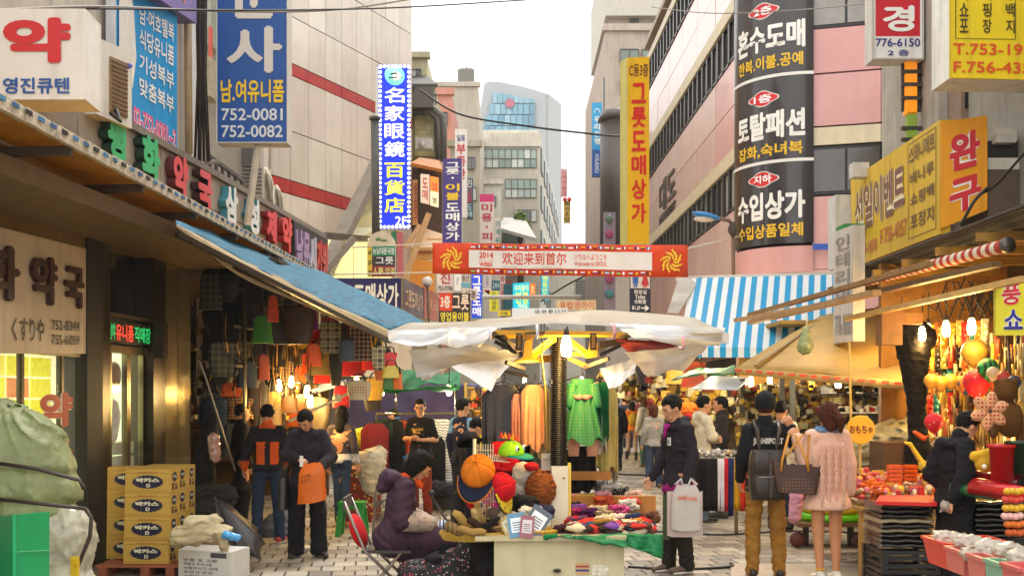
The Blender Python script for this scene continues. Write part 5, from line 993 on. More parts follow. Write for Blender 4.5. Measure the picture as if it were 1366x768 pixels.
for k,(px,d,c1,lb)in enumerate(((838,38,'#3a3236','dark'),(858,40,'#7a4a3a','rust coloured'),(874,42,'#b8a890','sand coloured'),(890,36,'#2f3a4c','slate blue'),(851,46,'#9a3a3a','dull red'),(905,40,'#57503e','olive'))):
 person(f'distant walker in a {lb} coat far down the crowded street',(P(px,0,d).x,d,0),random.uniform(-30,30),1.68,None,(fabric(c1),dict(hem=.8,th=.03)),(fabric('#2a2c34'),{}),fine=2.0,haircol=random.choice([HAIRC,HAIRB]))
cross=dict(er=(.22,.06,1.16),wr=(-.08,.2,1.18),el=(-.22,.06,1.14),wl=(.08,.2,1.12),hand_r=((-1,0,.1),(0,-1,0),.5),hand_l=((1,0,.1),(0,-1,0),.5),look=(0,-3))
person('man with crossed arms in a cream hooded sweatshirt',(P(938,0,15.4).x,15.4,0),-80,1.73,cross,(fabric('#d3c7ae'),dict(hem=.84,hood=1,th=.03)),(fabric('#5d6a80',var=.5),dict(th=.02)),fine=1.0,skin=1)
person('man in a dark brown jacket facing the cream sweatshirt',(P(964,0,15.8).x,15.9,0),85,1.72,dict(look=(0,0),wl=(-.2,.1,.95)),(fabric('#2e2628'),dict(hem=.84,collar=.07,th=.035)),(fabric('#5a524a'),dict(th=.035)),fine=1.0,skin=0)
# the couple ---------------------------------------------------------------------
bx=G(1020,770).x
def back_x(root,A,T):
 fr=Frame(Vector((-.15,-.15,1.335)),Vector((.15,-.15,1.335)),Vector((.15,-.15,1.245)),Vector((-.15,-.15,1.245)))
 m=MB();m.text('JEANSPORT',fr,.05,.1,.98,.9,0,.012,.07);part_on(root,'jacket_lettering',m,fabric('#d8d2c8'))
def beanie(onhead,root):
 f=Field(.008);f.ell((0,-.015,.055),(.095,.108,.112),.01).cap((0,-.02,.01),(0,-.02,.05),.096,.094,.02,(1,1.08,1));f.cuts.append(lambda X,Y,Z:-.005-Z+0*X+0*Y);f.noise=lambda X,Y,Z:.0022*np.sin(np.arctan2(X,Y+.02)*46)+0*Z
 v,q=f.run();hm=fast_mesh('beanie',v+np.array([0,.02,1.6]),q,[fabric('#141416')]);put('beanie',hm,root)
bea=person('man in black beanie and tan chinos carrying a dark leather backpack',(bx,10.6,0),-3,1.73,dict(look=(-4,0),ar=(.13,-.03,.09),kr=(.12,.02,.5),al=(-.12,.0,.09),kl=(-.11,.03,.5),er=(.3,.0,1.24),wr=(.24,-.02,1.42),hand_r=((-.3,-.2,.5),(0,1,.3),.9),el=(-.21,.02,1.13),wl=(-.22,.1,.92)),(fabric('#1b1c22'),dict(hem=.82,th=.03,collar=.06)),(KHAKI,dict(th=.016,fold=.012,cuff=.045)),('#2a2426','flat'),hat=beanie,haircol=HAIRB,fine=.9,extras=back_x)
bp=thing('backpack','dark brown leather backpack with a woven centre strap on the beanie man','backpack',L2W(bea,(-.02,-.25,.8)))
LEA=mat('#2e231f',.32,.25,10,bump=.3,bs=50);BO=L2W(bea,(-.02,-.24,0))
def bpbody(cz,w_,d_,h,e=.4):return lambda u,v:BO+Vector((w_/2*math.copysign(abs(math.cos(u*6.283))**e,math.cos(u*6.283))*(1-.12*abs(v*2-1)**3),d_/2*math.copysign(abs(math.sin(u*6.283))**e,math.sin(u*6.283))*(1-.35*abs(v*2-1)**3),cz-h/2+h*v))
def shell(m,f,nu=28,nv=10):m.sheet(f,nu,nv);m.add([f(k/nu,0)for k in range(nu)],[tuple(range(nu))[::-1]]);m.add([f(k/nu,1)for k in range(nu)],[tuple(range(nu))]);return m
shell(MB(),bpbody(.99,.34,.17,.46)).build('bag_body',LEA,bp)
m=MB();BO=BO+Vector((0,-.06,0));shell(m,bpbody(.88,.28,.1,.2));m.build('front_pocket',LEA,bp);m=MB();BO=BO+Vector((0,-.01,0));shell(m,bpbody(1.1,.31,.1,.2));m.build('flap',LEA,bp)
m=MB()
for k in range(20):m.box(BO+Vector((random.uniform(-.002,.002),-.055,.8+k*.021)),(.03,.014,.017))
m.build('woven_strap',mat('#463630',.3),bp);m=MB();m.bar(BO+Vector((-.11,-.055,0.975)),BO+Vector((.11,-.055,.985)),.008,.006);m.build('zip',mat('#b8b0a8',.3,metal=.8),bp)
for x in(-1,1):m=MB();m.tube([BO+Vector((x*.07,.06,1.17)),L2W(bea,(x*.1,-.16,1.4)),L2W(bea,(x*.11,-.05,1.47)),L2W(bea,(x*.13,.1,1.38))],[.016,.022,.024,.022],6);m.build('shoulder_strap',LEA,bp)
px_=G(1103,776).x
pink=person('woman with auburn ponytail in a long pink cable knit sweater and bare legs',(px_,10.35,0),4,1.66,dict(look=(18,0),head=(0,.0,1.6),er=(.215,.02,1.14),wr=(.235,.06,.86),el=(-.2,.05,1.15),wl=(-.26,.1,1.38),ar=(.08,-.02,.09),kr=(.085,.02,.5),al=(-.07,.0,.09),kl=(-.08,.03,.5),hand_l=((-.5,.2,.7),(0,1,0),.9)),(mat('#e0b49e',.9,.1,14,bump=.4,bs=90,stretch=(1,1,.6)),dict(hem=.70,th=.045,flare=.022,fold=.004,wl=.08,name='sweater',cuffw=1.1)),None,('#d9d4cc','flat'),hair='tail',haircol=HAIRB,fine=.9,female=True,skin=0)
f=Field(.012);f.cap((-.07,-.01,1.46),(.07,-.01,1.46),.07,None,.03,(1,.9,.6));v,q=f.run();put('blue_collar',fast_mesh('blue_collar',v,q,[dots('#2f5f8a','#c9d4dc',60,.3)]),pink)
m=MB()
for x in(-.105,-.035,.035,.105):
 for sgn in(0,math.pi):m.tube([Vector((x+.012*math.sin(k*.9+sgn),-.132-.018*math.sin(min(1,(1.36-(1.34-.6*k/28))/.5)*3.0)-(.012 if k>14 else 0)-.004*math.cos(k*.9+sgn),1.34-.6*k/28))for k in range(29)],.009,5)
part_on(pink,'cable_stitch',m,mat('#e0b49e',.9,.1,12,bump=.4,bs=60))
m=MB();m.tube([Vector((-.07+.04*math.cos(a),.0+.04*math.sin(a),.13))for a in np.linspace(0,6.28,12)],.009,5);part_on(pink,'ankle_band',m,mat('#e0b02a',.5))
hb=thing('leather_tote','brown patterned leather tote with tan straps held between the couple','handbag',P(1062,650,10.3))
TB=dots('#46302a','#8a6a45',34,.22);c0=P(1062,657,10.25)
f=lambda u,v:c0+Vector((.2*(.9+.26*v)*math.copysign(abs(math.cos(u*6.283))**.5,math.cos(u*6.283)),.075*(1-.3*v)*math.copysign(abs(math.sin(u*6.283))**.6,math.sin(u*6.283)),(.3-.05*abs(math.sin(u*6.283))*v)*v+.014*math.sin(u*12)*v+.03*math.cos(u*6.283)*-.6))
m=MB();m.sheet(f,30,8);m.add([f(k/30,0)for k in range(30)],[tuple(range(30))[::-1]]);m.build('bag_body',TB,hb)
for dx,dy in((-.07,-.06),(.07,.06)):
 m=MB();top_=P(1066,579,10.25);m.tube([c0+Vector((-.13+dx*.3,dy,.2)),c0+Vector((-.12+dx*.3,dy,.3)),top_+Vector((-.03+dx,dy*.4,0)),top_+Vector((.03+dx,dy*.4,0)),c0+Vector((.1+dx*.3,dy,.3)),c0+Vector((.12+dx*.3,dy,.2))],.012,6);m.build('strap',mat('#c98a2c',.4),hb)
person('dark haired shopper looking at shoes between the couple',(P(1042,0,14.4).x,14.4,0),-20,1.66,dict(look=(-20,-10)),(fabric('#cfc8bc'),dict(hem=.85)),(JEAND,{}),fine=1.3)
def apron(root,A,T):
 f=Field(.015);f.cap((-.1,.02,.5),(.1,.02,.5),.17,None,.04,(1,.8,1)).cap((-.08,.0,.9),(.08,.0,.9),.14,None,.04,(1,.8,1)).cap((0,0,.5),(0,0,.9),.2,.16,.03,(1,.75,1));f.cuts.append(lambda X,Y,Z:.42-Z+0*X+0*Y);f.noise=folds(.01,.12,3);v,q=f.run();put('apron',fast_mesh('apron',v,q,[fabric('#151314')]),root)
 for sd in 'rl':f=Field(.008);w_=A['w'+sd];f.cap(w_,w_+[0,.04,-.09],.034,.05,.02);f.noise=folds(.006,.03,3)
vend=person('vendor in a black zip jacket and apron stooping over the toy stall with gloves on',(P(1273,0,9.3).x,9.3,0),-72,1.62,dict(look=(0,-28),head=(0,.14,1.56),neck=(0,.06,1.44),chest=(0,.02,1.22),er=(.24,-.08,1.14),wr=(.16,-.17,.93),el=(-.24,-.06,1.13),wl=(-.15,.1,.93),hand_r=((-.4,-.3,-.8),(0,1,0),.9)),(fabric('#17151a'),dict(hem=.82,collar=.08,th=.04,fold=.01)),(BLKF,dict(th=.03)),fine=.9,skin=1,extras=apron)
f=Field(.007);w_=np.array((.16,-.17,.93));f.cap(w_+[0,0,.01],w_+[-.03,-.03,-.05],.036,.045,.02);[f.cap(w_+[-.03,-.03,-.05]+[0,.02*k,0],w_+[-.06,-.04,-.1]+[0,.022*k,.004*k],.013,.01,.006)for k in(-1,0,1,1.8)];f.noise=folds(.003,.03,1)
v,q=f.run();put('glove',fast_mesh('glove',v,q,[mat('#b9a99f',.4,.3,40,trans=.2)]),vend)
# ========================= LEFT SHOPS
def xl(d):return-4.3+.083*(d-11.1)
WL=Wall((xl(7),7),(xl(20.7),20.7));sd=lambda d:(d-7)/13.7
BRZ=mat('#33281a',.3,.2,5,metal=.55,grime=.3);STEEL=mat('#8f8262',.25,.15,4,metal=.75,grime=.3);DARKW=mat('#120d09',.6,.3,6);CREAM=mat('#d9d2bf',.6,.1,3,grime=.25)
ls=thing('pharmacy_building','dark fronted pharmacy building with bronze frames along the left edge','building',(xl(11),11,0))
m=MB();footprint(m,[(xl(5)-.35,5),(xl(13.9)-.35,13.9),(xl(13.9)-6,13.9),(xl(5)-6,5)],0,3.6);m.build('wall',DARKW,ls)
m=MB();footprint(m,[(xl(5)-.3,5),(xl(15)-.3,15),(xl(15)-6,15),(xl(5)-6,5)],3.62,11);m.build('upper_wall',mat('#b9b0a3',.8,.15,1.5,grime=.5),ls)
def ws(d0,d1,z0,z1,h0,h1,name,mt,par):return WL.box(MB(),sd(d0),sd(d1),z0,z1,h0,h1).build(name,mt,par)
for d0,d1,mt,z1 in((11.25,11.6,DARKW,3.4),(11.6,11.78,BRZ,3.4),(12.9,13.25,BRZ,3.3),(13.25,13.62,STEEL,3.3),(13.64,14.05,STEEL,3.3)):ws(d0,d1,0,z1,-.3,.04,'column',mt,ls)
ws(8,11.2,.0,.5,-.3,0,'plinth',mat('#5a4a3a',.5,.2),ls);ws(8,11.25,2.95,3.3,-.2,.02,'lintel',mat('#7a5c2c',.35,.3,6,metal=.4),ls)
for k in range(7):ws(8.2+k*.45,8.25+k*.45,3.3,3.6,-.2,.0,'slat',BRZ,ls)
pw=thing('pharmacy_window','lit pharmacy window full of yellow posters behind the tarp bundle','window',WL.at(sd(10.2),.5))
ws(8.2,11.2,.5,2.15,-.28,-.26,'lit_interior',mat('#d9d2a0',.6,.35,4,emit=.8),pw)
for k in range(5):
 for j in range(4):ws(8.9+k*.42,9.28+k*.42,1.3+j*.2,1.48+j*.2,-.2,-.19,'poster',mat(random.choice(['#d9dc2e','#c6d428','#d8d020','#d07a3a','#c8442e','#e6d84a']),.5,.2,20,emit=.5),pw)  # posters glow of themselves, standing in for light inside the window
for d in(9.2,10.15,10.9):ws(d,d+.05,.5,2.2,-.1,-.05,'mullion',BRZ,pw)
ws(8.2,11.2,2.1,2.2,-.1,.0,'transom',STEEL,pw);ws(8.2,11.2,.5,2.1,-.07,-.065,'pane',mat('#dfe8e0',.05,0,glass=.12,spec=1),pw)
m=MB();m.text('약',WL.frame(sd(10.45),sd(11.1),1.42,1.75,-.05),0,0,1,1,0,.012,.09);m.build('letter_outline',mat('#eee6da',.5),pw);m=MB();m.text('약',WL.frame(sd(10.45),sd(11.1),1.42,1.75,-.05),0,0,1,1,0,.016,.05);m.text('국',WL.frame(sd(10.45),sd(11.1),.98,1.3,-.05),0,0,1,1,0,.016,.05);m.build('lettering',mat('#b8201c',.5),pw)
s1=sign('pharmacy_board','weathered cream signboard with dark brown raised Korean letters on the left shop','sign',Frame(P(-60,288,8.9),P(114.6,332,11.25),P(114.6,471.6,11.25),P(-60,471,8.9)),.06,'#c9b292',[('화',.12,.42,.40,.86,'#3a1712',{'t':.04,'bold':.04}),('약',.50,.42,.70,.84,'#3a1712',{'t':.04,'bold':.04}),('국',.78,.42,.94,.80,'#3a1712',{'t':.04,'bold':.04}),('くすりや',.37,.1,.62,.3,'#3a3026',{'bold':.02}),('752-8344',.68,.21,.93,.3,'#3a3026'),('755-6059',.68,.08,.93,.17,'#3a3026')],'#a08a6a')
gd=thing('uniform_shop_front','lit glass door bay of the uniform shop with folded white clothes inside','shopfront',WL.at(sd(12.4),0))
ws(11.8,12.9,.0,2.2,-.345,-.34,'lit_interior',mat('#c9d6a8',.6,.3,3,emit=.95),gd);ws(11.8,12.9,0,.02,-.34,-.1,'sill',STEEL,gd);ws(11.8,12.9,2.2,2.22,-.34,-.1,'soffit',mat('#efe8c9',.5,emit=.9),gd)
for d in(11.82,12.0,12.42,12.47,12.84):ws(d,d+.035,.02,2.2,-.12,-.06,'door_frame',STEEL,gd)
ws(11.8,12.88,2.18,2.26,-.14,-.02,'door_head',STEEL,gd);ws(11.8,12.88,.3,2.18,-.1,-.095,'pane',mat('#dfe8d8',.04,0,glass=.14,spec=1),gd)
for k in range(3):
 for j in range(3):
  m=MB();WL.box(m,sd(12.02+k*.28),sd(12.26+k*.28),.75+j*.16,.88+j*.16,-.33,-.16);m.build('folded_cloth',fabric(['#e6e4d0','#d6dcc0','#f0eee0'][(k+j)%3]),gd)
c=WL.at(sd(12.15),1.35,-.22);m=MB();m.lathe([(.08,0),(.16,.1),(.2,.35),(.17,.5),(.06,.58),(.05,.62)],c-Vector((0,0,.2)),14,sy=.6);m.build('mannequin_torso',fabric('#e9e6d6'),gd)
for k,z in((0,1.95),(1,1.95)):m=MB();c=WL.at(sd(12.1+.3*k),z,-.2);m.V=[];m.lathe([(.13,-.03),(.15,0),(.13,.03),(.04,.04)],(0,0,0),18);m.V=[Matrix.Rotation(R(90),3,'Y')@v+c for v in m.V];m.build('round_ornament',mat('#5a2c20',.4),gd)
ws(11.78,12.92,2.28,2.52,-.1,0,'led_board',mat('#1d1a15',.5),gd)
m=MB();m.text('남여',WL.frame(sd(11.8),sd(11.95),2.31,2.49,0),0,0,1,1,0,.012,.02);m.text('직매장',WL.frame(sd(12.45),sd(12.88),2.31,2.49,0),0,0,1,1,0,.012,.02);m.build('green_led_letters',mat('#1fae5a',.4,emit=.7),gd)
m=MB();m.text('유니폼',WL.frame(sd(11.97),sd(12.42),2.31,2.49,0),0,0,1,1,0,.012,.02);m.build('red_led_letters',mat('#e0402c',.4,emit=.8),gd)
ws(11.8,12.88,2.6,3.3,-.2,-.18,'dark_pane',mat('#1b1813',.1,.3,2,spec=.8),gd);ws(11.8,12.88,2.56,2.6,-.2,0,'transom',STEEL,gd)
m=MB();m.box(WL.at(sd(12.95),2.35,.1),(.12,.16,.4));m.build('shutter_box',BRZ,gd)
FA=Wall((P(102,0,11.1).x,11.1),(P(429,0,20.7).x,20.7));fz=lambda px:FA.sof(px)
fc=thing('fascia','long grey shop fascia carrying raised green, red and blue Korean letters','fascia',FA.at(.5,3.7))
m=MB();FA.box(m,0,1,3.5,4.62,-.3,0);m.build('fascia_board',mat('#9c9387',.6,.12,2,grime=.35),fc)
for k in range(14):
 t0=.0+k*.0712
 for z0,z1 in((3.75,4.18),(4.19,4.62)):FA.box(MB(),t0+.001,t0+.0705,z0,z1-.006,0,.02).build('fascia_panel',mat('#a69c90' if k%2 else '#a0978b',.5,.1,2,grime=.4),fc)
FA.box(MB(),0,1,4.62,4.7,-.32,.08).build('coping',mat('#7f776c',.5,.2,grime=.3),fc)
m=MB();m.hexa([P(0,205,10.2),P(102,205,10.6),P(102,205,10.9),P(0,205,10.6),P(0,138,10.2),P(102,135,10.6),P(102,135,10.9),P(0,138,10.6)]);m.build('return_panel',mat('#8c8172',.5,.15,grime=.4),fc)
def fl3(ch,px0,px1,yt,yb,col,side):
 t0,t1=fz(px0),fz(px1);d=FA.at((t0+t1)/2,0).y;z1=EYE+(HOR-yt)*d/FPX;z0=EYE+(HOR-yb)*d/FPX;mm=MB();mm.m=0
 fr=FA.frame(t0,t1,z0,z1,.03);m=MB();m.text(ch,fr,0,0,1,1,.1,0,.06);m.build('raised_letter',mat(side,.5,.2),fc);m=MB();m.text(ch,fr,0,0,1,1,0,.105,.06);m.build('letter_face',mat(col,.4,.1,4),fc)
for a in(('평',127,152,153,214,'#35b876','#173c2a'),('화',174,199,183,243,'#35b876','#1a3a2c'),('약',217,237,208,266,'#e2505a','#5a1a20'),('국',251,270,229,283,'#e2505a','#3a1418'),('삼',288,305,248,300,'#dfe6e6','#3f8a9a'),('성',320,334,264,312,'#dfe6e6','#3f8a9a'),('제',345,358,280,323,'#d8343c','#8c1c20'),('약',366,379,289,336,'#e03a30','#9c2018')):fl3(*a)
bp_=thing('bag_shop_board','narrow dark board with lilac and red raised letters at the fascia\'s far end','sign',FA.at(.92,3.8));t0,t1=fz(383),fz(429)
FA.box(MB(),t0,t1,3.72,4.6,.02,.12).build('case',mat('#2a2522',.5),bp_)
for k,(ch,c)in enumerate((('남','#a58ab4'),('문','#a58ab4'),('시','#c9c4d6'),('가','#c8403c'),('방','#c8403c'))):a=t0+(t1-t0)*(k+.12)/5.2;m=MB();m.text(ch,FA.frame(a,a+(t1-t0)/5.6,3.8,4.5,.12),0,0,1,1,.03,.0,.05);m.build('raised_letter',mat(c,.4),bp_)
ac=thing('air_conditioner','white outdoor air conditioning unit with brown grille beside the big white sign','air conditioner',P(150,165,11.3))
q=[P(129,50,11.2),P(176,70,11.9),P(176,172,11.9),P(129,152,11.2)];m=MB();m.slab([q[3],q[2],q[1],q[0]],.5);m.build('case',mat('#dcd8ce',.5,.1,grime=.3),ac)
fr=Frame(*q)
fr2=Frame(*q);m=MB();m.hexa(fr.quad(.34,.1,.82,.82,0)+fr.quad(.34,.1,.82,.82,.02));m.build('grille_panel',mat('#8a6e50',.6,.35,10),ac)
for k in range(12):v=.12+k*.058;m=MB();m.hexa(fr.quad(.35,v,.81,v+.018,.02)+fr.quad(.35,v,.81,v+.018,.03));m.build('grille_slat',mat('#6b543c',.6),ac)
m=MB();m.tube([fr.at(.45,.15,.03),fr.at(.4,-.02,.1),fr.at(.0,.0,.15)],.02,6);m.build('pipe',mat('#2a2725',.6),ac);m=MB();m.sph(fr.at(.88,.8,.0),(.05,.02,.03),10,6);m.build('badge',mat('#5a62b0',.4),ac)
m=MB();m.tube([P(250,-30,14.6),P(252,205,14.6)],.05,8);tag(m.build('drain_pipe',mat('#b09a7a',.5,.2)),'tan drain pipe between the uniform sign and the tall blue sign','pipe')
m=MB();[m.tube([P(262+k*4,-30,14.8),P(264+k*3,100,14.8),P(260+k*6,215,14.7)],.018+.01*(k%2),6)for k in range(4)];o=tag(m.build('cable_bundle',mat('#2a211c',.7)),'bundle of black cables running down beside the tan drain pipe','cables');o['kind']='stuff'
wb=thing('narrow_house','narrow grey house with shuttered window behind the tall blue sign','building',P(310,530,18.5));m=MB();m.b2(P(262,540,19),P(352,-80,20));m.build('wall',mat('#a99e93',.8,.15,2,grime=.4),wb);m=MB();m.b2(P(236,300,15.8),P(262,-60,17));m.build('side_pier',mat('#b7b8bb',.6,.1,grime=.3),wb)
m=MB();m.b2(P(322,222,18.8),P(347,195,19));m.build('window',mat('#565350',.3),wb)
for k in range(14):m=MB();m.box(P(336,226+k*5.2,18.85),(.33,.1,.035));m.build('louvre',mat('#6f675d',.5,.2),wb)
m=MB();m.b2(P(268,60,18.6),P(290,-20,19));m.build('poster_window',mat('#a8b0a2',.3,.3,4),wb);m=MB();m.b2(P(268,128,18.3),P(292,88,18.8));m.build('concrete_box',mat('#b8ad96',.7,.2,grime=.5),wb);m=MB();m.b2(P(278,88,18.5),P(284,38,18.6));m.build('red_strip',mat('#d8685a',.6),wb)
wf=thing('parapet_fence','dark metal parapet rail on top of the fascia under the tall blue sign','railing',P(300,225,15));
for k in range(6):m=MB();m.bar(P(280+k*8.5,236+k*5,15+k*.3),P(280+k*8.5,210+k*6,15+k*.3),.04,.04);m.build('post',mat('#4a443d',.5),wf)
m=MB();m.bar(P(278,208,15),P(325,242,16.6),.05,.05);m.build('rail',mat('#4a443d',.5),wf);m=MB();m.tube([P(270,232,14.8),P(275,218,14.8),P(292,215,14.9)],.035,6);m.build('hose',mat('#8a8478',.5),wf)
m=MB();m.b2(P(-10,11,12.5),P(12,-20,12.6));tag(m.build('dark_window',mat('#2c2824',.3)),'dark window strip at the very top left corner','window')
# ---- canopy over the pharmacy
cp=thing('shop_canopy','long tan ribbed canopy with a blue and white speckled edge over the left shops','canopy',(-3.6,11,3.5))
xo=lambda d:-3.32+.03*(d-7.3)
m=MB();n=18
for k in range(24):
 d0,d1=6.6+k*.47,6.6+(k+1)*.47;m=MB();m.slab([(xl(d0)-.1,d0,3.62),(xl(d1)-.1,d1-.01,3.62),(xo(d1),d1-.01,3.60),(xo(d0),d0,3.60)],.03);m.build('roof_panel',mat('#b88628',.55,.25,4,trans=.3),cp)
m=MB();[m.b2((xo(6.6+k*.5)-.0,6.6+k*.5,3.56),(xo(6.6+k*.5)+.04,7.1+k*.5,3.66))for k in range(23)];m.build('edge_rail',mat('#c9bba4',.6,.5,22),cp)
for k in range(60):d0=6.8+k*.19;m=MB();m.b2((xo(d0)+.042,d0,3.61),(xo(d0)+.052,d0+.09,3.64));m.build('edge_stripe',mat(['#2f5f8a','#1c1c1e','#3a7aa8'][k%3],.6),cp)
for d in(8.4,9.9,11.4,12.9,14.4,15.9):m=MB();m.bar((xl(d),d,3.52),(xo(d),d,3.54),.05,.07);m.build('bracket',mat('#4a3c2c',.5),cp)
m=MB();m.slab([P(-20,205,8.2),P(230,305,12.3),P(232,292,12.3),P(-20,182,8.2)],.05);m.build('valance',mat('#9a7026',.55,.3,5),cp)
m=MB();m.slab([P(-20,183,8.1),P(112,226,9.9),P(112,223,9.9),P(-20,176,8.1)],.03);m.build('white_trim',mat('#d9d4c8',.4),cp)
for k,(a,b)in enumerate((((4,223),(70,250)),((73,252),(108,266)),((112,268),(178,287)),((228,305),(277,322)))):
 da,db=8.6+a[0]*.0165,8.6+b[0]*.0165;tl=thing('tube_light',['first dusty strip light under the left canopy','short strip light second from the left under the canopy','longest strip light under the left canopy','strip light at the canopy end before the blue awning'][k],'strip light',P((a[0]+b[0])/2,a[1]+14,(da+db)/2),'strip lights under the left canopy')
 m=MB();m.bar(P(a[0],a[1]+6,da),P(b[0],b[1]+6,db),.09,.07);m.build('housing',mat('#cfc9b8',.4,.2,5),tl);m=MB();m.bar(P(b[0]-3,b[1]+6,db),P(b[0]+3,b[1]+8,db),.11,.1);m.build('end_cap',mat('#5a5040',.5),tl)
ws(8,14,3.3,3.45,-.2,.9,'canopy_beam',mat('#6b5330',.5,.3),cp)
def wr(amp,f1=9,f2=17):
 a=random.random()*9;return lambda u,v:amp*(math.sin(u*f1+a+2*v)+.5*math.sin(u*f2-v*7+a)+.4*math.sin(v*f2*1.3+u*4))
w1=wr(.018);bl=thing('blue_tarp_awning','bright blue tarpaulin awning sloping out over the bag stall','awning',P(400,400,14))
qa,qb,qc,qd=P(234,296,10.8),P(432,362,18.0),P(574,431,17.0),P(478,425,13.2)
def bi(a,b,c,d,u,v):return(a*(1-u)+b*u)*(1-v)+(d*(1-u)+c*u)*v
def poly(pts,u):
 n=len(pts)-1;k=min(int(u*n),n-1);return P(*pts[k]).lerp(P(*pts[k+1]),u*n-k)
TA=((234,296,10.8),(300,317,12.8),(366,340,14.8),(432,364,16.5),(502,398,17),(572,431,17));TBm=((236,299,10.4),(290,330,11.2),(345,360,12.0),(400,386,12.8),(460,414,13.5),(518,440,14))
m=MB();m.sheet(lambda u,v:poly(TBm,u).lerp(poly(TA,u),v)+Vector((0,0,w1(u,v)*.8-.03*math.sin(u*40+v*6)*.3)),50,10,.01)
m.build('tarp',mat('#1b7c9c',.5,.5,9,trans=.35,stretch=(2.2,.1,2.2),bump=.5,bs=30),bl)
m=MB();m.sheet(lambda u,v:poly(TBm,u)+Vector((0,-.02,-.16*v*min(1,u*3+.2)))+Vector((0,0,w1(u,v)*.4)),24,3,.01);m.build('cream_hem',mat('#d9c8a4',.7,.15,trans=.3),bl)
m=MB();m.slab([P(236,309,10.4),P(522,452,14.05),P(500,424,16.5),P(262,312,12)],.02);m.build('under_cloth',mat('#b59a6c',.7,.2,4,trans=.35),bl)
m=MB();m.bar(P(236,312,10.3),P(520,455,14),.05,.05);m.build('frame_tube',mat('#3a322a',.4,metal=.5),bl)
m=MB();m.slab([P(285,345,11.2),P(518,457,14.0),P(516,448,14.02),P(290,338,11.25)],.02);m.build('black_edge',mat('#1c1917',.7),bl)
# ---- bag stall interior
st=thing('bag_stall','dark stall recess with shelves behind the hanging handbags on the left','stall',(xl(16)-1,16,0))
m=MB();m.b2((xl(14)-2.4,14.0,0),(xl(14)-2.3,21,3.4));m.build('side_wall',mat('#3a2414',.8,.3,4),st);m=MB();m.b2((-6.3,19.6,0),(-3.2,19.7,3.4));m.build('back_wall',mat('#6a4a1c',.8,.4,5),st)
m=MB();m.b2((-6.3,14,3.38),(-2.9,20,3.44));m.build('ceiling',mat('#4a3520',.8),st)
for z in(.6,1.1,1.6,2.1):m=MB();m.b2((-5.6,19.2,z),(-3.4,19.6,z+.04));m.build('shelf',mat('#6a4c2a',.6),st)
for x,d in((-3.4,14.3),(-2.95,17.2)):m=MB();m.cyl((x,d,0),(x,d,3.3),.025,.025,8);m.build('pole',STEEL,st)
for z in(3.1,2.6,2.1):m=MB();m.bar((-3.5,14.2,z),(-2.9,18.8,z),.03,.03);m.build('hanging_rail',mat('#8c8270',.3,metal=.7),st)
def lamp(px,py,d,label,power=18,col=(1,.64,.2),emit=14,r=.055,cord=.35,grp=None):
 c=P(px,py,d);b=thing('light_bulb',label,'light bulb',c,grp);m=MB();m.lathe([(.01,-.09),(.035,-.08),(.042,-.02),(.03,.05),(.02,.07)],c,10);m.build('glass_bulb',mat('#fff3cf',.3,0,emit=emit,ecol='#ffd98a'),b)
 m=MB();m.cyl(c+Vector((0,0,.07)),c+Vector((0,0,.12)),.022,.018,8);m.build('socket',mat('#2a2622',.5),b);m=MB();m.tube([c+Vector((0,0,.12)),c+Vector((.01,0,.12+cord))],.006,5);m.build('cord',mat('#1c1a18',.6),b)
 l=bpy.data.lights.new('bulb_light','POINT');l.energy=power*1.05;l.color=col;l.shadow_soft_size=.06;o=bpy.data.objects.new('bulb_light',l);COL.objects.link(o);o.parent=b;o.location=(0,-.0,-.13)
for k,(px,py,d,lb)in enumerate(((372,513,15.2,'leftmost glowing bulb among the hanging handbags'),(389,508,15.6,'bulb in the middle of the bright cluster in the bag stall'),(397,509,16.4,'bulb touching the middle one in the bag stall cluster'),(410,521,14.6,'glowing bulb just right of the bag stall cluster'),(414,534,14.2,'lowest glowing bulb, over the orange backed jacket'),(475,505,16,'small lone bulb above the printed tote bag'))):lamp(px,py,d,lb,16,grp='bulbs of the bag stall')
lamp(350,470,17.5,'bulb deep inside the bag stall behind the hanging bags',7);lamp(300,450,17,'bulb in the dark far corner of the bag stall',4);lamp(440,470,18,'bulb behind the red bags of the left stall',8)
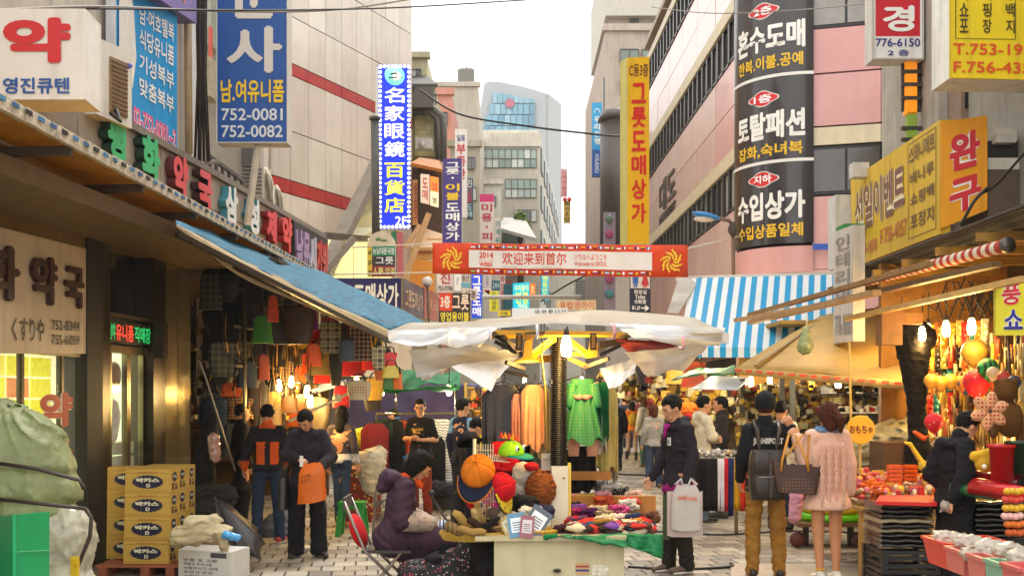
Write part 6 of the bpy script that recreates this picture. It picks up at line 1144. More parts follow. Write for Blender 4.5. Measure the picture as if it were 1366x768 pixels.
# ========================= GOODS: handbags
def bag(px,py,d,w_,h,mt,label,name='handbag',kind='box',strap=.25,group=None,flap=None,rz=0):
 c=P(px,py,d);w_*=1.12;h*=1.1;b=thing(name,label,'bag',c,group,rz);sil=int(abs(px*7+py*3))%4;e=(.5,.8,.6,.45)[sil]if kind=='box' else.9;rz*=2;dp=w_*.32
 def f(u,v):
  a=u*6.283;s_=(1-.3*v*v,.78+.3*math.sin(v*2.6),1.02-.22*v,.9+.1*math.cos(v*6))[sil]if kind!='pouch' else.7+.42*math.sin(v*2.4);s_*=1+.03*math.sin(v*9+a*2);x=math.copysign(abs(math.cos(a))**e,math.cos(a));y=math.copysign(abs(math.sin(a))**e,math.sin(a))
  return Vector((w_/2*x*s_,dp/2*y*(1.1-.7*v),-h/2+h*v-.03*h*math.cos(a*2)*v))
 m=MB();m.sheet(f,16,5);m.add([f(k/16,0)for k in range(16)],[tuple(range(16))[::-1]]);m.build('bag_body',mt,b,local=True)
 if flap:m=MB();m.hexa([Vector((x*w_*.43,y,z))for z,y in((h*.0,0),)for x,y in((-1,-dp*.52),(1,-dp*.52),(1,-dp*.4),(-1,-dp*.4))]+[Vector((x*w_*.4,y,h*.48))for x,y in((-1,-dp*.34),(1,-dp*.34),(1,-dp*.2),(-1,-dp*.2))]);m.build('flap',flap,b,local=True)
 m=MB()
 for y in((-dp*.25,dp*.25)if kind=='box' else(0,)):m.tube([(-w_*.3,y,h*.42),(-w_*.2,y,h*.5+strap*.7),(0,y*.3,h*.5+strap),(w_*.2,y,h*.5+strap*.7),(w_*.3,y,h*.42)],.008,5)
 m.build('strap',mat('#1e1815',.5),b,local=True);return b
P1=plaid('#5a1c1c','#1c1a1e','#d8c9a0',9);P2=plaid('#2a2426','#8a7a50','#d8cba0',9);P3=plaid('#6a2a1c','#2a2a3a','#c8b060',12);P4=plaid('#3a3a3c','#6a6a50','#202020',12)
N=lambda c:mat(c,.42,.2,10,bump=.2,bs=60)
left_bags=[(300,400,14.6,.5,1.0,fabric('#141012'),'huge black cloth bag cover hanging at the stall\'s left corner','pouch'),(338,398,14.4,.28,.7,dots('#2a1f24','#5a4a50',70,.3),'long dark dotted scarf bag hanging below the awning','box'),(350,440,14.2,.24,.3,N('#3f8a22'),'green felt bag hanging under the dotted one','box'),(364,412,14.2,.13,.3,N('#d8481c'),'orange red slim bag by the dotted one','box'),(372,440,14.6,.26,.34,N('#1c1815'),'black bag left of the tan round tote','box'),(398,435,14.4,.34,.42,N('#4a3520'),'large dark brown tote with round top','pouch'),(418,415,14.5,.12,.45,N('#7a2a8a'),'narrow purple bag hanging by the awning edge','box'),(410,410,14.8,.1,.3,N('#d84a1c'),'slim orange bag beside the purple one','box'),(430,458,15,.3,.32,N('#d01c18'),'bright scarlet bag right of the stall pole','box'),(441,450,14.2,.24,.36,P2,'black and cream plaid tote hanging by the pole','box'),(480,456,14.2,.28,.44,P1,'dark red tartan tote, largest of the plaid bags','box'),(463,468,14.1,.16,.24,N('#3a4858'),'slate blue small bag between two tartan totes','box'),(448,480,14.5,.16,.6,N('#1a1614'),'long black drawstring bag between the plaid totes','pouch'),(462,485,15.2,.5,.3,N('#a81c1c'),'wide crimson bag beneath the tartan totes','box'),(492,466,15,.16,.5,N('#c01818'),'tall scarlet bag at the right of the tartan tote','box'),(509,478,13.6,.2,.26,P2,'black and yellow striped tote near the white canopy','box'),(505,460,14.6,.12,.4,N('#c9a820'),'mustard yellow bag behind the striped tote','box'),(521,480,13.6,.15,.16,N('#c8201c'),'small red bag beside the striped tote','box'),(522,496,13.4,.2,.13,N('#c9b040'),'small tan bag with round dark logo','box'),(518,510,13.4,.12,.14,N('#3a6a20'),'tiny green pouch hanging lowest by the canopy','box'),(530,508,13.4,.12,.18,N('#d86a28'),'small orange pouch next to the green one','box'),(508,495,13.8,.14,.2,N('#d8701c'),'orange pouch left of the tan logo bag','box'),(426,480,14.8,.28,.36,N('#6c5818'),'olive mustard tote lit from below','box'),(408,485,14.9,.1,.24,N('#d84a18'),'small vermilion bag above the right hand bulb','box'),(435,495,15.4,.3,.3,N('#c02018'),'red felt bag behind the mustard tote','box'),(479,520,13.8,.26,.22,dots('#c9b58c','#a8453a',30,.3),'cream printed tote with pink bird pattern hanging low','box'),(299,480,14.6,.34,.4,P4,'grey green checked bag in the shadow at left','box'),(330,500,14.6,.24,.3,N('#2a3034'),'dark slate shoulder bag with long strap','box'),(310,520,14.8,.3,.16,dots('#d85a20','#f08a4a',60,.3),'orange dotted clutch on the left of the stall','box'),(352,490,15,.14,.3,N('#8c3a1c'),'rust brown narrow bag by the yellow goods','box'),(320,545,14.8,.32,.24,P3,'brown striped basket bag above the crouching shopper','box'),(345,540,15,.22,.5,N('#3a2c18'),'dark brown hobo bag with pale rings','pouch'),(365,545,15.2,.2,.4,N('#7a5c20'),'dull gold bag above the orange jacket','box'),(386,540,15.5,.24,.2,N('#6a4420'),'tan brown shoulder bag below the bulbs','box'),(398,548,15.8,.34,.4,N('#8a4014'),'rusty orange bag behind the bulbs','box'),(285,560,14.4,.3,.5,N('#1c242c'),'navy black rucksack at the stall\'s left edge','pouch'),(422,555,14.9,.3,.44,N('#5a4a30'),'brown bag hanging behind the bowed man\'s head','pouch'),(345,450,15.6,.2,.34,N('#2a2018'),'dark brown bag behind the green felt bag','box'),(330,440,15.2,.22,.3,N('#221a18'),'small black bag in the shade left of the green one','box'),(375,475,15.8,.2,.3,N('#6c5424'),'olive coloured bag left of the bulbs','box'),(392,470,16,.2,.24,N('#5c4018'),'bronze brown bag behind the bulb cluster','box'),(404,455,16,.2,.2,N('#8a6a20'),'bronze coloured bag at the back','box')]
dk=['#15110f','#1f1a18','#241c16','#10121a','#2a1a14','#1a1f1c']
for j,(y,zz)in enumerate(((385,14.3),(425,14.9),(465,15.0),(505,15.1),(545,15.0),(585,14.6))):
 for i in range(6 if j<4 else 4):
  px=281+i*21+(j%2)*9
  if px>372-(6 if j>2 else 0)and j>1:continue
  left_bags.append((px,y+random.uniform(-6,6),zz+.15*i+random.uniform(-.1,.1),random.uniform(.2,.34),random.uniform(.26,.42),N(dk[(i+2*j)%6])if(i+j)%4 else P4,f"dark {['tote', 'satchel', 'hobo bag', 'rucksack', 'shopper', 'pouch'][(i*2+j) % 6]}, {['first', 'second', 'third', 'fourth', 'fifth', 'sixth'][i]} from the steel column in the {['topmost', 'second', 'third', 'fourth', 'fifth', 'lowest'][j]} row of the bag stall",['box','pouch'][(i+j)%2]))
for i,(px,y,c_,nm)in enumerate(((440,425,'#b8242c','cherry red'),(452,432,'#1c1a1c','jet black'),(470,430,'#7a1c1c','maroon'),(487,436,'#c9a02a','ochre'),(498,440,'#2a2426','charcoal'),(418,460,'#c8541c','burnt orange'),(500,505,'#d8a82c','corn yellow'),(455,515,'#c01c1c','signal red'),(497,520,'#3a2a1c','umber'))):left_bags.append((px,y,14.4+.05*i,.2,.26,N(c_),nm+' little bag tucked in the row along the blue awning','box'))
mc=[('#2a1c12','umber'),('#7a5a20','antique gold'),('#1a1614','soot black'),('#8c2a1c','brick red'),('#4a3018','walnut'),('#a8862c','old gold'),('#30343a','graphite'),('#b8541c','copper orange'),('#3a4a2a','forest green')]
for j in range(5):
 for i in range(8):
  px=300+i*16.5+(j%2)*8;y=432+j*34
  if 380<px<425 and 500<y<560:continue
  c_,nm=mc[(i*4+j*5)%9];left_bags.append((px+random.uniform(-3,3),y+random.uniform(-7,7),15.7+random.uniform(0,.5),random.uniform(.17,.26),random.uniform(.2,.36),N(c_)if(i*j)%5 else P3,f"{nm} {['purse', 'clutch', 'tote', 'hobo bag'][(i+j) % 4]}, {['first', 'second', 'third', 'fourth', 'fifth', 'sixth', 'seventh', 'eighth'][i]} along the {['top', 'second', 'middle', 'fourth', 'lowest'][j]} rear row of the bag stall",['box','pouch'][(i*3+j)%2]))
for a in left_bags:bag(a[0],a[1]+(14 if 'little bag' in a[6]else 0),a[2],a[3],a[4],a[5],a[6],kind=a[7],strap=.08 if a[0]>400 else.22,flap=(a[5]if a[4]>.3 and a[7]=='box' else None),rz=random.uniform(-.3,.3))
V=[];F=[];mi=[]
def clutter(mb,x0,x1,y0,y1,z0,z1,n,smin=.03,smax=.09,nm=5):
 for _ in range(n):
  c=Vector((random.uniform(x0,x1),random.uniform(y0,y1),random.uniform(z0,z1)));s=[random.uniform(smin,smax)for _ in range(3)]
  if random.random()<.5:mb.box(c,s,rz=random.uniform(0,3),m=random.randrange(nm))
  else:mb.sph(c,[q*.6 for q in s],7,4,m=random.randrange(nm))
 return mb
GOLD=[mat(c,.5,.3,12)for c in('#a8842a','#c09a34','#5a3c18','#9a5c1a','#2c1e10','#b8b088','#1c1614')]
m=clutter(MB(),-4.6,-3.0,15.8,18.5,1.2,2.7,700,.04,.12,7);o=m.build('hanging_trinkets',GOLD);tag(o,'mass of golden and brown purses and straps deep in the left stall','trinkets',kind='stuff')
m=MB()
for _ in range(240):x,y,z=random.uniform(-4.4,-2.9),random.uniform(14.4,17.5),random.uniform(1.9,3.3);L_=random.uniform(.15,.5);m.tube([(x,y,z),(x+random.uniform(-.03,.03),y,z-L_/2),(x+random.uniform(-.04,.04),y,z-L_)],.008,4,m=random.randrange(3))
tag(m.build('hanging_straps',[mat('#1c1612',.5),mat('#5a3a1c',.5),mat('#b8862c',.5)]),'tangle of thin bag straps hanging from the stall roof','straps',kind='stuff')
w2=wr(.05,14,31);m=MB();m.sheet(lambda u,v:bi(P(438,505,19.5),P(640,512,20.5),P(620,600,19.8),P(455,600,19.0),u,v)+Vector((0,w2(u,v),0)),40,16,.02);tag(m.build('purple_tarp',mat('#3a2c58',.6,.3,3,trans=.1,bump=.3,bs=8)),'dark purple tarpaulin screen hung behind the clothes rail','tarpaulin')
w3=wr(.04,10,23);m=MB();m.sheet(lambda u,v:bi(P(500,518,15.5),P(614,512,16.5),P(614,496,18.5),P(505,494,18),u,v)+Vector((0,0,w3(u,v))),26,8,.012)
m.sheet(lambda u,v:bi(P(500,520,15.4),P(614,514,16.4),P(610,520,16.5),P(506,522,15.5),u,v)+Vector((0,0,w3(u,v)*.4)),26,3,.01);tag(m.build('green_tarp_awning',mat('#1f8a4c',.6,.25,4,trans=.35)),'crumpled green tarpaulin awning left of the white canopy','awning')
m=MB();m.slab([P(404,527,16),P(462,511,17),P(462,506,17.4),P(428,512,17)],.02);tag(m.build('small_white_awning',mat('#cfd0cc',.5)),'small white sheet awning poking out of the bag stall','awning')
for px,py,d,lb in((509,520,17.5,'small cold bulb under the left end of the green awning'),(599,519,16.5,'round white bulb under the right end of the green awning')):lamp(px,py,d,lb,10,(1,.85,.6))
m=MB();m.tube([P(385,562,13.6),P(450,532,14.2),P(470,522,14.3)],.018,7);m.sph(P(450,531,14.2),.06,8,6);tag(m.build('awning_stick',mat('#d8c9a0',.5)),'pale diagonal stick with a round knob beside the bulbs','stick')
m=MB();m.tube([P(264,479,12.9),P(266,482,12.9),P(275,505,12.9),P(300,585,13),P(314,628,13.1)],.011,6);tag(m.build('hook_stick',mat('#8a8270',.4,metal=.4)),'thin steel hook stick leaning by the stall column','stick')
# ---------------------------------------------------------------- drink cartons
def carton_proto():
 b=thing('drink_carton','x','box',(0,0,0));W_,D_,H_=.43,.26,.222
 m=MB();m.hexa([(-W_/2,0,0),(W_/2,0,0),(W_/2,D_,0),(-W_/2,D_,0),(-W_/2,0,H_),(W_/2,0,H_),(W_/2,D_,H_),(-W_/2,D_,H_)]);m.build('carton_board',mat('#c9a24a',.6,.12,6),b,local=True)
 m=MB();m.box((0,-.002,H_-.035),(W_,.003,.004));m.box((0,-.002,.02),(W_*.96,.003,.003));m.box((0,D_/2,H_+.001),(W_,.05,.002));m.build('seam_tape',mat('#a8822f',.5),b,local=True)
 for fr,sc_ in((Frame(Vector((-W_/2,-.001,H_)),Vector((W_/2,-.001,H_)),Vector((W_/2,-.001,0)),Vector((-W_/2,-.001,0))),1),(Frame(Vector((W_/2+.001,0,H_)),Vector((W_/2+.001,D_,H_)),Vector((W_/2+.001,D_,0)),Vector((W_/2+.001,0,0))),.8)):
  fr.n=Vector((0,-1,0))if sc_==1 else Vector((1,0,0));K=44
  m=MB();m.add([fr.at(.5+(.36 if k%2 else.325)*math.cos(k/K*6.283)*sc_,(.47 if sc_==1 else.66)+(.30 if k%2 else.265)*math.sin(k/K*6.283)*(1 if sc_==1 else.75),.002)for k in range(K)],[tuple(range(K))]);m.build('toothed_emblem',mat('#151a3c',.5),b,local=True)
  m=MB()
  if sc_==1:m.text('박카스',fr,.24,.45,.76,.64,0,.004,.06);m.text('D',fr,.47,.24,.56,.39,0,.004,.06)
  else:m.text('박카스',fr,.3,.6,.7,.74,0,.004,.05)
  m.build('lettering',mat('#e9e2c8',.5),b,local=True)
  m=MB();
  if sc_==1:m.text('동아제약 · 박카스디',fr,.3,.84,.72,.91,0,.002,.02);m.build('red_print',mat('#b8482c',.5),b,local=True)
  else:
   for r_ in((.2,.1,.42,.4),(.55,.1,.85,.25),(.55,.3,.8,.36)):m.add(fr.quad(*r_,.002),[(0,1,2,3)])
   m.build('dark_print',mat('#4a3c20',.5),b,local=True)
 return b
cpx=carton_proto();base=G(165,753);base=P(165,750,10.7);k=0
names=['bottom','second lowest','third','top']
def place_carton(first,loc,rz,lb):
 if first:cpx.location=loc;cpx.rotation_euler=(0,0,rz);cpx['label']=lb;cpx['group']='stacked drink cartons'
 else:cpx['group']='stacked drink cartons';copy_tree(cpx,None,loc,rz,lb)
fx=P(196,0,10.7).x
for j in range(4):
 jx=random.uniform(-.012,.012);place_carton(j==0,Vector((fx+jx,10.7,.12+j*.225)),0,f'{names[j]} yellow drink carton in the front column of the stack')
 place_carton(False,Vector((fx-.29+jx*.5,11.05,.12+j*.2249)),math.pi/2*0+R(1),f'{names[j]} yellow carton in the half hidden left column of the stack')
for j in range(4):
 for i,nm in enumerate(('second','third')):place_carton(False,Vector((fx+.0+.012*i,10.98+.28*i,.12+j*.226)),R(0),f'{names[j]} yellow carton of the {nm} row back, seen by its narrow end')
pl=thing('red_pallet','reddish brown wooden pallet under the yellow drink cartons','pallet',(fx,11.1,0))
for x in(-.4,0,.24):m=MB();m.box((fx+x,11.1,.045),(.08,.95,.09));m.build('bearer',mat('#8c4a34',.6,.3),pl)
for y in(10.72,10.95,11.2,11.5):m=MB();m.box((fx-.05,y,.102),(.85,.12,.024));m.build('plank',mat('#a05a3c',.6,.3),pl)
# ---------------------------------------------------------------- tarp bundle on a cart, green box
def blob(name,lb,cat,fld,mt,amp,wl,h=.03,kind=None):
 f=Field(h);fld(f);f.noise=folds(amp,wl,4);v,q=f.run();c=v.mean(0);c[2]=v[:,2].min();o=put(name,fast_mesh(name,v-c,q,[mt]),None,tuple(c));return tag(o,lb,cat)
D=7.6;pb=lambda x,y,dz=0:P(x,y,D+dz)
TP=mat('#a3ab78',.5,.4,2.2,trans=.35,bump=.5,bs=22)
def plm(zf):
 b=np.array
 return b
def crease(n_,amp,fx,fz,seed):
 a=folds(amp*.8,.2,seed);b=folds(.5,.35,seed+1)
 def f(X,Y,Z):
  w_=b(X,Y,Z);s1=np.abs(np.sin((X*fx+Z*fz)*n_+4*w_));s2=np.abs(np.sin((X*fx*.6-Z*fz+Y)*n_*.7+3*w_+1));return a(X,Y,Z)-amp*(1-s1)**3-amp*.7*(1-s2)**4+amp*.3
 return f
f=Field(.02)
for(x0,y0,x1,y1,ra,rb)in((-10,572,10,590,.22,.22),(-30,600,28,610,.36,.33),(-30,650,40,655,.4,.36)):f.cap(pb(x0,y0,.5),pb(x1,y1,.5),ra,rb,.14)
_w=folds(.5,.3,3);_w2=folds(1,.11,6);_a0=pb(-6,545,.3)
def _tarp(X,Y,Z):
 w_=_w(X,Y,Z);a=np.arctan2(X-_a0.x,_a0.z+.1-Z);g=1-np.abs(np.sin(a*11+1.6*w_+Y*3));zs=1.2-.12*(X-_a0.x);z2=.985-.1*(X-_a0.x)
 return.008*_w2(X,Y,Z)-.034*g**1.6*(.4+.8*np.abs(np.sin(Z*5+w_)))+.012+.035*np.exp(-((Z-zs)/.035)**2)+.03*np.exp(-((Z-z2)/.035)**2)
f.noise=_tarp
v,q=f.run();c=v.mean(0);c[2]=v[:,2].min();up=thing('tarp_bundle','big bundle wrapped in translucent greenish tarpaulin at the lower left corner','bundle',tuple(c));put('upper_wrap',fast_mesh('upper_wrap',v-c,q,[TP]),up)
TP2=mat('#cbc5ae',.3,.3,4,trans=.3,bump=.6,bs=16,coat=.4)
f=Field(.02)
for(x0,y0,x1,y1,ra,rb)in((-60,735,88,726,.3,.2),(-40,700,95,706,.2,.17),(60,760,98,800,.22,.2),(-50,790,90,800,.3,.25)):f.cap(pb(x0,y0,.4),pb(x1,y1,.4),ra,rb,.08)
f.noise=crease(30,.02,1.6,.5,8)
v,q=f.run();put('lower_wrap',fast_mesh('lower_wrap',v-c,q,[TP2]),up)
m=MB()
for pts in(((-5,617),(50,625),(106,640),(112,652)),((-5,665),(60,672),(114,678)),((114,678),(122,690),(120,715),(108,745),(98,768))):m.tube([pb(x,y,.06)for i,(x,y)in enumerate(pts)],.014,6)
m.build('rubber_strap',mat('#3a2a24',.5),up);m=MB();m.box(pb(100,755,-.06),(.05,.03,.13));m.box(pb(100,748,-.08),(.03,.02,.04));m.build('buckle',mat('#d8b01c',.4),up)
gb=thing('green_box','bright emerald green panel box in front of the wrapped bundle','box',P(20,768,6.9));m=MB();m.slab([P(-30,800,7.2),P(21,800,6.6),P(21,686,6.6),P(-30,690,7.2)],.02);m.build('left_panel',mat('#0f8a50',.35,.15,4),gb);m=MB();m.slab([P(21,800,6.6),P(66,800,6.95),P(66,682,6.95),P(21,686,6.6)],.02);m.build('right_panel',mat('#16a262',.35,.15,4),gb)
m=MB();m.slab([P(21,736,6.59),P(66,734,6.94),P(66,732.8,6.94),P(21,734.8,6.59)],.004);m.build('crease',mat('#6ac896',.4),gb)
# ---------------------------------------------------------------- things on the ground at left
wbx=thing('white_carton','white carton printed with small dark text, cloth heaped on top','box',P(270,758,10.4));q=[P(238,760,10.6),P(308,755,10.4),P(308,722,10.4),P(238,727,10.6)]
m=MB();a=[Vector(v)for v in(q[0],q[1],q[1]+Vector((.08,.4,0)),q[0]+Vector((.0,.4,0)))];m.hexa([Vector((v.x,v.y,.0))for v in a]+[Vector((v.x,v.y,.27))for v in a]);m.build('carton_board',mat('#d9d6d2',.6,.08),wbx)
fr=Frame(Vector((q[0].x,q[0].y,.27)),Vector((q[1].x,q[1].y,.27)),Vector((q[1].x,q[1].y,0)),Vector((q[0].x,q[0].y,0)))
m=MB();[m.text(t,fr,.1,.62-.14*i,.75-.1*(i%2),.72-.14*i,0,.003,.01)for i,t in enumerate(('반품 및 교환','제품의 주의사항','사용하시기 전에','보관시 주의','소비자 상담실'))];m.add(fr.quad(.62,.78,.92,.95,.003),[(0,1,2,3)]);m.add(fr.quad(0,.04,1,.07,.003),[(0,1,2,3)]);m.build('dark_print',mat('#4a4a52',.5),wbx)
w4=wr(.05,20,37);o=blob('cream_cloth','crumpled cream work cloth thrown over the white carton','cloth',lambda f:[f.cap(P(a,b,10.4),P(c_,d_,10.5),r1,r2,.04)for a,b,c_,d_,r1,r2 in((240,715,300,708,.09,.07),(255,700,285,695,.08,.07),(296,712,302,748,.05,.035),(236,722,262,720,.05,.06))],fabric('#c9bb98'),.022,.09,.018)
blob('blue_plastic','small bright blue plastic wrap sticking out of the cream cloth','plastic',lambda f:f.cap(P(302,713,10.35),P(318,717,10.35),.04,.03),mat('#4aa0e0',.2),.01,.04,.012)
um=thing('broken_umbrella','half open black umbrella lying with its canopy pointing up right of the cloth','umbrella',P(330,740,11.2));tip=P(290,668,11.3);rim_=[P(355,725,11.2),P(349,748,11.0),P(318,742,11.0),P(300,720,10.95),P(288,695,11.0),P(287,672,11.2),P(315,680,11.5),P(345,705,11.5)]
for i in range(8):
 a,b=rim_[i],rim_[(i+1)%8];m=MB();m.sheet(lambda u,v:tip.lerp(a.lerp(b,u)+(-.05)*((a+b)/2-tip).normalized()*math.sin(u*3.14),v)+Vector((0,0,.02*math.sin(v*3))),5,5,.004);m.build('canopy_gore',mat('#241f22',.45,.2,6,bump=.1),um)
m=MB();[m.tube([tip,p],.005,4)for p in rim_];m.build('ribs',mat('#8c8a86',.3,metal=.8),um);m=MB();m.tube([tip+Vector((-.03,0,.04)),P(330,745,11.3)],.008,6);m.build('shaft',mat('#77736c',.3,metal=.8),um)
blob('dark_rucksack','dark olive rucksack slumped at the foot of the stall column','bag',lambda f:[f.cap(P(272,668,12.2),P(300,662,12.2),.17,.14,.08),f.cap(P(275,690,12),P(300,690,12),.18,.14,.08)],fabric('#2b2722'),.02,.12,.02)
blob('black_sack','tall black cloth sack hanging beside the stall column','sack',lambda f:[f.cap(P(282,560,13.3),P(268,650,13.2),.09,.16,.06)],fabric('#191519'),.02,.12,.025)
blob('grey_plastic_bag','translucent blue grey rubbish bag behind the orange backed man','bag',lambda f:[f.cap(P(370,705,13.9),P(378,690,13.9),.2,.15,.08),f.cap(P(388,712,13.9),P(372,715,13.9),.16,.17,.08)],mat('#77828f',.2,.3,6,trans=.3,coat=.5),.02,.09,.02)
blob('pink_wrapped_goods','clear wrapped pinkish goods hanging near the black sack','package',lambda f:[f.cap(P(285,585,12.8),P(287,610,12.8),.07,.06)],mat('#b8897c',.15,.4,18,coat=.8),.01,.05,.014)
m=MB();m.box(P(408,732,12.6),(.16,.25,.06));m.box(P(422,722,13),(.1,.12,.05));tag(m.build('white_tray',mat('#d8d4cc',.5)),'small white plastic tray on the paving between the two men','tray')
gs=thing('green_stool','bright green plastic stool beside the jeans and heels','stool',P(470,712,13.6));cx_,cy_=P(470,0,13.9).x,13.9
m=MB();m.box((cx_,cy_,.40),(.32,.32,.035));m.box((cx_,cy_,.36),(.3,.3,.05));m.build('seat',mat('#1f8c2c',.3,.08),gs)
for x in(-1,1):
 for y in(-1,1):m=MB();m.bar((cx_+x*.12,cy_+y*.12,.37),(cx_+x*.16,cy_+y*.16,0),.06,.045);m.build('leg',mat('#1f8c2c',.3,.08),gs)
tb=thing('patterned_goods_table','low table under a red and cream patterned cloth by the purple tarp','table',P(465,680,16));m=MB();m.b2((P(462,0,15.6).x,15.4,0),(P(500,0,15.6).x,16.4,.72));m.build('patterned_cloth',dots('#7a2420','#d8c9a8',22,.42,('#b8302a','#e0d0b0','#4a3a2a','#d8a040')),tb)
blob('cream_sack','big cream cloth sack beside the clothes rail','sack',lambda f:[f.cap(P(495,620,14.8),P(498,645,14.8),.2,.16,.06),f.cap(P(480,612,14.9),P(505,606,14.9),.1,.12,.06)],fabric('#cbbfa2'),.02,.1,.02)
blob('lime_bundle','lime yellow cloth bundle under the purple tarp','bundle',lambda f:[f.cap(P(480,584,17.4),P(492,592,17.4),.16,.12,.05)],fabric('#d3cf3c'),.02,.09,.02)
blob('blue_rucksack','blue grey zipped bag lying on the patterned table','bag',lambda f:[f.cap(P(470,608,15.4),P(486,611,15.4),.07,.06,.03)],fabric('#4a6480'),.01,.06,.014)
m=MB();m.tube([P(497,720,12.6),P(501,655,12.6),P(512,640,12.6)],.014,6);m.tube([P(500,675,12.6),P(520,662,12.6),P(524,680,12.6)],.02,6);tag(m.build('trolley_frame',mat('#8c8880',.3,metal=.7)),'grey metal trolley handle behind the folding chair','trolley')
rl=thing('clothes_rail','steel clothes rail in front of the purple tarp','clothes rail',P(560,680,17.2));m=MB();m.cyl(P(502,552,17),P(618,551,17.4),.018,.018,8);m.build('rail',STEEL,rl)
for x in(502,612):m=MB();m.cyl(P(x,552,17.1),Vector((P(x,0,17.1).x,17.1,0)),.018,.018,8);m.build('post',STEEL,rl)
m=MB();m.cyl(P(528,552,17),P(529,515,17),.01,.01,6);m.build('upper_post',STEEL,rl)
def garment(px,py,d,w_,h,mt,label,kind='shirt',grp=None,rz=0,trim=None):
 c=P(px,py,d);b=thing('garment',label,'clothes',c,grp,rz);m=MB();m.tube([(-.16 if w_>.25 else-w_*.4,0,-.05),(0,0,0),(.16 if w_>.25 else w_*.4,0,-.05)],.006,5);m.tube([(0,0,0),(.015,0,.035),(0,0,.06)],.004,5);m.build('hanger',mat('#2a2624',.5),b,local=True)
 ph=random.random()*6;fl=1.5 if kind=='dress' else 1.0
 def f(u,v):
  a=u*6.283;hw=w_/2*(min(1,.55+v*4)if kind!='dress' else(.62 if v<.3 else.62+(v-.3)*.85));return Vector((hw*math.copysign(abs(math.cos(a))**.7,math.cos(a)),(.03+.045*v)*math.sin(a)*(1+.9*math.sin(math.cos(a)*15+ph)*min(1,v*2)),-.03-h*v+(.03*math.sin(math.cos(a)*7+ph)+.012*math.sin(a*5))*v))
 m=MB();m.sheet(f,34,9,0);m.add([f(k/34,0)for k in range(34)],[tuple(range(34))]);m.build('cloth',mt,b,local=True)
 if kind!='drape':
  for s_ in(-1,1):
   m=MB();x0=w_/2*(.62 if kind=='dress' else.85)*s_;m.tube([(x0*.8,0,-.07),(x0*1.15,0,-.07-(.16 if kind=='dress' else h*.35)),(x0*1.22,.0,-.09-(.17 if kind=='dress' else h*.62))],[.05,.045,.042],10);m.build('sleeve',mt,b,local=True)
 if trim:m=MB();m.tube([(-w_*.24,-.05,-h*.34),(0,-.06,-h*.35),(w_*.24,-.05,-h*.34)],.012,6);m.sph((-.03,-.065,-h*.35),(.035,.015,.02),8,6);m.sph((.03,-.065,-h*.35),(.035,.015,.02),8,6);m.build('bow',trim,b,local=True)
 return b
for a in((500,562,16.7,.42,.85,fabric('#7c2430'),'long burgundy garment at the left end of the far clothes rail','drape'),(512,556,17,.3,.9,fabric('#2a3a34'),'dark green top second on the far clothes rail','shirt'),(524,556,17,.3,.8,fabric('#1c1c22'),'black top hanging behind the blue jacket shopper','shirt'),(533,558,17.1,.3,.5,fabric('#e0561c'),'orange red jacket hanging behind the blue jacket shopper','shirt'),(576,556,17.3,.34,.7,fabric('#c9c8c6'),'pale grey top right of the young man in glasses','shirt'),(588,556,17.3,.36,.8,stripes(['#e6e4e0','#3a4458','#e6e4e0','#e6e4e0'],2,22),'thin striped long shirt on the far rail','shirt'),(599,558,17.3,.34,.9,stripes(['#e9e9ea','#4a5a7a','#e9e9ea'],2,26),'white and navy striped shirt at the right of the far rail','shirt'),(583,580,16.9,.26,.8,fabric('#16161a'),'black sleeveless dress between the striped shirts','drape')):garment(*a)
m=MB();m.b2(P(575,690,17),P(625,640,18));tag(m.build('dark_cabinet',mat('#3a3834',.6,.2)),'low dark cabinet under the striped shirts','cabinet')
o=blob('garment_heap','heap of dark folded clothes beneath the far rail','clothes',lambda f:[f.cap(P(582,652,16.6),P(612,655,16.6),.13,.12,.05)],fabric('#2c2c34',var=.5),.02,.08,.02)
# ========================= THE CART IN THE MIDDLE
ct=thing('market_cart','cream painted market cart body with a flat counter in the centre foreground','cart',P(745,790,8.3));ZT=.70;DT=8.15
def X(px,d):return(px-PCX)*d/FPX
CRM=mat('#c9bd96',.5,.18,2.5,grime=.35)
x0,x1=X(659,DT),X(833,DT);m=MB();m.b2((x0,DT+.02,.08),(x1,DT+.9,ZT-.03));m.build('body',CRM,ct);m=MB();m.b2((X(634,DT),DT-.03,ZT-.035),(X(842,DT),DT+1.0,ZT));m.build('counter',mat('#c3b68e',.45,.15,3,grime=.2),ct)
m=MB();m.b2((X(738,DT),DT-.012,.44),(X(748,DT),DT+.02,.455));m.b2((X(741,DT),DT-.014,.435),(X(746,DT),DT+.02,.46));m.build('drawer_pull',mat('#2c2620',.4),ct)
m=MB();m.b2((X(768,DT),DT+.014,.42),(X(786,DT),DT+.02,.50),m=0);m.b2((X(768,DT),DT+.012,.44),(X(786,DT),DT+.02,.455),m=1);m.b2((X(768,DT),DT+.012,.47),(X(786,DT),DT+.02,.483),m=2);m.build('sticker',[mat('#c8a070',.5),mat('#3a3a80',.5),mat('#a03a30',.5)],ct)
m=MB();m.b2((X(790,DT),DT+.014,.41),(X(812,DT),DT+.02,.485));m.build('torn_sticker',mat('#d9d2bb',.6,.4,30),ct)
m=MB();[m.cyl((x,DT+.3,0),(x,DT+.36,0),.09,.09,16)for x in(x0+.2,x1-.2)];
for x in(x0+.15,x1-.15):mm=MB();mm.V=[];mm.lathe([(.06,-.02),(.085,-.01),(.085,.01),(.06,.02)],(0,0,0),16);mm.V=[Matrix.Rotation(R(90),3,'X')@v+Vector((x,DT+.3,.085))for v in mm.V];mm.build('wheel',mat('#1c1a18',.6),ct)
cxp=X(747,8.75)
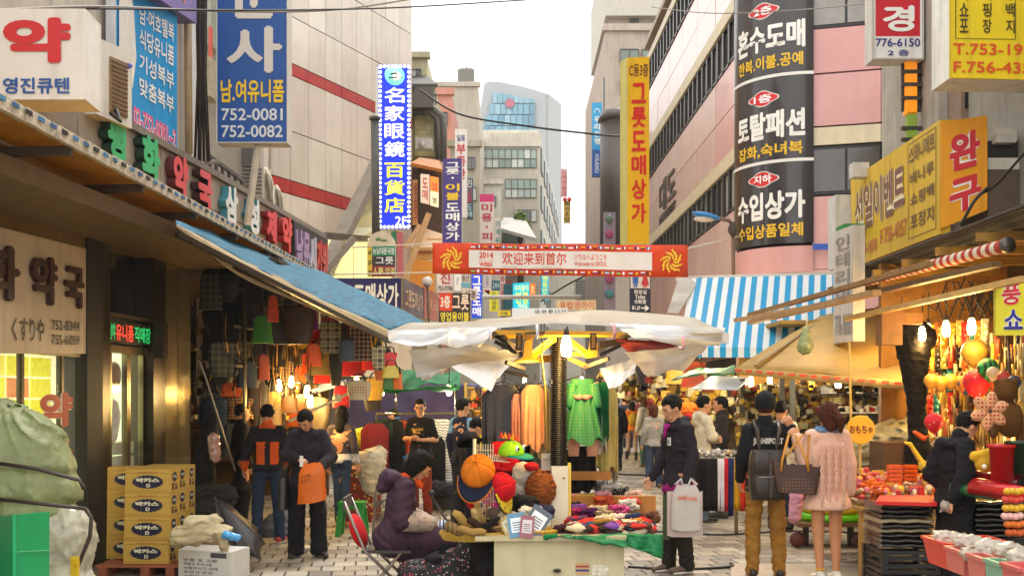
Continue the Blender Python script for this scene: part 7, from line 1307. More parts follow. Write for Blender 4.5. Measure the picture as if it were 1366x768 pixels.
m=MB();m.b2((X(736,8.7),8.7,ZT),(X(758,8.7),8.83,1.17));m.build('post_box',mat('#d6d0bb',.5,.1,3,grime=.25),ct);m=MB();m.b2((X(758,8.7),8.72,ZT),(X(762,8.7),8.82,1.19));m.build('post_box_edge',mat('#d8b84a',.5,.1),ct)
m=MB();m.sph((X(752,8.69),8.69,1.08),.008,8,6);m.build('screw',mat('#5a5248',.4),ct)
m=MB();m.cyl((cxp-.01,8.77,1.17),(cxp-.01,8.77,2.22),.05,.05,12);m.build('post',mat('#171009',.5),ct)
for k in range(62):z=1.18+k*.0165;m=MB();m.tube([(cxp-.01+.062*math.cos(a),8.77+.062*math.sin(a),z+.004*math.sin(a))for a in np.linspace(0,6.283,14)],.0062,5,cap=False);m.build('coil',mat('#0f0b08',.4,.2),ct)
cn=thing('cart_canopy','large white plastic sheeted canopy over the cart on a yellow steel frame','canopy',(cxp,8.9,2.2))
YS=mat('#d89f1c',.4,.18,5,metal=.1)
zc=lambda y,d:EYE-(y-HOR)*d/FPX
def ysheet(pts,nm='yellow_plate',t=.012,mt=YS):MB().slab([P(*p)for p in pts],t).build(nm,mt,cn)
for a in(((655,452,8.6),(752,449,8.7),(752,441,8.7),(655,440,8.6)),((757,441,8.7),(835,443,8.6),(835,450,8.6),(757,449,8.7)),((697,478,8.6),(712,478,8.6),(742,455,8.7),(742,443,8.7)),((755,446,8.7),(752,455,8.7),(782,477,8.6),(795,476,8.6)),((783,476,8.55),(797,476,8.55),(797,457,8.55),(788,452,8.55)),((698,476,8.55),(710,476,8.55),(710,452,8.55),(700,455,8.55)),((683,484,8.9),(737,483,9),(737,473,9),(700,476,8.9)),((757,475,9),(797,476,9),(793,470,9),(757,469,9)),((757,480,9),(778,490,9),(790,488,9),(757,474,9))):ysheet(a)
for a,b in(((656,444,8.5),(700,470,8.7)),((660,455,8.6),(697,475,8.6)),((840,446,8.5),(800,465,8.7)),((838,455,8.6),(800,474,8.6)),((675,483,8.7),(700,492,8.8)),((812,478,8.7),(780,490,8.8)),((670,448,8.5),(690,470,8.6)),((672,495,9.0),(705,502,9.0))):MB().bar(P(*a),P(*b),.035,.03).build('strut',mat('#2c2218',.4,metal=.4),cn)
ysheet(((800,465,8.5),(835,458,8.5),(838,450,8.5),(800,455,8.5)),'dark_plate',mt=mat('#4a3a20',.5));ysheet(((700,455,8.62),(725,448,8.62),(728,441,8.62),(700,443,8.62)),'dark_plate',mt=mat('#5a4524',.5))
for x in(688,787):ysheet(((x,467,8.5),(x+9,467,8.5),(x+9,444,8.5),(x,444,8.5)),'cast_plate',mt=mat('#2f261a',.5));m=MB();m.text('8000',F4(x+1,446,465,8.48,x+8,446,465,8.48),.2,.05,.8,.95,0,.01,.03,vert=True);m.build('cast_lettering',mat('#b8a078',.5),cn)
m=MB();m.tube([P(725,455,8.5),P(722,475,8.5),P(727,520,8.5),P(730,600,8.6)],.008,5);m.build('cable',mat('#c9a23a',.5),cn)
SHT=mat('#f0f3f8',.3,.06,2.5,trans=.68,bump=.8,bs=9,coat=.3);wA,wB,wC=wr(.012,11,23),wr(.03,9,19),wr(.02,15,30)
def top(u,v):
 x=520+u*452;yr=428-14*math.exp(-((x-800)/120)**2)+(3 if x<640 else 0)*1.0;yf=436+4*math.sin(u*3.14*3)+(18 if u<.2 else 0)*(1-u/.2 if u<.2 else 1)+(22*(u-.72)/.28 if u>.72 else 0)
 if u>.9:yr+=(u-.9)*180
 if u<.06:yr+=(.06-u)*200
 d=8.0+v*.9;y=yf*(1-v)+yr*v+1.2*math.sin(v*3.14)*math.sin(u*20);return P(x,y,d)+Vector((0,wA(u,v),wA(v*2,u)*.6))
m=MB();m.sheet(top,60,8);m.build('roof_sheet',SHT,cn)
def flap_(pts,nm,amp=.02,rough=(24,10),mt=None,seed=1):
 a,b,c,d=[P(*p)for p in pts];ww=wr(amp*.45,9+seed,19);m=MB();m.sheet(lambda u,v:bi(a,b,c,d,u,v)+Vector((0,ww(u,v)-.1*math.sin(v*3.14)*math.sin(u*3.14)+.02*math.sin(u*8+v*4+seed),ww(v,u)*.4+.012*math.sin(u*7+seed)*v)),*rough);m.build(nm,mt or SHT,cn)
flap_(((516,441,7.95),(600,437,8.0),(598,462,8.05),(520,458,7.9)),'side_sheet',.02,seed=2);flap_(((598,437,8.0),(664,436,8.0),(640,462,8.1),(598,462,8.05)),'side_sheet',.02,seed=3)
flap_(((545,466,8.3),(650,459,8.3),(695,473,8.6),(556,500,8.4)),'side_sheet',.03,seed=5);flap_(((556,497,8.45),(600,487,8.5),(590,500,8.5),(563,507,8.45)),'side_sheet',.02,seed=9)
flap_(((600,488,8.9),(692,475,8.8),(668,498,9.0),(655,521,9.0)),'side_sheet',.02,seed=4)
flap_(((815,432,8.0),(968,436,8.2),(960,465,8.25),(845,452,8.05)),'side_sheet',.03,seed=7)
flap_(((832,470,8.5),(944,462,8.5),(912,495,8.6),(862,500,8.6)),'side_sheet',.03,seed=3);flap_(((800,492,8.9),(850,478,8.9),(846,500,9.0),(812,520,9.0)),'side_sheet',.02,seed=8)
flap_(((820,452,8.45),(915,456,8.5),(905,462,8.6),(840,471,8.6)),'red_underlay',.012,seed=6,mt=dots('#7a1c20','#a8484a',45,.2))
m=MB();m.sheet(lambda u,v:P(528+u*436,444+8*u*(1-u),8.1+v*.9)+Vector((0,0,.0)),20,4,.004);m.build('inner_lining',mat('#c9ad6a',.6,.15,trans=.35),cn)
for x,y in((653,440),(819,436),(911,452),(716,437)):m=MB();m.tube([P(x,y-4,7.9),P(x+1,y+9,7.88),P(x-1,y+14,7.9)],.012,5);m.build('tie',mat('#d8989a' if x>800 else '#d0ccd0',.5),cn)
lamp(755.5,460,8.52,'bare bulb shining beside the coiled post under the white canopy',18,emit=30,cord=.02)
def basket(px,py,d,rx,ry,h,label,mt='#c9a23c'):
 c=P(px,py,d);b=thing('basket',label,'basket',c);M1=mat(mt,.6,.3,30)
 for k in range(5):m=MB();m.tube([c+Vector(((rx-.03+.008*k)*math.cos(a),(ry-.03+.008*k)*math.sin(a),.012+k*h/5))for a in np.linspace(0,6.283,26)],.011,5,cap=False);m.build('woven_ring',M1,b)
 m=MB();
 for k in range(34):a=k/34*6.283;m.bar(c+Vector(((rx-.025)*math.cos(a),(ry-.025)*math.sin(a),0)),c+Vector(((rx+.012)*math.cos(a),(ry+.012)*math.sin(a),h)),.012,.01)
 o=m.build('uprights',M1,b);m=MB();m.cyl(c,c+Vector((0,0,.012)),rx-.03,rx-.03,24);m.V=[Vector((v.x,c.y+(v.y-c.y)*ry/rx,v.z))for v in m.V];m.build('base',M1,b);return c
basket(631,719,8.35,.24,.17,.055,'round shallow wicker basket of rolled gloves at the left of the counter');basket(706,714,8.3,.2,.14,.04,'flat round wicker tray of packaged masks beside the white post box')
def roll(px,py,d,L_,r_,yaw,pit,mt,label,cat='socks',name='rolled_socks',grp=None):
 r_*=.8;c=P(px,py,d);b=MB();Rm=Matrix.Rotation(yaw,3,'Z')@Matrix.Rotation(pit,3,'Y');b.tube([Rm@Vector((L_*(t-.5),0,.008*math.sin(t*9)))for t in np.linspace(0,1,7)],[r_*.7,r_,r_*1.05,r_,r_*1.05,r_*.95,r_*.7],10);b.V=[v+c for v in b.V];return tag(b.build(name,mt),label,cat,grp)
for a in((620,696,8.3,.24,.04,.5,.7,fabric('#b8924a'),'tan rolled glove leaning up at the back of the left basket'),(611,706,8.2,.2,.05,.2,.3,stripes(['#8a6a3a','#6a4c28'],0,30),'brown ribbed knit roll at the left edge of the basket'),(636,694,8.3,.22,.035,1.2,.9,fabric('#c9a86a'),'pale tan roll standing upright in the left basket'),(644,704,8.25,.26,.035,.3,.5,fabric('#3a2418'),'dark brown leather glove roll in the left basket'),(652,699,8.2,.2,.03,-.5,-.5,fabric('#1f1a18'),'black glove roll at the right of the left basket'),(598,702,8.3,.2,.04,.9,.3,stripes(['#dfe2ea','#3a4a78'],0,40),'blue and white striped socks at the basket\'s left rim'),(628,708,8.15,.22,.035,-.2,.1,fabric('#a07c44'),'tan knit roll lying in the front of the left basket'),(640,684,8.4,.2,.03,.9,1.0,fabric('#d0b070'),'cream glove pointing up behind the left basket'),(660,706,8.3,.18,.03,.1,.2,fabric('#7a5a30'),'olive brown roll between the two baskets')):roll(*a)
def card(px,py,d,w_,h,yaw,pit,c1,c2,label):
 c=P(px,py,d);b=thing('mask_packet',label,'packet',c);Rm=Matrix.Rotation(yaw,3,'Y')@Matrix.Rotation(pit,3,'X');m=MB();m.box((0,0,0),(w_,h,.012));m.V=[Rm@v for v in m.V];m.build('packet',mat(c1,.25,.1,8,coat=.6),b,local=True)
 m=MB();m.box((0,0,.008),(w_*.7,h*.6,.004));[m.box((0,h*(-.2+.1*k),.011),(w_*.5,h*.03,.002),m=1)for k in range(4)];m.V=[Rm@v for v in m.V];m.build('print',[mat(c2,.4),mat('#4a4a50',.5)],b,local=True)
for a in((690,700,8.15,.13,.18,-.15,1.2,'#3f7a9c','#dce6ec','blue edged white mask packet on the wicker tray'),(716,695,8.2,.16,.22,.6,1.1,'#3a4a5a','#e6e8ea','large white mask packet tilted against the white post box'),(703,702,8.12,.1,.16,.1,1.3,'#8a3a4a','#d8c9c9','pinkish mask packet between the blue one and the tilted one'),(678,700,8.2,.1,.14,-.5,1.2,'#b89a4a','#e0d8b8','cream packet at the left of the wicker tray')):card(*a)
for a in((665,684,8.5,'#8a7a6a','grey crumpled scarf behind the mask packets'),(690,674,8.6,'#2a2426','black ribbon accessory heap under the red cap'),(700,668,8.5,'#1a1618','black bow headband lying on the counter'),(722,680,8.55,'#2c3048','navy knit pile at the foot of the white post'),(680,690,8.4,'#c9b89a','cream hair band pile beside the cream packet'),(707,683,8.35,'#d8cdb8','translucent wrapped scarf between the packets')):blob('accessory_heap',a[4],'accessories',lambda f:[f.cap(P(a[0]-8,a[1],a[2]),P(a[0]+8,a[1]+3,a[2]),.05,.06,.03)],fabric(a[3],var=.4),.018,.05,.014)
blob('fur_hat','round fluffy reddish brown fur hat against the white post','hat',lambda f:[f.ell(P(721,652,8.7),(.12,.1,.15),.03)],fabric('#8a4a1c',vs=40,bump=1.0,bs=60),.012,.03,.012)
bt_=blob('white_cat_bag','white padded bag with red lining tipped over behind the caps','bag',lambda f:[f.cap(P(700,632,8.8),P(716,645,8.8),.1,.07,.03),f.cap(P(688,650,8.8),P(706,655,8.8),.06,.06,.03)],fabric('#d8cdbc'),.01,.08,.014)
tag(MB().sph(P(709,622,8.68),(.06,.03,.035),12,8,jit=.1).build('red_lining',fabric('#c01c20')),'red cloth stuffed in the mouth of the white padded bag','cloth')
wrk=thing('wire_rack','white wire display rack holding caps at the left of the cart','rack',P(640,700,8.6));WW=mat('#d8cfae',.4,metal=.2)
m=MB();[m.bar(P(634+k*3.4,690,8.7),P(634+k*3.4,592,8.7),.006,.006)for k in range(8)];[m.bar(P(633,600+k*13,8.7),P(659,600+k*13,8.7),.006,.006)for k in range(8)];o=m.build('wire_grid',WW,wrk)
m=MB();m.cyl(P(633,720,8.6),P(633,585,8.6),.014,.014,8);m.build('post',WW,wrk);m=MB();[m.tube([P(650+k*3,614,8.45),P(652+k*3,606,8.6),P(652+k*3,612,8.7)],.004,4)for k in range(9)];m.bar(P(648,613,8.45),P(680,616,8.45),.006,.006);m.build('wire_tray',WW,wrk);m=MB();[m.bar(P(655+k*3.5,668,8.4),P(655+k*3.5,652,8.4),.005,.005)for k in range(8)];m.bar(P(655,668,8.4),P(680,670,8.4),.006,.006);m.bar(P(655,652,8.4),P(682,654,8.4),.006,.006);m.build('lower_wire_basket',WW,wrk)
def cap_(px,py,d,s_,rm,c1,c2,label,brim=None,eyes=None):
 c=P(px,py,d);b=thing('cap',label,'cap',c);Rm=rm
 def tf(m):m.V=[Rm@(v*s_)for v in m.V];return m
 for k in range(6):
  a0,a1=k*1.0472,(k+1)*1.0472;m=MB();m.sheet(lambda u,v:Vector((.095*math.cos(a0+(a1-a0)*u)*math.cos(v*1.55),.105*math.sin(a0+(a1-a0)*u)*math.cos(v*1.55),.105*math.sin(v*1.55)+.002*math.sin(u*3.14))),5,6,.004);tf(m).build('crown_gore',c1[k%len(c1)],b,local=True)
 m=MB();m.sheet(lambda u,v:Vector(((.095+.0*v)*math.cos(-2.75+2.36*u)*(1+.15*v),.1*math.sin(-2.75+2.36*u)-.085*v*math.sin(u*3.14)**.6,-.012*v*math.sin(u*3.14)+.004)),14,5,.006);tf(m).build('peak',c2,b,local=True)
 m=MB();m.sph((0,0,.12),.009,8,5);tf(m).build('button',c1[0],b,local=True)
 if brim:m=MB();m.tube([Vector(((.097)*math.cos(-2.75+2.36*u)*1.15,.1*math.sin(-2.75+2.36*u)-.085*math.sin(u*3.14)**.6,-.01*math.sin(u*3.14)+.0))for u in np.linspace(0,1,15)],.005,5);tf(m).build('peak_edge',brim,b,local=True)
 if eyes:
  for x in(-.045,.045):m=MB();m.sph((x,-.085,.06),(.02,.012,.024),10,7);tf(m).build('eye_patch',mat('#e9e9e0',.5),b,local=True);m=MB();m.sph((x,-.095,.058),(.011,.009,.014),8,6);tf(m).build('pupil',mat('#151515',.4),b,local=True)
  for k in range(5):m=MB();m.add([(-.015+0*k,-.06+.035*k,.115),(.015,-.06+.035*k,.115),(0,-.045+.035*k,.17)],[(0,1,2)]);m.add([(-.015,-.03+.035*k,.115),(.015,-.03+.035*k,.115),(0,-.045+.035*k,.17)],[(2,1,0)]);tf(m).build('spike',mat(['#e0401c','#e8a01c'][k%2],.6),b,local=True)
rot=lambda x,y,z:(Matrix.Rotation(R(z),3,'Z')@Matrix.Rotation(R(y),3,'Y')@Matrix.Rotation(R(x),3,'X'))
cap_(638,630,8.35,1.35,rot(55,8,-12),[fabric('#e07a12'),fabric('#d87412')],fabric('#161a30'),'orange baseball cap with navy peak hanging at the front of the rack',fabric('#d87a1c'))
cap_(682,606,8.5,1.0,rot(5,-5,55),[fabric('#8fd012'),fabric('#a5dc1c')],fabric('#2a8a6a'),'lime green dragon face cap with orange spikes on the wire tray',fabric('#2a9a8a'),eyes=True)
cap_(668,650,8.35,1.1,rot(70,0,60),[fabric('#c8101c')],dots('#e0c020','#c82020',50,.4,('#e8d020','#1c8a4a','#c8202a','#1c1c1c')),'red cap with a colourful patterned peak lying under the lime cap',fabric('#1c1c1c'))
cap_(625,592,8.9,1.0,rot(-20,0,20),[fabric('#151416')],fabric('#151416'),'black cap perched on top of the rack behind the orange one')
blob('red_mitt','small scarlet cloth hanging below the orange cap','cloth',lambda f:[f.cap(P(626,660,8.5),P(630,672,8.5),.05,.04,.02)],fabric('#c8141c'),.008,.04,.012)
blob('red_scarf_bunch','bunch of crimson gloves hanging behind the lime cap','gloves',lambda f:[f.cap(P(660+k*8,595,8.9),P(662+k*9,625,8.9),.04,.03,.02)for k in range(4)],fabric('#c8101c'),.008,.04,.014)
blob('plum_scarf','plum purple scarf hanging at the middle of the cart','scarf',lambda f:[f.cap(P(684,615,9.0),P(682,655,9.0),.09,.08,.03)],fabric('#4a1c48'),.014,.05,.016)
blob('pink_cloth','pale pink cloth behind the white padded bag','cloth',lambda f:[f.cap(P(686,640,9.1),P(700,660,9.1),.09,.07,.03)],fabric('#e09aa8'),.012,.05,.016)
m=MB();m.b2(P(722,627,8.9),P(736,604,8.95));m.b2(P(724,611,8.86),P(733,606,8.9));tag(m.build('switch_box',mat('#d0c9ba',.5)),'small beige switch box left of the coiled post','box')
cols=[('#c9a23c','mustard straw hat',780,664,'basket weave'),('#e09aa0','salmon pink scarf roll',802,660,''),('#c81c24','tomato red twisted scarf',768,694,''),('#d8c9a0','beige black flecked snood',808,691,''),('#b01c6c','magenta knit snood',826,678,''),('#c87a2c','ochre and rust folded scarf',845,697,''),('#6a4430','brown ribbed scarf',866,688,''),('#3a1c24','dark maroon striped socks pile',752,705,''),('#e6c9b8','cream pink scarf',832,690,''),('#4a1c4a','purple patterned pile',785,683,''),('#1c1a1e','black folded scarf',800,704,''),('#d8d0c8','pale grey wrapped gloves',815,650,''),('#c0302a','red trimmed tartan',840,668,''),('#e8b8c4','powder pink socks pile',778,645,''),('#5a3424','chocolate chunky snood',858,706,''),('#8a8a90','silver grey wrapped scarf',800,645,''),('#2a2a30','charcoal folded shawl',828,655,''),('#7a4a9a','violet gloves',770,678,'')]
for i,(c_,nm)in enumerate((('#3a2a30','aubergine twisted scarf'),('#c8b28a','oatmeal knit glove pair'),('#8c1c2c','wine red folded shawl'),('#1c1c22','ink black glove bundle'),('#a8742c','caramel cable scarf'),('#d8d2c4','ivory crumpled scarf'),('#5c2a4c','mulberry beret'),('#b84a2c','brick knit cap'),('#2c3c5c','denim blue scarf'),('#d89aa0','dusty rose mittens'),('#6c5a3c','moss brown shawl'),('#e0b8a8','blush pink crumpled cloth'),('#9a2c5c','raspberry knit heap'),('#403028','espresso ribbed wrap'))):cols.append((c_,nm,762+(i*37)%108,656+(i*23)%50,''))
for i,(c_,nm,x,y,_)in enumerate(cols):
 d=8.15+(712-y)*.022;f=Field(.009);c=P(x,y,d);r=random.Random(i)
 for k in range(5):f.cap(c+Vector((-.07+.04*r.random(),.05*math.sin(k),-.045+.015*k)),c+Vector((.04+.04*r.random(),.04*math.cos(k*2),-.045+.015*k+.01*r.random())),.02,.018,.008)
 f.noise=folds(.009,.03,i);v,q=f.run();cc=v.mean(0);cc[2]=v[:,2].min();mt=fabric(c_,vs=26,var=.35)if i%4 else dots(c_,['#1c1a1a','#e9dcc0','#e0b03a'][i%3],60,.25)
 o=put('folded_scarf',fast_mesh('folded_scarf',v-cc,q,[mt]),None,tuple(cc));tag(o,nm+' on the right half of the cart counter','scarf','knitwear piled on the cart')
m=MB();[m.sph((X(764+random.random()*105,DT+.3),DT+.1+random.random()*.7,ZT+.01+random.random()*.05),(random.uniform(.04,.08),random.uniform(.03,.06),random.uniform(.015,.035)),9,6,m=random.randrange(6),jit=.35)for _ in range(190)]
tag(m.build('small_goods',[fabric(c)for c in('#3a2a2c','#7a4a9a','#c9342c','#d8c9a8','#2a4a5a','#1c1a1c')]),'bed of small folded socks and gloves under the scarves','goods',kind='stuff')
m=MB();m.b2(P(762,640,9.15),P(815,628,9.2));m.b2((X(762,9.15),9.15,ZT),(X(875,9.15),9.22,ZT+.2));tag(m.build('cardboard_divider',mat('#a8702c',.7,.2)),'brown cardboard divider at the back of the cart counter','cardboard')
w5=wr(.02,12,22);m=MB();m.sheet(lambda u,v:bi(P(745,716,8.1),P(865,714,8.2),P(888,741,8.0),P(780,718,8.05),u,v)+Vector((0,w5(u,v),w5(v,u)*.5)),24,8,.006);m.sheet(lambda u,v:P(836+u*48,712+v*34*(.4+.6*u),8.02)+Vector((0,w5(u,v),0)),12,8,.006);tag(m.build('green_cloth',mat('#0f7a44',.6,.15,5)),'dark green cloth slipping off the right corner of the cart','cloth')
blob('green_cloth_scrap','green cloth scrap peeping out under the wicker tray','cloth',lambda f:[f.cap(P(728,716,8.1),P(742,714,8.1),.02,.015,.01)],fabric('#0f7a44'),.004,.03,.01)
garment(672,508,9.1,.36,.85,mat('#241814',.35,.3,5,bump=.3,bs=12),'glossy dark brown cloak like bag cover hanging under the canopy','drape')
for a in((690,520,9.0,.1,.5,fabric('#d08a70'),'salmon dress edge hanging left of the orange dresses','drape'),(699,512,9.1,.12,.7,fabric('#2a2a30'),'black narrow garment among the orange dresses','drape'),(700,518,9.2,.22,.85,fabric('#8fc0a0'),'muted green dress behind the orange ones','drape'),(712,508,8.95,.2,.5,fabric('#e0a070'),'apricot orange gauzy dress left of the post','drape'),(722,510,9.05,.18,.55,fabric('#e0c890'),'pale yellow gauzy dress beside the apricot one','drape'),(718,540,9.3,.3,.7,fabric('#d88aa0'),'rose pink frock lower down left of the post','drape'),(695,560,9.4,.3,.5,fabric('#b8c9a0'),'pale green floral frock behind the curly vendor','drape'),(731,515,9.3,.12,.6,fabric('#1f1c1a'),'black strip garment touching the coiled post','drape')):garment(*a)
garment(777,500,8.95,.3,.50,dots('#2a7a48','#8a8a48',40,.25),'green dotted child dress with a pink bow right of the post','dress',trim=fabric('#e08878'));garment(798,505,9.2,.14,.55,fabric('#e0d2c0'),'cream baby dress behind the green dress','drape');garment(804,505,9.15,.1,.45,fabric('#1c7a4a'),'narrow deep green garment right of the green dress','drape');garment(808,508,9.3,.2,.7,fabric('#d8c070'),'mustard yellow dress at the right of the green one','drape')
garment(812,540,9.5,.16,.6,fabric('#c9bfa8'),'beige dress edge furthest right on the cart','drape');garment(775,590,9.3,.26,.36,fabric('#1b191a'),'black shorts hanging under the spotted leggings','drape')
lg=thing('spotted_leggings','peach leggings with black spots hanging under the green dress','leggings',P(778,572,9.1))
for x in(765,790):m=MB();m.tube([P(x,570,9.1),P(x,590,9.1),P(x,608,9.1)],[.06,.05,.045],12);m.V=[Vector((v.x,9.1+(v.y-9.1)*.35,v.z))for v in m.V];m.build('leg',dots('#dfa482','#1c1614',34,.28),lg)
blob('patterned_duffel','black and red patterned bags heaped under the cart by the folding chair','bag',lambda f:[f.cap(P(604,745,8.9),P(606,762,8.9),.08,.1,.05),f.cap(P(550,765,8.9),P(640,768,8.9),.12,.13,.05),f.cap(P(625,740,8.7),P(648,700,8.8),.12,.1,.05)],dots('#17151a','#c9c0c0',46,.3,('#c83a4a','#d8d4d0','#1a181c','#6a6a70')),.02,.09,.02)
blob('black_coat_heap','black coat draped over bags between chair and cart','coat',lambda f:[f.cap(P(580,748,8.9),P(590,765,8.9),.08,.09,.05),f.cap(P(640,720,8.5),P(655,760,8.5),.1,.1,.05)],BLKF,.02,.09,.02)
m=MB();m.tube([P(576,657,9.0),P(577,664,9.0),P(592,688,9.0),P(602,702,8.9)],[.016,.012,.012,.014],7);m.sph(P(576,657,9.0),.024,8,6);tag(m.build('walking_handle',mat('#2a2625',.4)),'dark curved cane handle between the seated woman and the basket','cane')
# ========================= RIGHT SIDE
rs=thing('toy_stall','timber and steel framed toy stall recess along the right side','stall',(5.6,12,0))
DKB=mat('#3a2412',.8,.35,4);m=MB();m.b2((5.9,7,0),(6.0,16.5,3.4));m.build('side_wall',DKB,rs);m=MB();m.b2((4.4,13.4,0),(6.0,13.5,3.3));m.build('back_wall',mat('#8a5c1c',.8,.4,5),rs);m=MB();m.b2((4.6,7,3.26),(6.5,16.4,3.3));m.build('ceiling',mat('#7a5a28',.7,.3,4),rs)
m=MB();m.b2((5.2,4,3.5),(9,14.8,12));tag(m.build('right_shophouse',mat('#9a948a',.8,.2,2,grime=.4)),'grey shophouse body behind the yellow toy shop signs','building')
bpy.data.objects['right_shophouse'].location.x=bpy.data.objects['right_shophouse'].location.x+.6
rf=thing('slatted_canopy','dark metal slatted canopy edge with a rolled striped awning along the right stalls','canopy',P(1250,330,12));a,b=P(1118,368,15.2),P(1400,262,9.2);a2,b2_=a+Vector((.3,0,.05)),b+Vector((.3,0,.05))
for k in range(9):
 o0=Vector((-.02+.035*k,0,-.012*k));m=MB();m.bar(a+o0,b+o0,.03,.022);m.build('roof_slat',mat(['#4a4844','#5c5a56','#3c3a38'][k%3],.4,.25,5,metal=.4),rf)
m=MB();m.slab([a+Vector((.3,0,-.08)),b+Vector((.3,0,-.08)),b+Vector((1.6,0,.1)),a+Vector((1.6,0,.1))],.03);m.build('roof_sheet',mat('#57534c',.6,.3,3),rf)
m=MB();m.cyl(P(1150,378,14.4),P(1340,328,9.9),.055,.06,12);m.build('rolled_awning',stripes(['#d8cdbc','#b03a28'],1,5.0),rf);m=MB();m.cyl(P(1341,328,9.9),P(1347,326,9.85),.07,.07,14);m.build('roller_end',mat('#55504a',.4,metal=.5),rf)
for k,(p,q_)in enumerate((((982,427,14.8),(1110,405,11.9)),((1002,430,14.2),(1170,390,10.9)),((1000,420,15),(1240,352,10.5)),((1060,415,13.8),(1330,352,9.6)),((1130,425,12.8),(1366,372,9)))):m=MB();m.bar(P(*p),P(*q_),.07+.02*(k%2),.05);m.build('awning_arm',mat(['#b89468','#a88458','#8a6a3c','#6a4a28','#c9a25c'][k],.5,.25,6),rf)
m=MB();m.box(P(1186,434,12),(.22,.2,.42));m.box(P(1210,425,12),(.3,.1,.12));m.build('timber_bracket',mat('#8a5a24',.6,.3,5),rf)
for k in range(7):m=MB();m.bar((4.3,8.4+k*1.0,3.18),(5.8,8.4+k,3.2),.06,.08);m.build('ceiling_joist',mat('#9a7428',.6,.3,6),rs)
m=MB()
for k in range(9):
 x=random.uniform(1240,1310);d=11+random.random()*1.5;m.tube([P(x+20*t,392+22*math.sin(t*3+k)+6*k%20,d)for t in np.linspace(0,3,9)],.009,5)
o=tag(m.build('cable_tangle',mat('#15120f',.6)),'tangle of black flex looping under the right canopy','cables',kind='stuff')
cable([P(1318,250,12.2),P(1300,268,12.2),P(1282,300,12.3)],.018,'black cable looping in front of the red syllable on the toy shop sign');cable([P(1366,205,11),P(1330,245,12),P(1310,258,12.3)],.014,'black cable dropping from the right edge to the toy shop sign')
for k,(px,py,d,lb)in enumerate(((1202,445,12.6,'leftmost bare bulb of the toy stall, beside the black drape'),(1230,444,12.2,'second bare bulb of the toy stall, over the black drape'),(1238,440,12.6,'bulb close behind the second one of the toy stall'),(1262,437,11.4,'middle bulb of the toy stall among the hanging cards'),(1296,434,10.6,'rightmost big bulb of the toy stall on a thick black flex'),(1201,419,13.6,'small bulb highest at the back of the toy stall'))):lamp(px,py,d,lb,15,r=.06,cord=.3,grp='bulbs of the toy stall')
for a in((1118,508,14.5,'white tube bulb hanging over the shoe shelves'),(1002,508,17.5,'large white bulb above the beanie man'),(981,508,18,'smaller white bulb left of the large one above the couple'),(1027,504,18,'small white bulb behind the steel post'),(918,455,20,'cold white lamp beside the striped awning valance'),(948,458,20.5,'second cold lamp under the striped awning')):lamp(a[0],a[1],a[2],a[3],26,(1,.85,.55),18)
lamp(1150,480,16,'bulb under the cream awning hidden by its hem',40,(1,.72,.32));lamp(1290,520,12.6,'bulb low inside the toy stall behind the balloons',20);lamp(1340,560,10.2,'bulb deep behind the red buckets',12);lamp(1060,520,18,'bulb behind the couple among the hanging shoes',30,(1,.75,.35))
sa=thing('striped_awning','sky blue and white striped awning in front of the pink building','awning',P(1010,420,17));n=26
A0,A1,B1,B0=P(938,371,19.0),P(1118,366,18.3),P(1118,463,16.0),P(905,463,16.8)
A0=P(922,371,19.0)
for k in range(n):
 u0,u1=k/n,(k+1)/n;m=MB();m.slab([B0.lerp(B1,u0),B0.lerp(B1,u1),A0.lerp(A1,u1),A0.lerp(A1,u0)],.01);m.build('stripe',mat('#149fd2' if k%2 else '#e6e9ea',.55,.06,3,trans=.25),sa)
 a_,b_=B0.lerp(B1,u0),B0.lerp(B1,u1);dn=Vector((0,0,-.15));m=MB();m.slab([a_+dn,b_+dn,b_,a_],.01);m.build('valance_strip',mat('#149fd2' if k%2 else '#e6e9ea',.55,.06,3),sa)
m=MB();m.bar(P(902,372,19.1),P(1122,365,18.4),.07,.07);m.build('front_bar',mat('#d8d4ca',.5),sa)
m=MB();m.slab([P(905,372,19),P(934,372,19),P(905,418,17.6),P(890,418,17.6)],.01);m.build('side_cheek',mat('#a8a194',.6),sa)
w6=wr(.02,8,18)
ya=thing('cream_awning','big cream yellow sloping awning with a red dashed hem over the shoe stalls','awning',P(1100,460,15))
m=MB();m.sheet(lambda u,v:bi(P(980,490,14.2),P(1215,508,12.8),P(1205,405,15.8),P(1095,420,16.4),u,v)+Vector((0,0,w6(u,v)*.5)),24,8,.01);m.build('awning_cloth',mat('#cfae62',.6,.12,3,trans=.4,grime=.1),ya)
m=MB();m.sheet(lambda u,v:bi(P(980,490,14.1),P(1215,508,12.7),P(1215,520,12.7),P(982,499,14.1),u,v)+Vector((0,.01*math.sin(u*60),0)),40,2,.008);m.build('hem',mat('#d8bc7a',.6,.1,trans=.3),ya)
for k in range(15):u=.03+k*.065;m=MB();p0=bi(P(980,490,14.1),P(1215,508,12.7),P(1215,520,12.7),P(982,499,14.1),u,.35)+Vector((0,-.02,0));m.box(p0,(.13,.006,.03));m.build('red_dash',mat('#c8442c',.6),ya)
for k in range(4):m=MB();m.bar(P(1008+k*56,488+k*4,14+.05*k),P(1100+k*34,425-k*2,16.2),.04,.04);m.build('rib',mat('#8a7240',.5),ya)
m=MB();m.slab([P(985,455+32,15.2),P(1200,480,14),P(1200,440,15.5),P(1040,440,16)],.01)
gr_=thing('corrugated_awning','small white corrugated sheet awning propped beside the beanie man','awning',P(960,510,17));
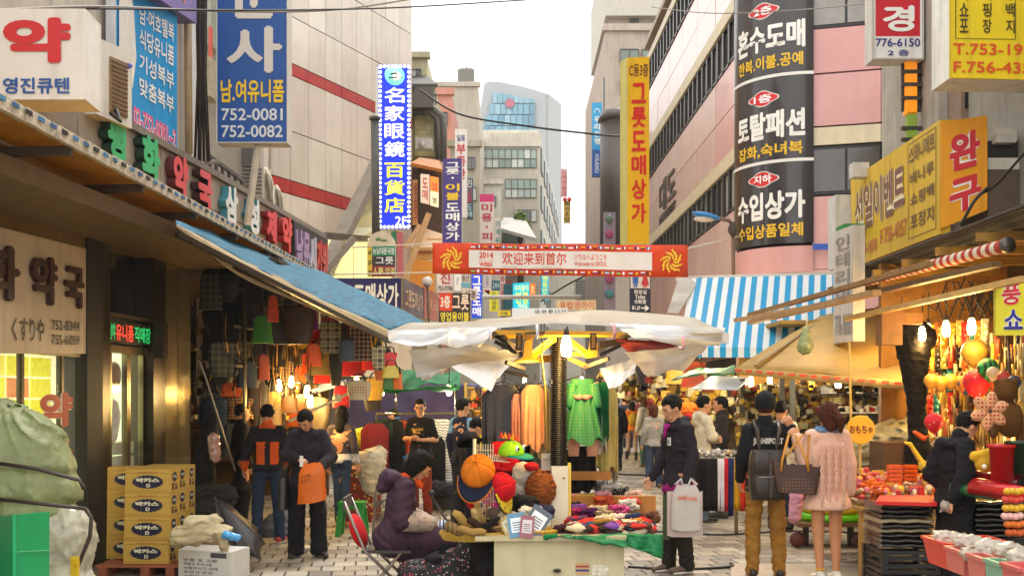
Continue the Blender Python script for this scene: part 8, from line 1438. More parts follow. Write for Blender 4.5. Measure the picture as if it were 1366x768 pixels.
for k in range(14):u0,u1=k/14,(k+1)/14;a,b,c,d=P(922,518,16.6),P(984,519,16.4),P(1000,502,18),P(950,501,18.2);m=MB();m.slab([a.lerp(d,u0),b.lerp(c,u0),b.lerp(c,u1-.02),a.lerp(d,u1-.02)],.012+.01*(k%2));m.build('corrugation',mat('#c9d2dc',.4,.08),gr_)
m=MB();m.sheet(lambda u,v:bi(P(895,505,19),P(982,497,19),P(982,489,20),P(920,492,20),u,v)+Vector((0,0,w6(u,v))),20,4,.01);tag(m.build('far_green_awning',mat('#2f6a44',.6,.2,trans=.2)),'dark green awning behind the white corrugated sheet','awning')
m=MB();m.b2(P(980,499,17.9),P(990,660,18));m.V=m.V;m2=MB()
for k,(x,y0,y1,d)in enumerate(((990,505,640,17.4),(1043,505,600,16.2),(1057,506,610,15.5))):m=MB();m.b2(P(x-2.5,y1,d),P(x+2.5,y0,d+.06));tag(m.build('steel_post',mat('#2f2a26',.5,.2)),['dark steel post directly left of the beanie man','dark steel post between beanie man and sweater woman','slim dark post behind the auburn ponytail'][k],'post')
m=MB();m.cyl(P(1137,660,11.8),P(1133,455,11.8),.012,.012,6)
tag(m.build('thin_rod',mat('#c9a24a',.5)),'thin tan rod rising from the round toy sign','rod')
# ---- shoe stall
sh=thing('shoe_shelves','long lit shoe shelving under the cream awning','shelving',P(1100,600,17));m=MB();m.b2((X(985,19),19.0,0),(X(1215,19)+.3,19.1,3.0));m.build('back_panel',mat('#8a6420',.8,.35,5),sh);m=MB();m.b2((X(985,19),16,2.75),(X(1215,19),19.1,2.8));m.build('ceiling',mat('#a8843c',.7),sh)
WH=mat('#d9c9a0',.5,.1)
def wall_of(m,x0,x1,y0,y1,d,st,n,mats_n,smin,smax):
 for _ in range(n):
  px,py=random.uniform(x0,x1),random.uniform(y0,y1);c=P(px,py,d+random.uniform(0,.4));s=[random.uniform(smin,smax)for _ in range(3)];m.box(c,s,rz=random.random()*3,m=random.randrange(mats_n))if random.random()<.4 else m.sph(c,[q*.6 for q in s],7,4,m=random.randrange(mats_n))
for z in(.5,.85,1.2,1.5,1.8,2.1,2.4):m=MB();m.b2((X(990,18.6),18.3,z),(X(1215,18.6),19,z+.03));m.build('shelf',mat('#5a4020',.6),sh)
def shoe_proto(nm,mt,sole):
 b=thing('shoe_pair',nm,'shoes',(0,-50,0))
 for x in(-.06,.06):
  f=Field(.016);f.cap((x,.0,.05),(x,.02,.055),.042,.045,.02).cap((x,.02,.04),(x,-.16,.03),.042,.03,.03);f.cuts.append(lambda X,Y,Z:.008-Z+0*X+0*Y);v,q=f.run();put('shoe',fast_mesh('shoe',v,q,[mt]),b);MB().box((x,-.07,.006),(.075,.24,.018)).build('sole',sole,b,local=True)
 return b
pr=[shoe_proto('x',fabric(c),mat(s_,.5))for c,s_ in(('#1c1a1c','#d8d0c0'),('#b81c24','#e0d8c8'),('#d8c9a0','#a8763c'),('#e9e4dc','#e9e4dc'),('#5a3a1c','#2a1c10'),('#c98a1c','#e9dcb0'),('#3a3a5a','#d0d0d0'))]
nmz=['black','red','beige','white','brown','golden tan','navy'];cnt={}
grid=[(1108+14*i+3*(j%2),16.0,1.2+.28*j)for j in range(5)for i in range(8)]
for k,(px,d,z)in enumerate(grid):
 c=Vector((X(px,d),d,z));t=random.randrange(7);row=['lowest','second','middle','fourth','top'][k//8]
 o=copy_tree(pr[t],None,c,random.uniform(-.3,.3),f'{nmz[t]} shoes, {["first", "second", "third", "fourth", "fifth", "sixth", "seventh", "last"][k % 8]} pair from the left on the {row} shelf by the toy sign',1.25);o['group']='shoe pairs on the front shelves'
for p_ in pr:
 for ch in list(p_.children):bpy.data.objects.remove(ch)
 bpy.data.objects.remove(p_)
for j in range(5):m=MB();m.b2((X(1096,16)-.1,15.8,1.17+.28*j),(X(1222,16),16.3,1.19+.28*j));m.build('front_shelf',mat('#2a2018',.5),sh)
for j in range(4):m=MB();[m.b2((X(1108+k*9,15.9),15.85,1.2+.28*j),(X(1108+k*9+5,15.9),15.9,1.3+.28*j))for k in range(12)if random.random()<.4];m.build('price_cards',mat('#e6e0c8',.5),sh)
SG=[mat(c,.5,.25,14)for c in('#c9a030','#e0b83a','#2a1c12','#8a6a24','#d8cba0','#8c2c1c','#3a2a1a','#e8d890')]
m=MB();wall_of(m,985,1120,515,605,17.4,0,900,8,.05,.14);tag(m.build('hanging_shoes',SG),'dense wall of golden lit shoes and slippers hanging behind the couple','shoes',kind='stuff')
m=MB();wall_of(m,1120,1222,500,540,16.6,0,260,8,.05,.12);wall_of(m,1060,1222,500,560,18.1,0,400,8,.05,.14);tag(m.build('shelf_goods',SG),'jumble of small boxes and slippers on the upper shelves','goods',kind='stuff')
m=MB();wall_of(m,865,985,500,560,22,0,420,8,.06,.2);wall_of(m,830,900,505,530,30,0,200,8,.1,.3);tag(m.build('far_stall_goods',SG+[mat('#b83a2a',.5)]),'far stalls packed with colourful goods along the street','goods',kind='stuff')
for k,(px,py,d,w_,h,c_,lb)in enumerate(((885,489,24,.5,.35,'#2aa8a0','teal bag hanging high over the far crowd'),(889,500,24,.7,.4,'#8a2a6a','purple bundle hanging over the far crowd'),(905,497,22,.5,.4,'#e0a81c','yellow bag hanging by the green awning'),(868,495,26,.6,.5,'#2a2426','black bag high above the cream coat'),(925,500,20,.4,.4,'#c8441c','orange bag hanging by the corrugated awning'),(1002,400,99,.1,.1,'#000000',''))):
 if lb:bag(px,py,d,w_,h,N(c_),lb,strap=.15)
for k,(px,py,c_,lb)in enumerate(((918,545,'#e0701c','orange cushion on the far stall beside the cream sweatshirt'),(912,560,'#d8a84a','golden box pile on the far stall'),(924,555,'#b82a2a','red packet pile on the far stall'))):blob('goods_pile',lb,'goods',lambda f:[f.cap(P(px-6,py,21),P(px+6,py+2,21),.14,.14,.05)],fabric(c_,var=.4),.03,.12,.03)
tb2=thing('far_goods_table','far stall table with a pale cloth behind the cream sweatshirt man','table',P(915,600,21));m=MB();m.b2((X(905,21),20.8,0),(X(945,21),22,.8));m.build('cloth',fabric('#b8a074'),tb2)
m=MB();m.box(P(905,660,21),(.1,.1,.1));
m=MB();wall_of(m,800,845,500,520,28,0,80,8,.1,.25);wall_of(m,625,720,520,600,19.5,0,420,8,.05,.16);tag(m.build('left_stall_goods',SG+[mat('#b83a2a',.5)]),'yellow lit goods at the stalls seen under the white canopy','goods',kind='stuff')
lamp(655,530,18.8,'bulb hidden behind the cloak like cover under the canopy',30)
m=MB();m.b2((X(640,17),17,.9),(X(655,17),17.4,1.35));tag(m.build('yellow_crate',mat('#d8b81c',.5)),'yellow crate standing behind the curly haired vendor','crate')
m=MB();m.cyl(Vector((X(621,15.5),15.5,0)),P(621,510,15.5),.02,.02,6);tag(m.build('yellow_pole',mat('#c9a23c',.5)),'yellowish pole holding the green awning','pole');m=MB();m.cyl(Vector((X(608,16.5),16.5,0)),P(608,512,16.5),.02,.02,6);tag(m.build('dark_pole',mat('#26221f',.5)),'dark pole left of the yellowish pole under the green awning','pole')
rt=thing('scarf_table','table draped with white, red, navy and yellow cloths behind the hooded man','table',P(965,670,13.4));D3=13.3
for k,(x0_,x1_,c_)in enumerate(((940,957,'#1a1719'),(957,966,'#dcd8e4'),(966,971,'#c01c28'),(971,979,'#1f2a5c'),(979,987,'#c99a1c'),(987,996,'#c8301c'),(925,940,'#151315'))):m=MB();m.sheet(lambda u,v:Vector((X(x0_,D3)*(1-u)+X(x1_,D3)*u,D3-.03*math.sin(u*9+k)*v,.98-v*(.62 if k!=3 else.68))),6,6,.01);m.build('hanging_cloth',fabric(c_),rt)
m=MB();m.b2((X(922,D3),D3,.96),(X(1000,D3),D3+.8,.99));m.build('table_top',mat('#8c8478',.5),rt);m=MB();[m.b2((x,D3+.7,0),(x+.04,D3+.74,.96))for x in(X(925,D3),X(996,D3))];m.build('legs',STEEL,rt)
m=MB()
for _ in range(150):c=Vector((random.uniform(X(926,D3),X(998,D3)),D3+random.random()*.7,1.0+random.random()*.05));m.sph(c,[random.uniform(.015,.04)for _ in range(3)],6,4,m=random.randrange(4))
tag(m.build('silver_trinkets',[mat('#c9c6c0',.3,metal=.6),mat('#2a2624',.4),mat('#8c8a88',.3),mat('#b8a078',.4)]),'heap of silver trinkets on the draped table','trinkets',kind='stuff')
ic=thing('ring_trolley','low trolley with lime and yellow swim rings behind the sweater woman','trolley',P(1100,700,13));m=MB();m.b2((X(1060,12.8),12.6,.25),(X(1150,12.8),13.3,.29));m.build('deck',mat('#6a4a2c',.6),ic)
for x in(1064,1146):m=MB();m.V=[];m.lathe([(.05,-.03),(.09,-.015),(.09,.015),(.05,.03)],(0,0,0),16);m.V=[Matrix.Rotation(R(90),3,'X')@v+Vector((X(x,12.7),12.7,.1))for v in m.V];m.build('wheel',mat('#5a2a20',.5),ic)
for x in(1072,1132):m=MB();m.b2((X(x,12.9),12.9,0),(X(x,12.9)+.06,12.96,.25));m.build('support',mat('#4a3424',.6),ic)
for k,(z,c_,lb)in enumerate(((.33,'#6fd01c','lime green'),(.43,'#e8c81c','sunny yellow'),(.53,'#e02a8a','hot pink'))):m=MB();m.tube([Vector((X(1112,12.9)+(.33-.04*k)*math.cos(a),12.95+.26*math.sin(a),z))for a in np.linspace(0,6.283,26)],.055,10,cap=False);tag(m.build('swim_ring',mat(c_,.2,.05,trans=.2)),f'{lb} inflatable swim ring stacked on the trolley behind the sweater woman','swim ring')
blob('pink_wrapped_bag','pink and white wrapped bag left of the sweater woman\'s hem','bag',lambda f:[f.cap(P(1060,690,12.6),P(1063,660,12.6),.07,.08,.03)],mat('#d898b0',.3,.3,10),.01,.06,.016)
ts_=thing('round_toy_sign','round yellow sign with dark red Japanese letters on a thin post','sign',P(1148,700,11.6));c=P(1148,573,11.6);m=MB();m.V=[];m.lathe([(.145,-.01),(.15,0),(.145,.01)],(0,0,0),32,smooth=False);m.V=[Matrix.Rotation(R(90),3,'X')@v+c for v in m.V];m.build('disc',mat('#dba81e',.5,.1,5),ts_)
m=MB();m.text('おもちゃ',Frame(c+Vector((-.13,-.012,.06)),c+Vector((.13,-.012,.06)),c+Vector((.13,-.012,-.05)),c+Vector((-.13,-.012,-.05))),.05,.1,.97,.9,0,.003,.04);m.build('lettering',mat('#7a1c10',.5),ts_)
m=MB();m.cyl(c+Vector((0,.02,-.15)),Vector((c.x,c.y+.02,0)),.014,.014,8);m.build('post',mat('#a8843c',.5),ts_)
w7=wr(.04,12,25);blob('wrapped_goods','heap of goods under clear plastic sheeting behind the round toy sign','goods',lambda f:[f.cap(P(1150,600,13.4),P(1215,590,13.2),.3,.28,.12),f.cap(P(1160,640,13.4),P(1225,640,13.2),.28,.26,.12)],mat('#b8ae84',.25,.35,6,trans=.25,coat=.7,bump=.6,bs=14),.04,.16,.03)
m=MB();m.b2((X(1175,12.6),12.5,.55),(X(1222,12.6),13,1.2));tag(m.build('brown_carton',mat('#5a3a1c',.6,.25)),'brown carton against the black drape of the toy stall','carton')
blob('black_drape','tall black cloth drape tied in the middle at the toy stall corner','curtain',lambda f:[f.cap(P(1205,440,12.4),P(1232,450,12.4),.16,.14,.05),f.cap(P(1218,450,12.4),P(1222,535,12.4),.2,.1,.05),f.cap(P(1222,535,12.4),P(1226,600,12.4),.09,.12,.05),f.cap(P(1225,600,12.4),P(1225,650,12.4),.13,.13,.05)],fabric('#120d0b'),.014,.07,.022)
tn=['golden','orange','straw coloured','brown','cream','red','amber','dark green','black','teal'];tc=['#c9a030','#d8701c','#d8b860','#6a3a14','#e0d0a0','#b82a1c','#e09a1c','#2a4a2a','#1c1612','#2a7a7a']
def toycard(px,py,d,w_,h,t,lb,kind=0):
 c=P(px,py,d);b=thing('toy_card',lb,'toy',c,'toys hanging in the right stall');m=MB();m.box((0,0,0),(w_,.008,h));m.build('card',mat(tc[(t+4)%10]if kind else tc[t],.5,.2,20),b,local=True)
 m=MB();r=random.Random(int(px*7+py));
 for k in range(3):m.sph((r.uniform(-.2,.2)*w_,-.025,h*(-.28+.25*k)),(w_*.3,.03,h*.13),8,5)
 m.build('toy',mat(tc[t],.35,.1),b,local=True);m=MB();m.tube([(0,0,h/2),(0,.0,h/2+.07)],.003,4);m.build('hook',mat('#222222',.5),b,local=True)
k=0
pos=['far left','left','middle','right','far right'];lev=['top row','second row','third row','lowest row']
for j in range(4):
 for i in range(14):
  px=1242+i*9.2+random.uniform(-2,2);py=445+j*32+random.uniform(-4,4)
  if(px>1318 and j==0):continue
  t=(i*3+j*5+random.randrange(2))%10;toycard(px,py,12.9-i*.2,.075,.26,t,f'{tn[t]} card {["first", "second", "third", "fourth", "fifth", "sixth", "seventh", "eighth", "ninth", "tenth", "eleventh", "twelfth", "thirteenth", "last"][i]} from the black drape, {lev[j]} of the toy stall')
m=MB()
for _ in range(420):
 px,py=random.uniform(1236,1366),random.uniform(440,600);d=13.2-(px-1236)*.024+random.uniform(-.2,.1);c=P(px,py,d);L_=random.uniform(.08,.3);m.tube([c,c+Vector((random.uniform(-.02,.02),0,-L_))],random.uniform(.008,.022),5,m=random.randrange(8))
tag(m.build('hanging_novelties',[mat(q_,.5,.3,20)for q_ in('#b88c2c','#d0a83a','#7a4c18','#c8b070','#a8401c','#2c2016','#d8c690','#8a6a2a')]),'dense curtain of golden straps, chains and novelties behind the toy cards','novelties',kind='stuff')
def balloon(px,py,d,r_,mt,lb,cat='balloon',name='balloon',string=True):
 c=P(px,py,d);b=thing(name,lb,cat,c);m=MB();m.lathe([(.02,-r_*1.15),(r_*.55,-r_*.85),(r_*.95,-r_*.2),(r_,.15*r_),(r_*.8,r_*.65),(r_*.4,r_*.95),(.01,r_*1.02)],(0,0,0),18);m.build('skin',mt,b,local=True)
 m=MB();m.lathe([(.02,-r_*1.3),(.008,-r_*1.15),(.012,-r_*1.1)],(0,0,0),8);m.build('knot',mt,b,local=True)
 if string:m=MB();m.tube([(0,0,-r_*1.3),(.03,0,-r_*1.8),(-.03,0,-r_*2.3),(.02,0,-r_*2.8)],.005,4);m.build('ribbon',mat('#e6e0d8',.5),b,local=True)
RB=dots('#d81420','#f0a8a0',30,.22,('#f0b0a8','#d81420','#d81420'))
balloon(1246,563,10.2,.085,RB,'glossy red balloon printed with small animals beside the vendor');balloon(1303,510,10.6,.13,RB,'larger red patterned ball hanging above the vendor','ball','ball',False);balloon(1318,492,10.5,.1,stripes(['#1c8a3c','#10401c'],0,22),'green and black striped ball like a watermelon','ball','ball',False);balloon(1290,512,10.9,.09,stripes(['#e07a2a','#2a4a6a'],0,12),'orange and blue ball tucked behind the red one','ball','ball',False)
balloon(1300,470,11,.13,mat('#a88430',.5,.3,20),'big pale golden net ball high in the toy stall','ball','ball',False)
for k in range(4):balloon(1242+k*13,508+(k%2)*3,11.6,.075,mat('#d8a03a',.35,.2),['first','second','third','fourth'][k]+' tan doll head ball in the row under the toy cards','ball','ball',False)
pwh=thing('pinwheel','big cream flower pinwheel with red spots above the stooping vendor','pinwheel',P(1319,548,9.2));c=P(1319,548,9.2)
for k in range(6):
 a=k*1.0472+.35;ux=Vector((math.cos(a),0,math.sin(a)));uy=Vector((-math.sin(a),0,math.cos(a)));m=MB();m.sheet(lambda u,v:c+ux*(.015+.145*v)+uy*(.05*math.sin(v*3.0)**.7*(u-.5)*2)+Vector((0,-.02*math.sin(u*3.14)-.01,0)),6,8,.004);m.build('petal',dots('#d8a070','#b8201c',30,.3),pwh)
m=MB();m.sph(c+Vector((0,-.03,0)),.014,8,6);m.cyl(c,c+Vector((.01,0,-.35)),.006,.006,6);m.build('hub_and_stick',mat('#2a1c14',.5),pwh)
m=MB();c=P(1345,545,9.6);m.lathe([(.02,-.02),(.09,0),(.1,.03),(.07,.06),(.02,.08)],c,16)
blob('plush_monkey','brown plush animal hanging at the right edge behind the pinwheel','plush toy',lambda f:[f.ell(P(1342,520,9.6),(.1,.08,.1),.02),f.ell(P(1347,560,9.6),(.11,.09,.15),.03),f.cap(P(1335,540,9.6),P(1325,580,9.6),.04,.03,.02),f.cap(P(1355,545,9.6),P(1362,590,9.6),.04,.03,.02),f.ell(P(1330,510,9.6),(.03,.03,.03),.01),f.ell(P(1354,508,9.6),(.03,.03,.03),.01)],fabric('#6a4418',vs=30,bump=.8),.006,.03,.014)
blob('plush_duck','yellow plush duck head peeping beside the red bucket','plush toy',lambda f:[f.ell(P(1316,618,8.9),(.09,.07,.07),.02),f.cap(P(1300,608,8.9),P(1330,604,8.9),.04,.05,.02)],fabric('#d8a82a'),.004,.04,.012);m=MB();m.sph(P(1313,622,8.75),.02,8,6);tag(m.build('plush_eye',mat('#e9e0d0',.4)),'round pale eye of the yellow plush duck','eye')
bpy.data.objects['plush_eye'].parent=bpy.data.objects['plush_duck'];o=bpy.data.objects['plush_eye'];o.location=o.location-bpy.data.objects['plush_duck'].location;del o['category']
for k in range(3):balloon(1325+k*14,498+k*6,10.2-k*.2,.06,mat(['#d8b890','#b83a2a','#3a3a5a'][k],.5),['pale','brick red','indigo'][k]+' lantern like toy left of the yellow card sign','toy','hanging_toy',False)
def bucket(px,py,d,r0,r1,h,c_,lb,rect=True):
 c=P(px,py,d);b=thing('bucket',lb,'bucket',c);m=MB();m.lathe([(r0*.9,.005),(r0,0),(r1,h),(r1+.015,h),(r1+.015,h-.02),(r1-.006,h-.005),(r0-.01,.02)],(0,0,0),20 if not rect else 4,sy=.8,smooth=not rect);m.build('tub',mat(c_,.35,.08),b,local=True,);m=MB();m.tube([Vector(((r1+.01)*math.cos(a),(r1+.01)*.8*math.sin(a),h))for a in np.linspace(0,6.283,22)],.008,5,cap=False);m.build('rim',mat(c_,.3),b,local=True)
bucket(1337,640,8.7,.085,.1,.27,'#c01418','scarlet tall bucket behind the vendor',False);bucket(1362,632,8.7,.1,.11,.25,'#14351f','dark green bucket at the right edge beside the scarlet one',False)
def rollt(px,py,d,L_,r_,c_,lb):
 c=P(px,py,d);b=thing('paper_roll',lb,'roll',c);m=MB();m.cyl((-.1,.35,0),(.08,-.05,-.02),r_,r_,20);m.build('tube',mat(c_,.3,.1,coat=.5),b,local=True);m=MB();m.cyl((.079,-.049,-.02),(.082,-.056,-.021),r_*.8,r_*.8,20);m.build('dark_mouth',mat('#1c0f0c',.7),b,local=True)
for a in((1312,655,8.8,.3,.05,'#1d5a34','dark green shiny roll lowest beside the vendor\'s hip'),(1324,648,8.8,.3,.06,'#c8141a','fat scarlet roll beside the green roll'),(1340,655,8.6,.3,.06,'#b01218','crimson roll with open dark end'),(1318,634,9,.3,.045,'#d82020','thin bright red roll on top of the others'),(1345,640,8.8,.3,.06,'#8c0f14','maroon roll under the scarlet bucket'),(1358,655,8.4,.3,.055,'#c8141a','red roll at the right edge of the frame')):rollt(*a)
for k in range(6):m=MB();c=P(1352+random.uniform(-2,4),655+k*11,7.9);[m.sph(c+Vector((-.05+.035*i,0,.01*math.sin(i*3))),(.03,.035,.026),8,5)for i in range(4)];tag(m.build('sponge_pack',mat(['#d8a81c','#d04030','#e0b020','#e9b8b0','#d8701c','#c85a18'][k],.5,.2)),['mustard','coral red','bright yellow','pale pink','orange','burnt orange'][k]+' puffy pack in the pile at the right edge','pack','packs piled at the right edge')
D5=9.35
def stack(x0_,x1_,ytop,ybot,d0,n,palette,lbf,dep=.5):
 for k in range(n):
  y=ybot+(ytop-ybot)*k/n;z0=EYE-(y-HOR)*d0/FPX;hh=(ybot-ytop)/n*d0/FPX;xa,xb=X(x0_,d0)+random.uniform(-.012,.012),X(x1_,d0)+random.uniform(-.012,.012)
  m=MB();c=Vector(((xa+xb)/2,d0+dep/2+random.uniform(-.015,.015),z0+hh/2));nu=10
  def f(u,v,c=c,w_=xb-xa,hh=hh):a=v*6.283;return c+Vector(((u-.5)*w_,dep/2*math.copysign(abs(math.cos(a))**.3,math.cos(a)),hh*.46*math.copysign(abs(math.sin(a))**.6,math.sin(a))+.004*math.sin(u*14+k)))
  m.sheet(f,nu,14);m.add([f(0,j/14)for j in range(14)],[tuple(range(14))]);m.add([f(1,j/14)for j in range(14)],[tuple(range(14))[::-1]])
  tag(m.build('flat_package',mat(palette[k%len(palette)],.25,.25,8,coat=.6,bump=.3,bs=20)),lbf(k),'package','flat wrapped packages')
ordn=['bottom','second','third','fourth','fifth','sixth','seventh','eighth','ninth','tenth','eleventh','twelfth','top']
stack(1176,1246,672,731,D5,9,['#1a1716','#24201e','#14110f','#8a7c60','#1c1917','#a8997a','#1a1715','#211c1a','#171413'],lambda k:f'{ordn[k]} flat wrapped package from the ground up in the stack left of the vendor')
stack(1302,1366,668,718,9.1,7,['#14110f','#1c1816','#100e0d'],lambda k:f'{ordn[k]} dark flat package from the ground up in the stack right of the vendor')
m=MB();m.slab([P(1168,668,9.2),P(1250,670,9.2),P(1246,660,9.9),P(1174,660,9.9)],.03);tag(m.build('red_tray_lid',mat('#d01c14',.35,.1)),'scarlet sheet lying on the stack of black packages','sheet')
def crate(cx_,cy_,z0,w_,dp,h,c_,lb,grp=None):
 b=thing('crate',lb,'crate',(cx_,cy_,z0),grp);mt=mat(c_,.4,.15)
 for(x,y,sx_,sy_)in((0,-dp/2,w_,.02),(0,dp/2,w_,.02),(-w_/2,0,.02,dp),(w_/2,0,.02,dp)):
  for z in(.02,h*.35,h*.68,h-.02):m=MB();m.box((x,y,z),(sx_,sy_,h*.16));m.build('slat',mt,b,local=True)
 for x in(-1,1):
  for y in(-1,1):m=MB();m.box((x*w_/2,y*dp/2,h/2),(.045,.045,h));m.build('corner_post',mt,b,local=True)
 m=MB();m.box((0,0,.01),(w_,dp,.015));m.build('base',mt,b,local=True)
crate(X(1212,9.4),9.6,.02,.44,.5,.2,'#1b1918','lower black plastic crate under the wrapped packages');crate(X(1212,9.4),9.6,.23,.44,.5,.2,'#1d1a19','upper black plastic crate under the wrapped packages');crate(X(1330,9.3),9.5,.02,.5,.5,.5,'#15120f','black crate behind the trays right of the vendor')
tt=thing('toy_table','low table crowded with candy coloured toys left of the black packages','table',P(1180,720,10.8));m=MB();m.b2((X(1142,10.8),10.7,.62),(X(1262,10.8),12.0,.65));m.build('table_top',mat('#a8843c',.5,.2),tt)
for x in(1146,1240):m=MB();m.b2((X(x,10.8),10.75,0),(X(x,10.8)+.07,10.83,.62));m.build('leg',mat('#b8924a',.5,.2),tt)
TC=[mat(c,.3,.1)for c in('#d8701c','#b82a30','#d8a82c','#c86a7c','#c8501c','#d9c4a0','#7a5a3a','#b8401c')]
m=MB()
for _ in range(520):
 c=Vector((random.uniform(X(1138,11),X(1262,11)),10.75+random.random()*1.2,.68+random.random()*.12));c.z+=(c.y-10.7)*.12
 if random.random()<.6:m.sph(c,[random.uniform(.02,.045)for _ in range(3)],7,5,m=random.randrange(8))
 else:m.box(c,[random.uniform(.03,.08)for _ in range(3)],rz=random.random()*3,m=random.randrange(8))
tag(m.build('candy_toys',TC),'heap of tiny orange, pink and yellow toys covering the low table','toys',kind='stuff')
for j in range(2):
 for k in range(6):m=MB();c=P(1193+j*20,650-k*5.6,11.3);m.box(c,(.13,.1,.036));m.box(c+Vector((0,-.052,0)),(.1,.006,.016));tag(m.build('orange_case',mat('#e05a14',.3,.1)),f'{ordn[k]} case of the {["left", "right"][j]} stack of bright orange boxes on the toy table','case','stacked bright orange cases')
blob('toy_giraffe','yellow toy giraffe with a long slanting neck on the toy table','toy',lambda f:[f.cap(P(1232,620,11),P(1214,592,11),.03,.018,.02),f.cap(P(1214,592,11),P(1207,590,11),.02,.014,.01),f.cap(P(1232,622,11),P(1246,628,11),.05,.05,.03),f.cap(P(1234,630,11),P(1233,645,11),.015,.012,.01),f.cap(P(1246,630,11),P(1247,645,11),.015,.012,.01)],dots('#d8b82a','#8a5a1c',50,.3),.003,.04,.01)
blob('toy_dinosaur','orange toy lobster claw poking from the plastic sheeting','toy',lambda f:[f.cap(P(1220,576,11.8),P(1232,584,11.8),.02,.03,.02),f.cap(P(1232,584,11.8),P(1240,580,11.8),.014,.01,.01)],mat('#d85a1c',.4),.003,.04,.01)
for k in range(9):blob('amber_toy',f'{ordn[k]} amber rubber animal counted upward in the pile beside the vendor','toy',lambda f:[f.cap(P(1240+6*(k%3),640-9*(k//3)-k,10.9),P(1246+6*(k%3),630-9*(k//3)-k,10.9),.03,.02,.02),f.cap(P(1246+6*(k%3),630-9*(k//3)-k,10.9),P(1252+6*(k%3),634-9*(k//3)-k,10.9),.016,.012,.01)],mat('#d8921c',.35,.2),.004,.04,.012)
def tray(px0,px1,y0,y1,d,dep,h,c_,lb,mesh=False):
 z=EYE-(y0-HOR)*d/FPX;b=thing('plastic_tray',lb,'tray',Vector(((X(px0,d)+X(px1,d))/2,d+dep/2,z-h)));x0_,x1_=X(px0,d),X(px1,d);t=.012;k=.04;mt=mat(c_,.35,.08)
 for(a_,b_,e_,f_)in(((x0_,d),(x1_,d),0,-1),((x1_,d),(x1_,d+dep),1,0),((x1_,d+dep),(x0_,d+dep),0,1),((x0_,d+dep),(x0_,d),-1,0)):
  m=MB();A_,B_=Vector((*a_,z)),Vector((*b_,z));cc=Vector(((x0_+x1_)/2,d+dep/2,0));lo=lambda v:Vector((cc.x+(v.x-cc.x)*.86,cc.y+(v.y-cc.y)*.86,z-h));q_=[lo(A_),lo(B_),B_,A_];m.slab(q_,t);m.build('side',mt,b)
  m=MB();m.bar(A_,B_,.025,.02);m.build('rim',mt,b)
 m=MB();m.b2((x0_+.07*(x1_-x0_),d+dep*.07,z-h),(x1_-.07*(x1_-x0_),d+dep*.93,z-h+.012));m.build('base',mt,b)
 return b,z
tray(1262,1352,726,0,7.3,.42,.17,'#d83a28','big coral red plastic tray in front of the vendor');tray(1286,1312,738,0,6.85,.3,.14,'#cf6a62','first dusty pink small tray of the front row');tray(1314,1336,747,0,6.5,.26,.14,'#d07068','second pink small tray of the front row');tray(1338,1360,754,0,6.2,.24,.14,'#7fae94','mint green small tray of the front row');tray(1362,1400,760,0,5.95,.24,.14,'#d0605e','pink tray cut by the lower right corner')
for k,(x,y,d)in enumerate(((1262,716,7.5),(1290,722,7.15),(1318,728,6.85),(1345,733,6.6),(1362,742,6.3),(1300,738,6.8))):blob('plastic_wrapped_goods',['crumpled clear plastic bag at the left of the coral tray','clear bag of white goods over the first pink tray','clear bag over the second pink tray','clear bag with cream packets above the mint tray','clear bag at the lower right corner','small clear bag between the pink trays'][k],'plastic bag',lambda f:[f.cap(P(x-10,y,d),P(x+12,y+2,d),.045,.05,.03),f.cap(P(x-6,y-6,d+.05),P(x,y-2,d),.02,.04,.02)],mat('#d9cfbe',.12,.25,14,trans=.3,coat=.8,bump=.5,bs=25),.016,.05,.014)
tb3=thing('tray_table','dark draped table carrying the coral and pink trays','table',(X(1310,6.9),7,0));m=MB();m.hexa([Vector(v)for v in((X(1262,7.2),7.2,0),(X(1350,5.9),5.9,0),(X(1420,5.9),6.6,0),(X(1345,7.9),8.0,0),(X(1262,7.2),7.2,.55),(X(1350,5.9),5.9,.55),(X(1420,5.9),6.6,.55),(X(1345,7.9),8.0,.55))]);m.build('cloth',BLKF,tb3)
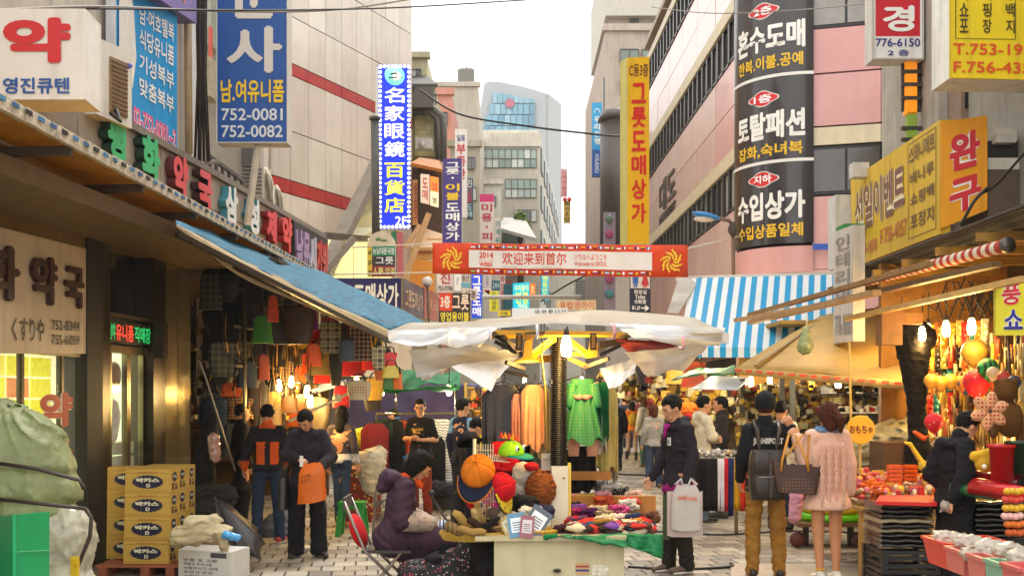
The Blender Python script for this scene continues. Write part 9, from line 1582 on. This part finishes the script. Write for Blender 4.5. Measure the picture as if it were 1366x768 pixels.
blob('net_bag','greenish clear bag hanging from the right canopy\'s tip','bag',lambda f:[f.cap(P(1075,440,12.2),P(1074,462,12.2),.04,.09,.03)],mat('#a8b07a',.2,.3,16,trans=.3),.01,.05,.014);m=MB();m.tube([P(1077,422,12.2),P(1075,440,12.2)],.008,5);tag(m.build('string',mat('#c9bda0',.6)),'short string from the canopy tip to the greenish bag','string')
gf=thing('street_stalls','dim timber shopfronts under the pink building behind the shoe stall','shopfront',(6,22,0));m=MB();PL.box(m,0,1,0,2.3,.1,.3);m.build('wall',mat('#5a4428',.8,.4,3),gf)
for k in range(6):d=23+k*2.4;m=MB();xw=PL.at((d-22.3)/13.1,0).x;m.slab([(xw-1.5,d,2.3),(xw-1.5,d+2.2,2.3),(xw+.1,d+2.2,2.9),(xw+.1,d,2.9)],.03);tag(m.build('stall_awning',mat(['#2f6a4a','#c9c2b0','#a83a2c','#3a5a7a','#d8b84a','#8a8478'][k],.7,.2,trans=.3)),['dark green','off white','brick red','slate blue','yellow','grey'][k]+' stall awning along the foot of the pink building','awning')
for k in range(4):d=24+k*4;m=MB();m.slab([(-2.6,d,2.3),(-2.6,d+3,2.3),(-4.0,d+3,2.9),(-4.0,d,2.9)][::-1],.03);tag(m.build('stall_awning',mat(['#c9b98a','#3a7a5a','#c9c9c4','#a8442c'][k],.7,.2,trans=.3)),['sand coloured','sea green','pale grey','rust red'][k]+' stall awning on the left beyond the green tarp','awning')
for k in range(5):lamp(700+k*38,505+3*(k%2),26+k*2,['first','second','third','fourth','fifth'][k]+' distant stall bulb from the left below the white canopy',40,(1,.78,.42),10)
run_text()
# ---------------------------------------------------------------- thin overcast air
m=MB();m.b2((-60,-3,-1.1),(60,200,30));hz=m.build('haze',mat('#ffffff'));hz['kind']='stuff';hz['label']='thin pale haze fading the far end of the street'
hm=bpy.data.materials.new('haze_air');hm.use_nodes=True;n_=hm.node_tree.nodes;n_.remove(n_['Principled BSDF']);vp=n_.new('ShaderNodeVolumePrincipled')
vp.inputs['Density'].default_value=.0006;vp.inputs['Color'].default_value=(.96,.97,1,1);hm.node_tree.links.new(vp.outputs[0],n_['Material Output'].inputs['Volume']);hz.data.materials.clear();hz.data.materials.append(hm)
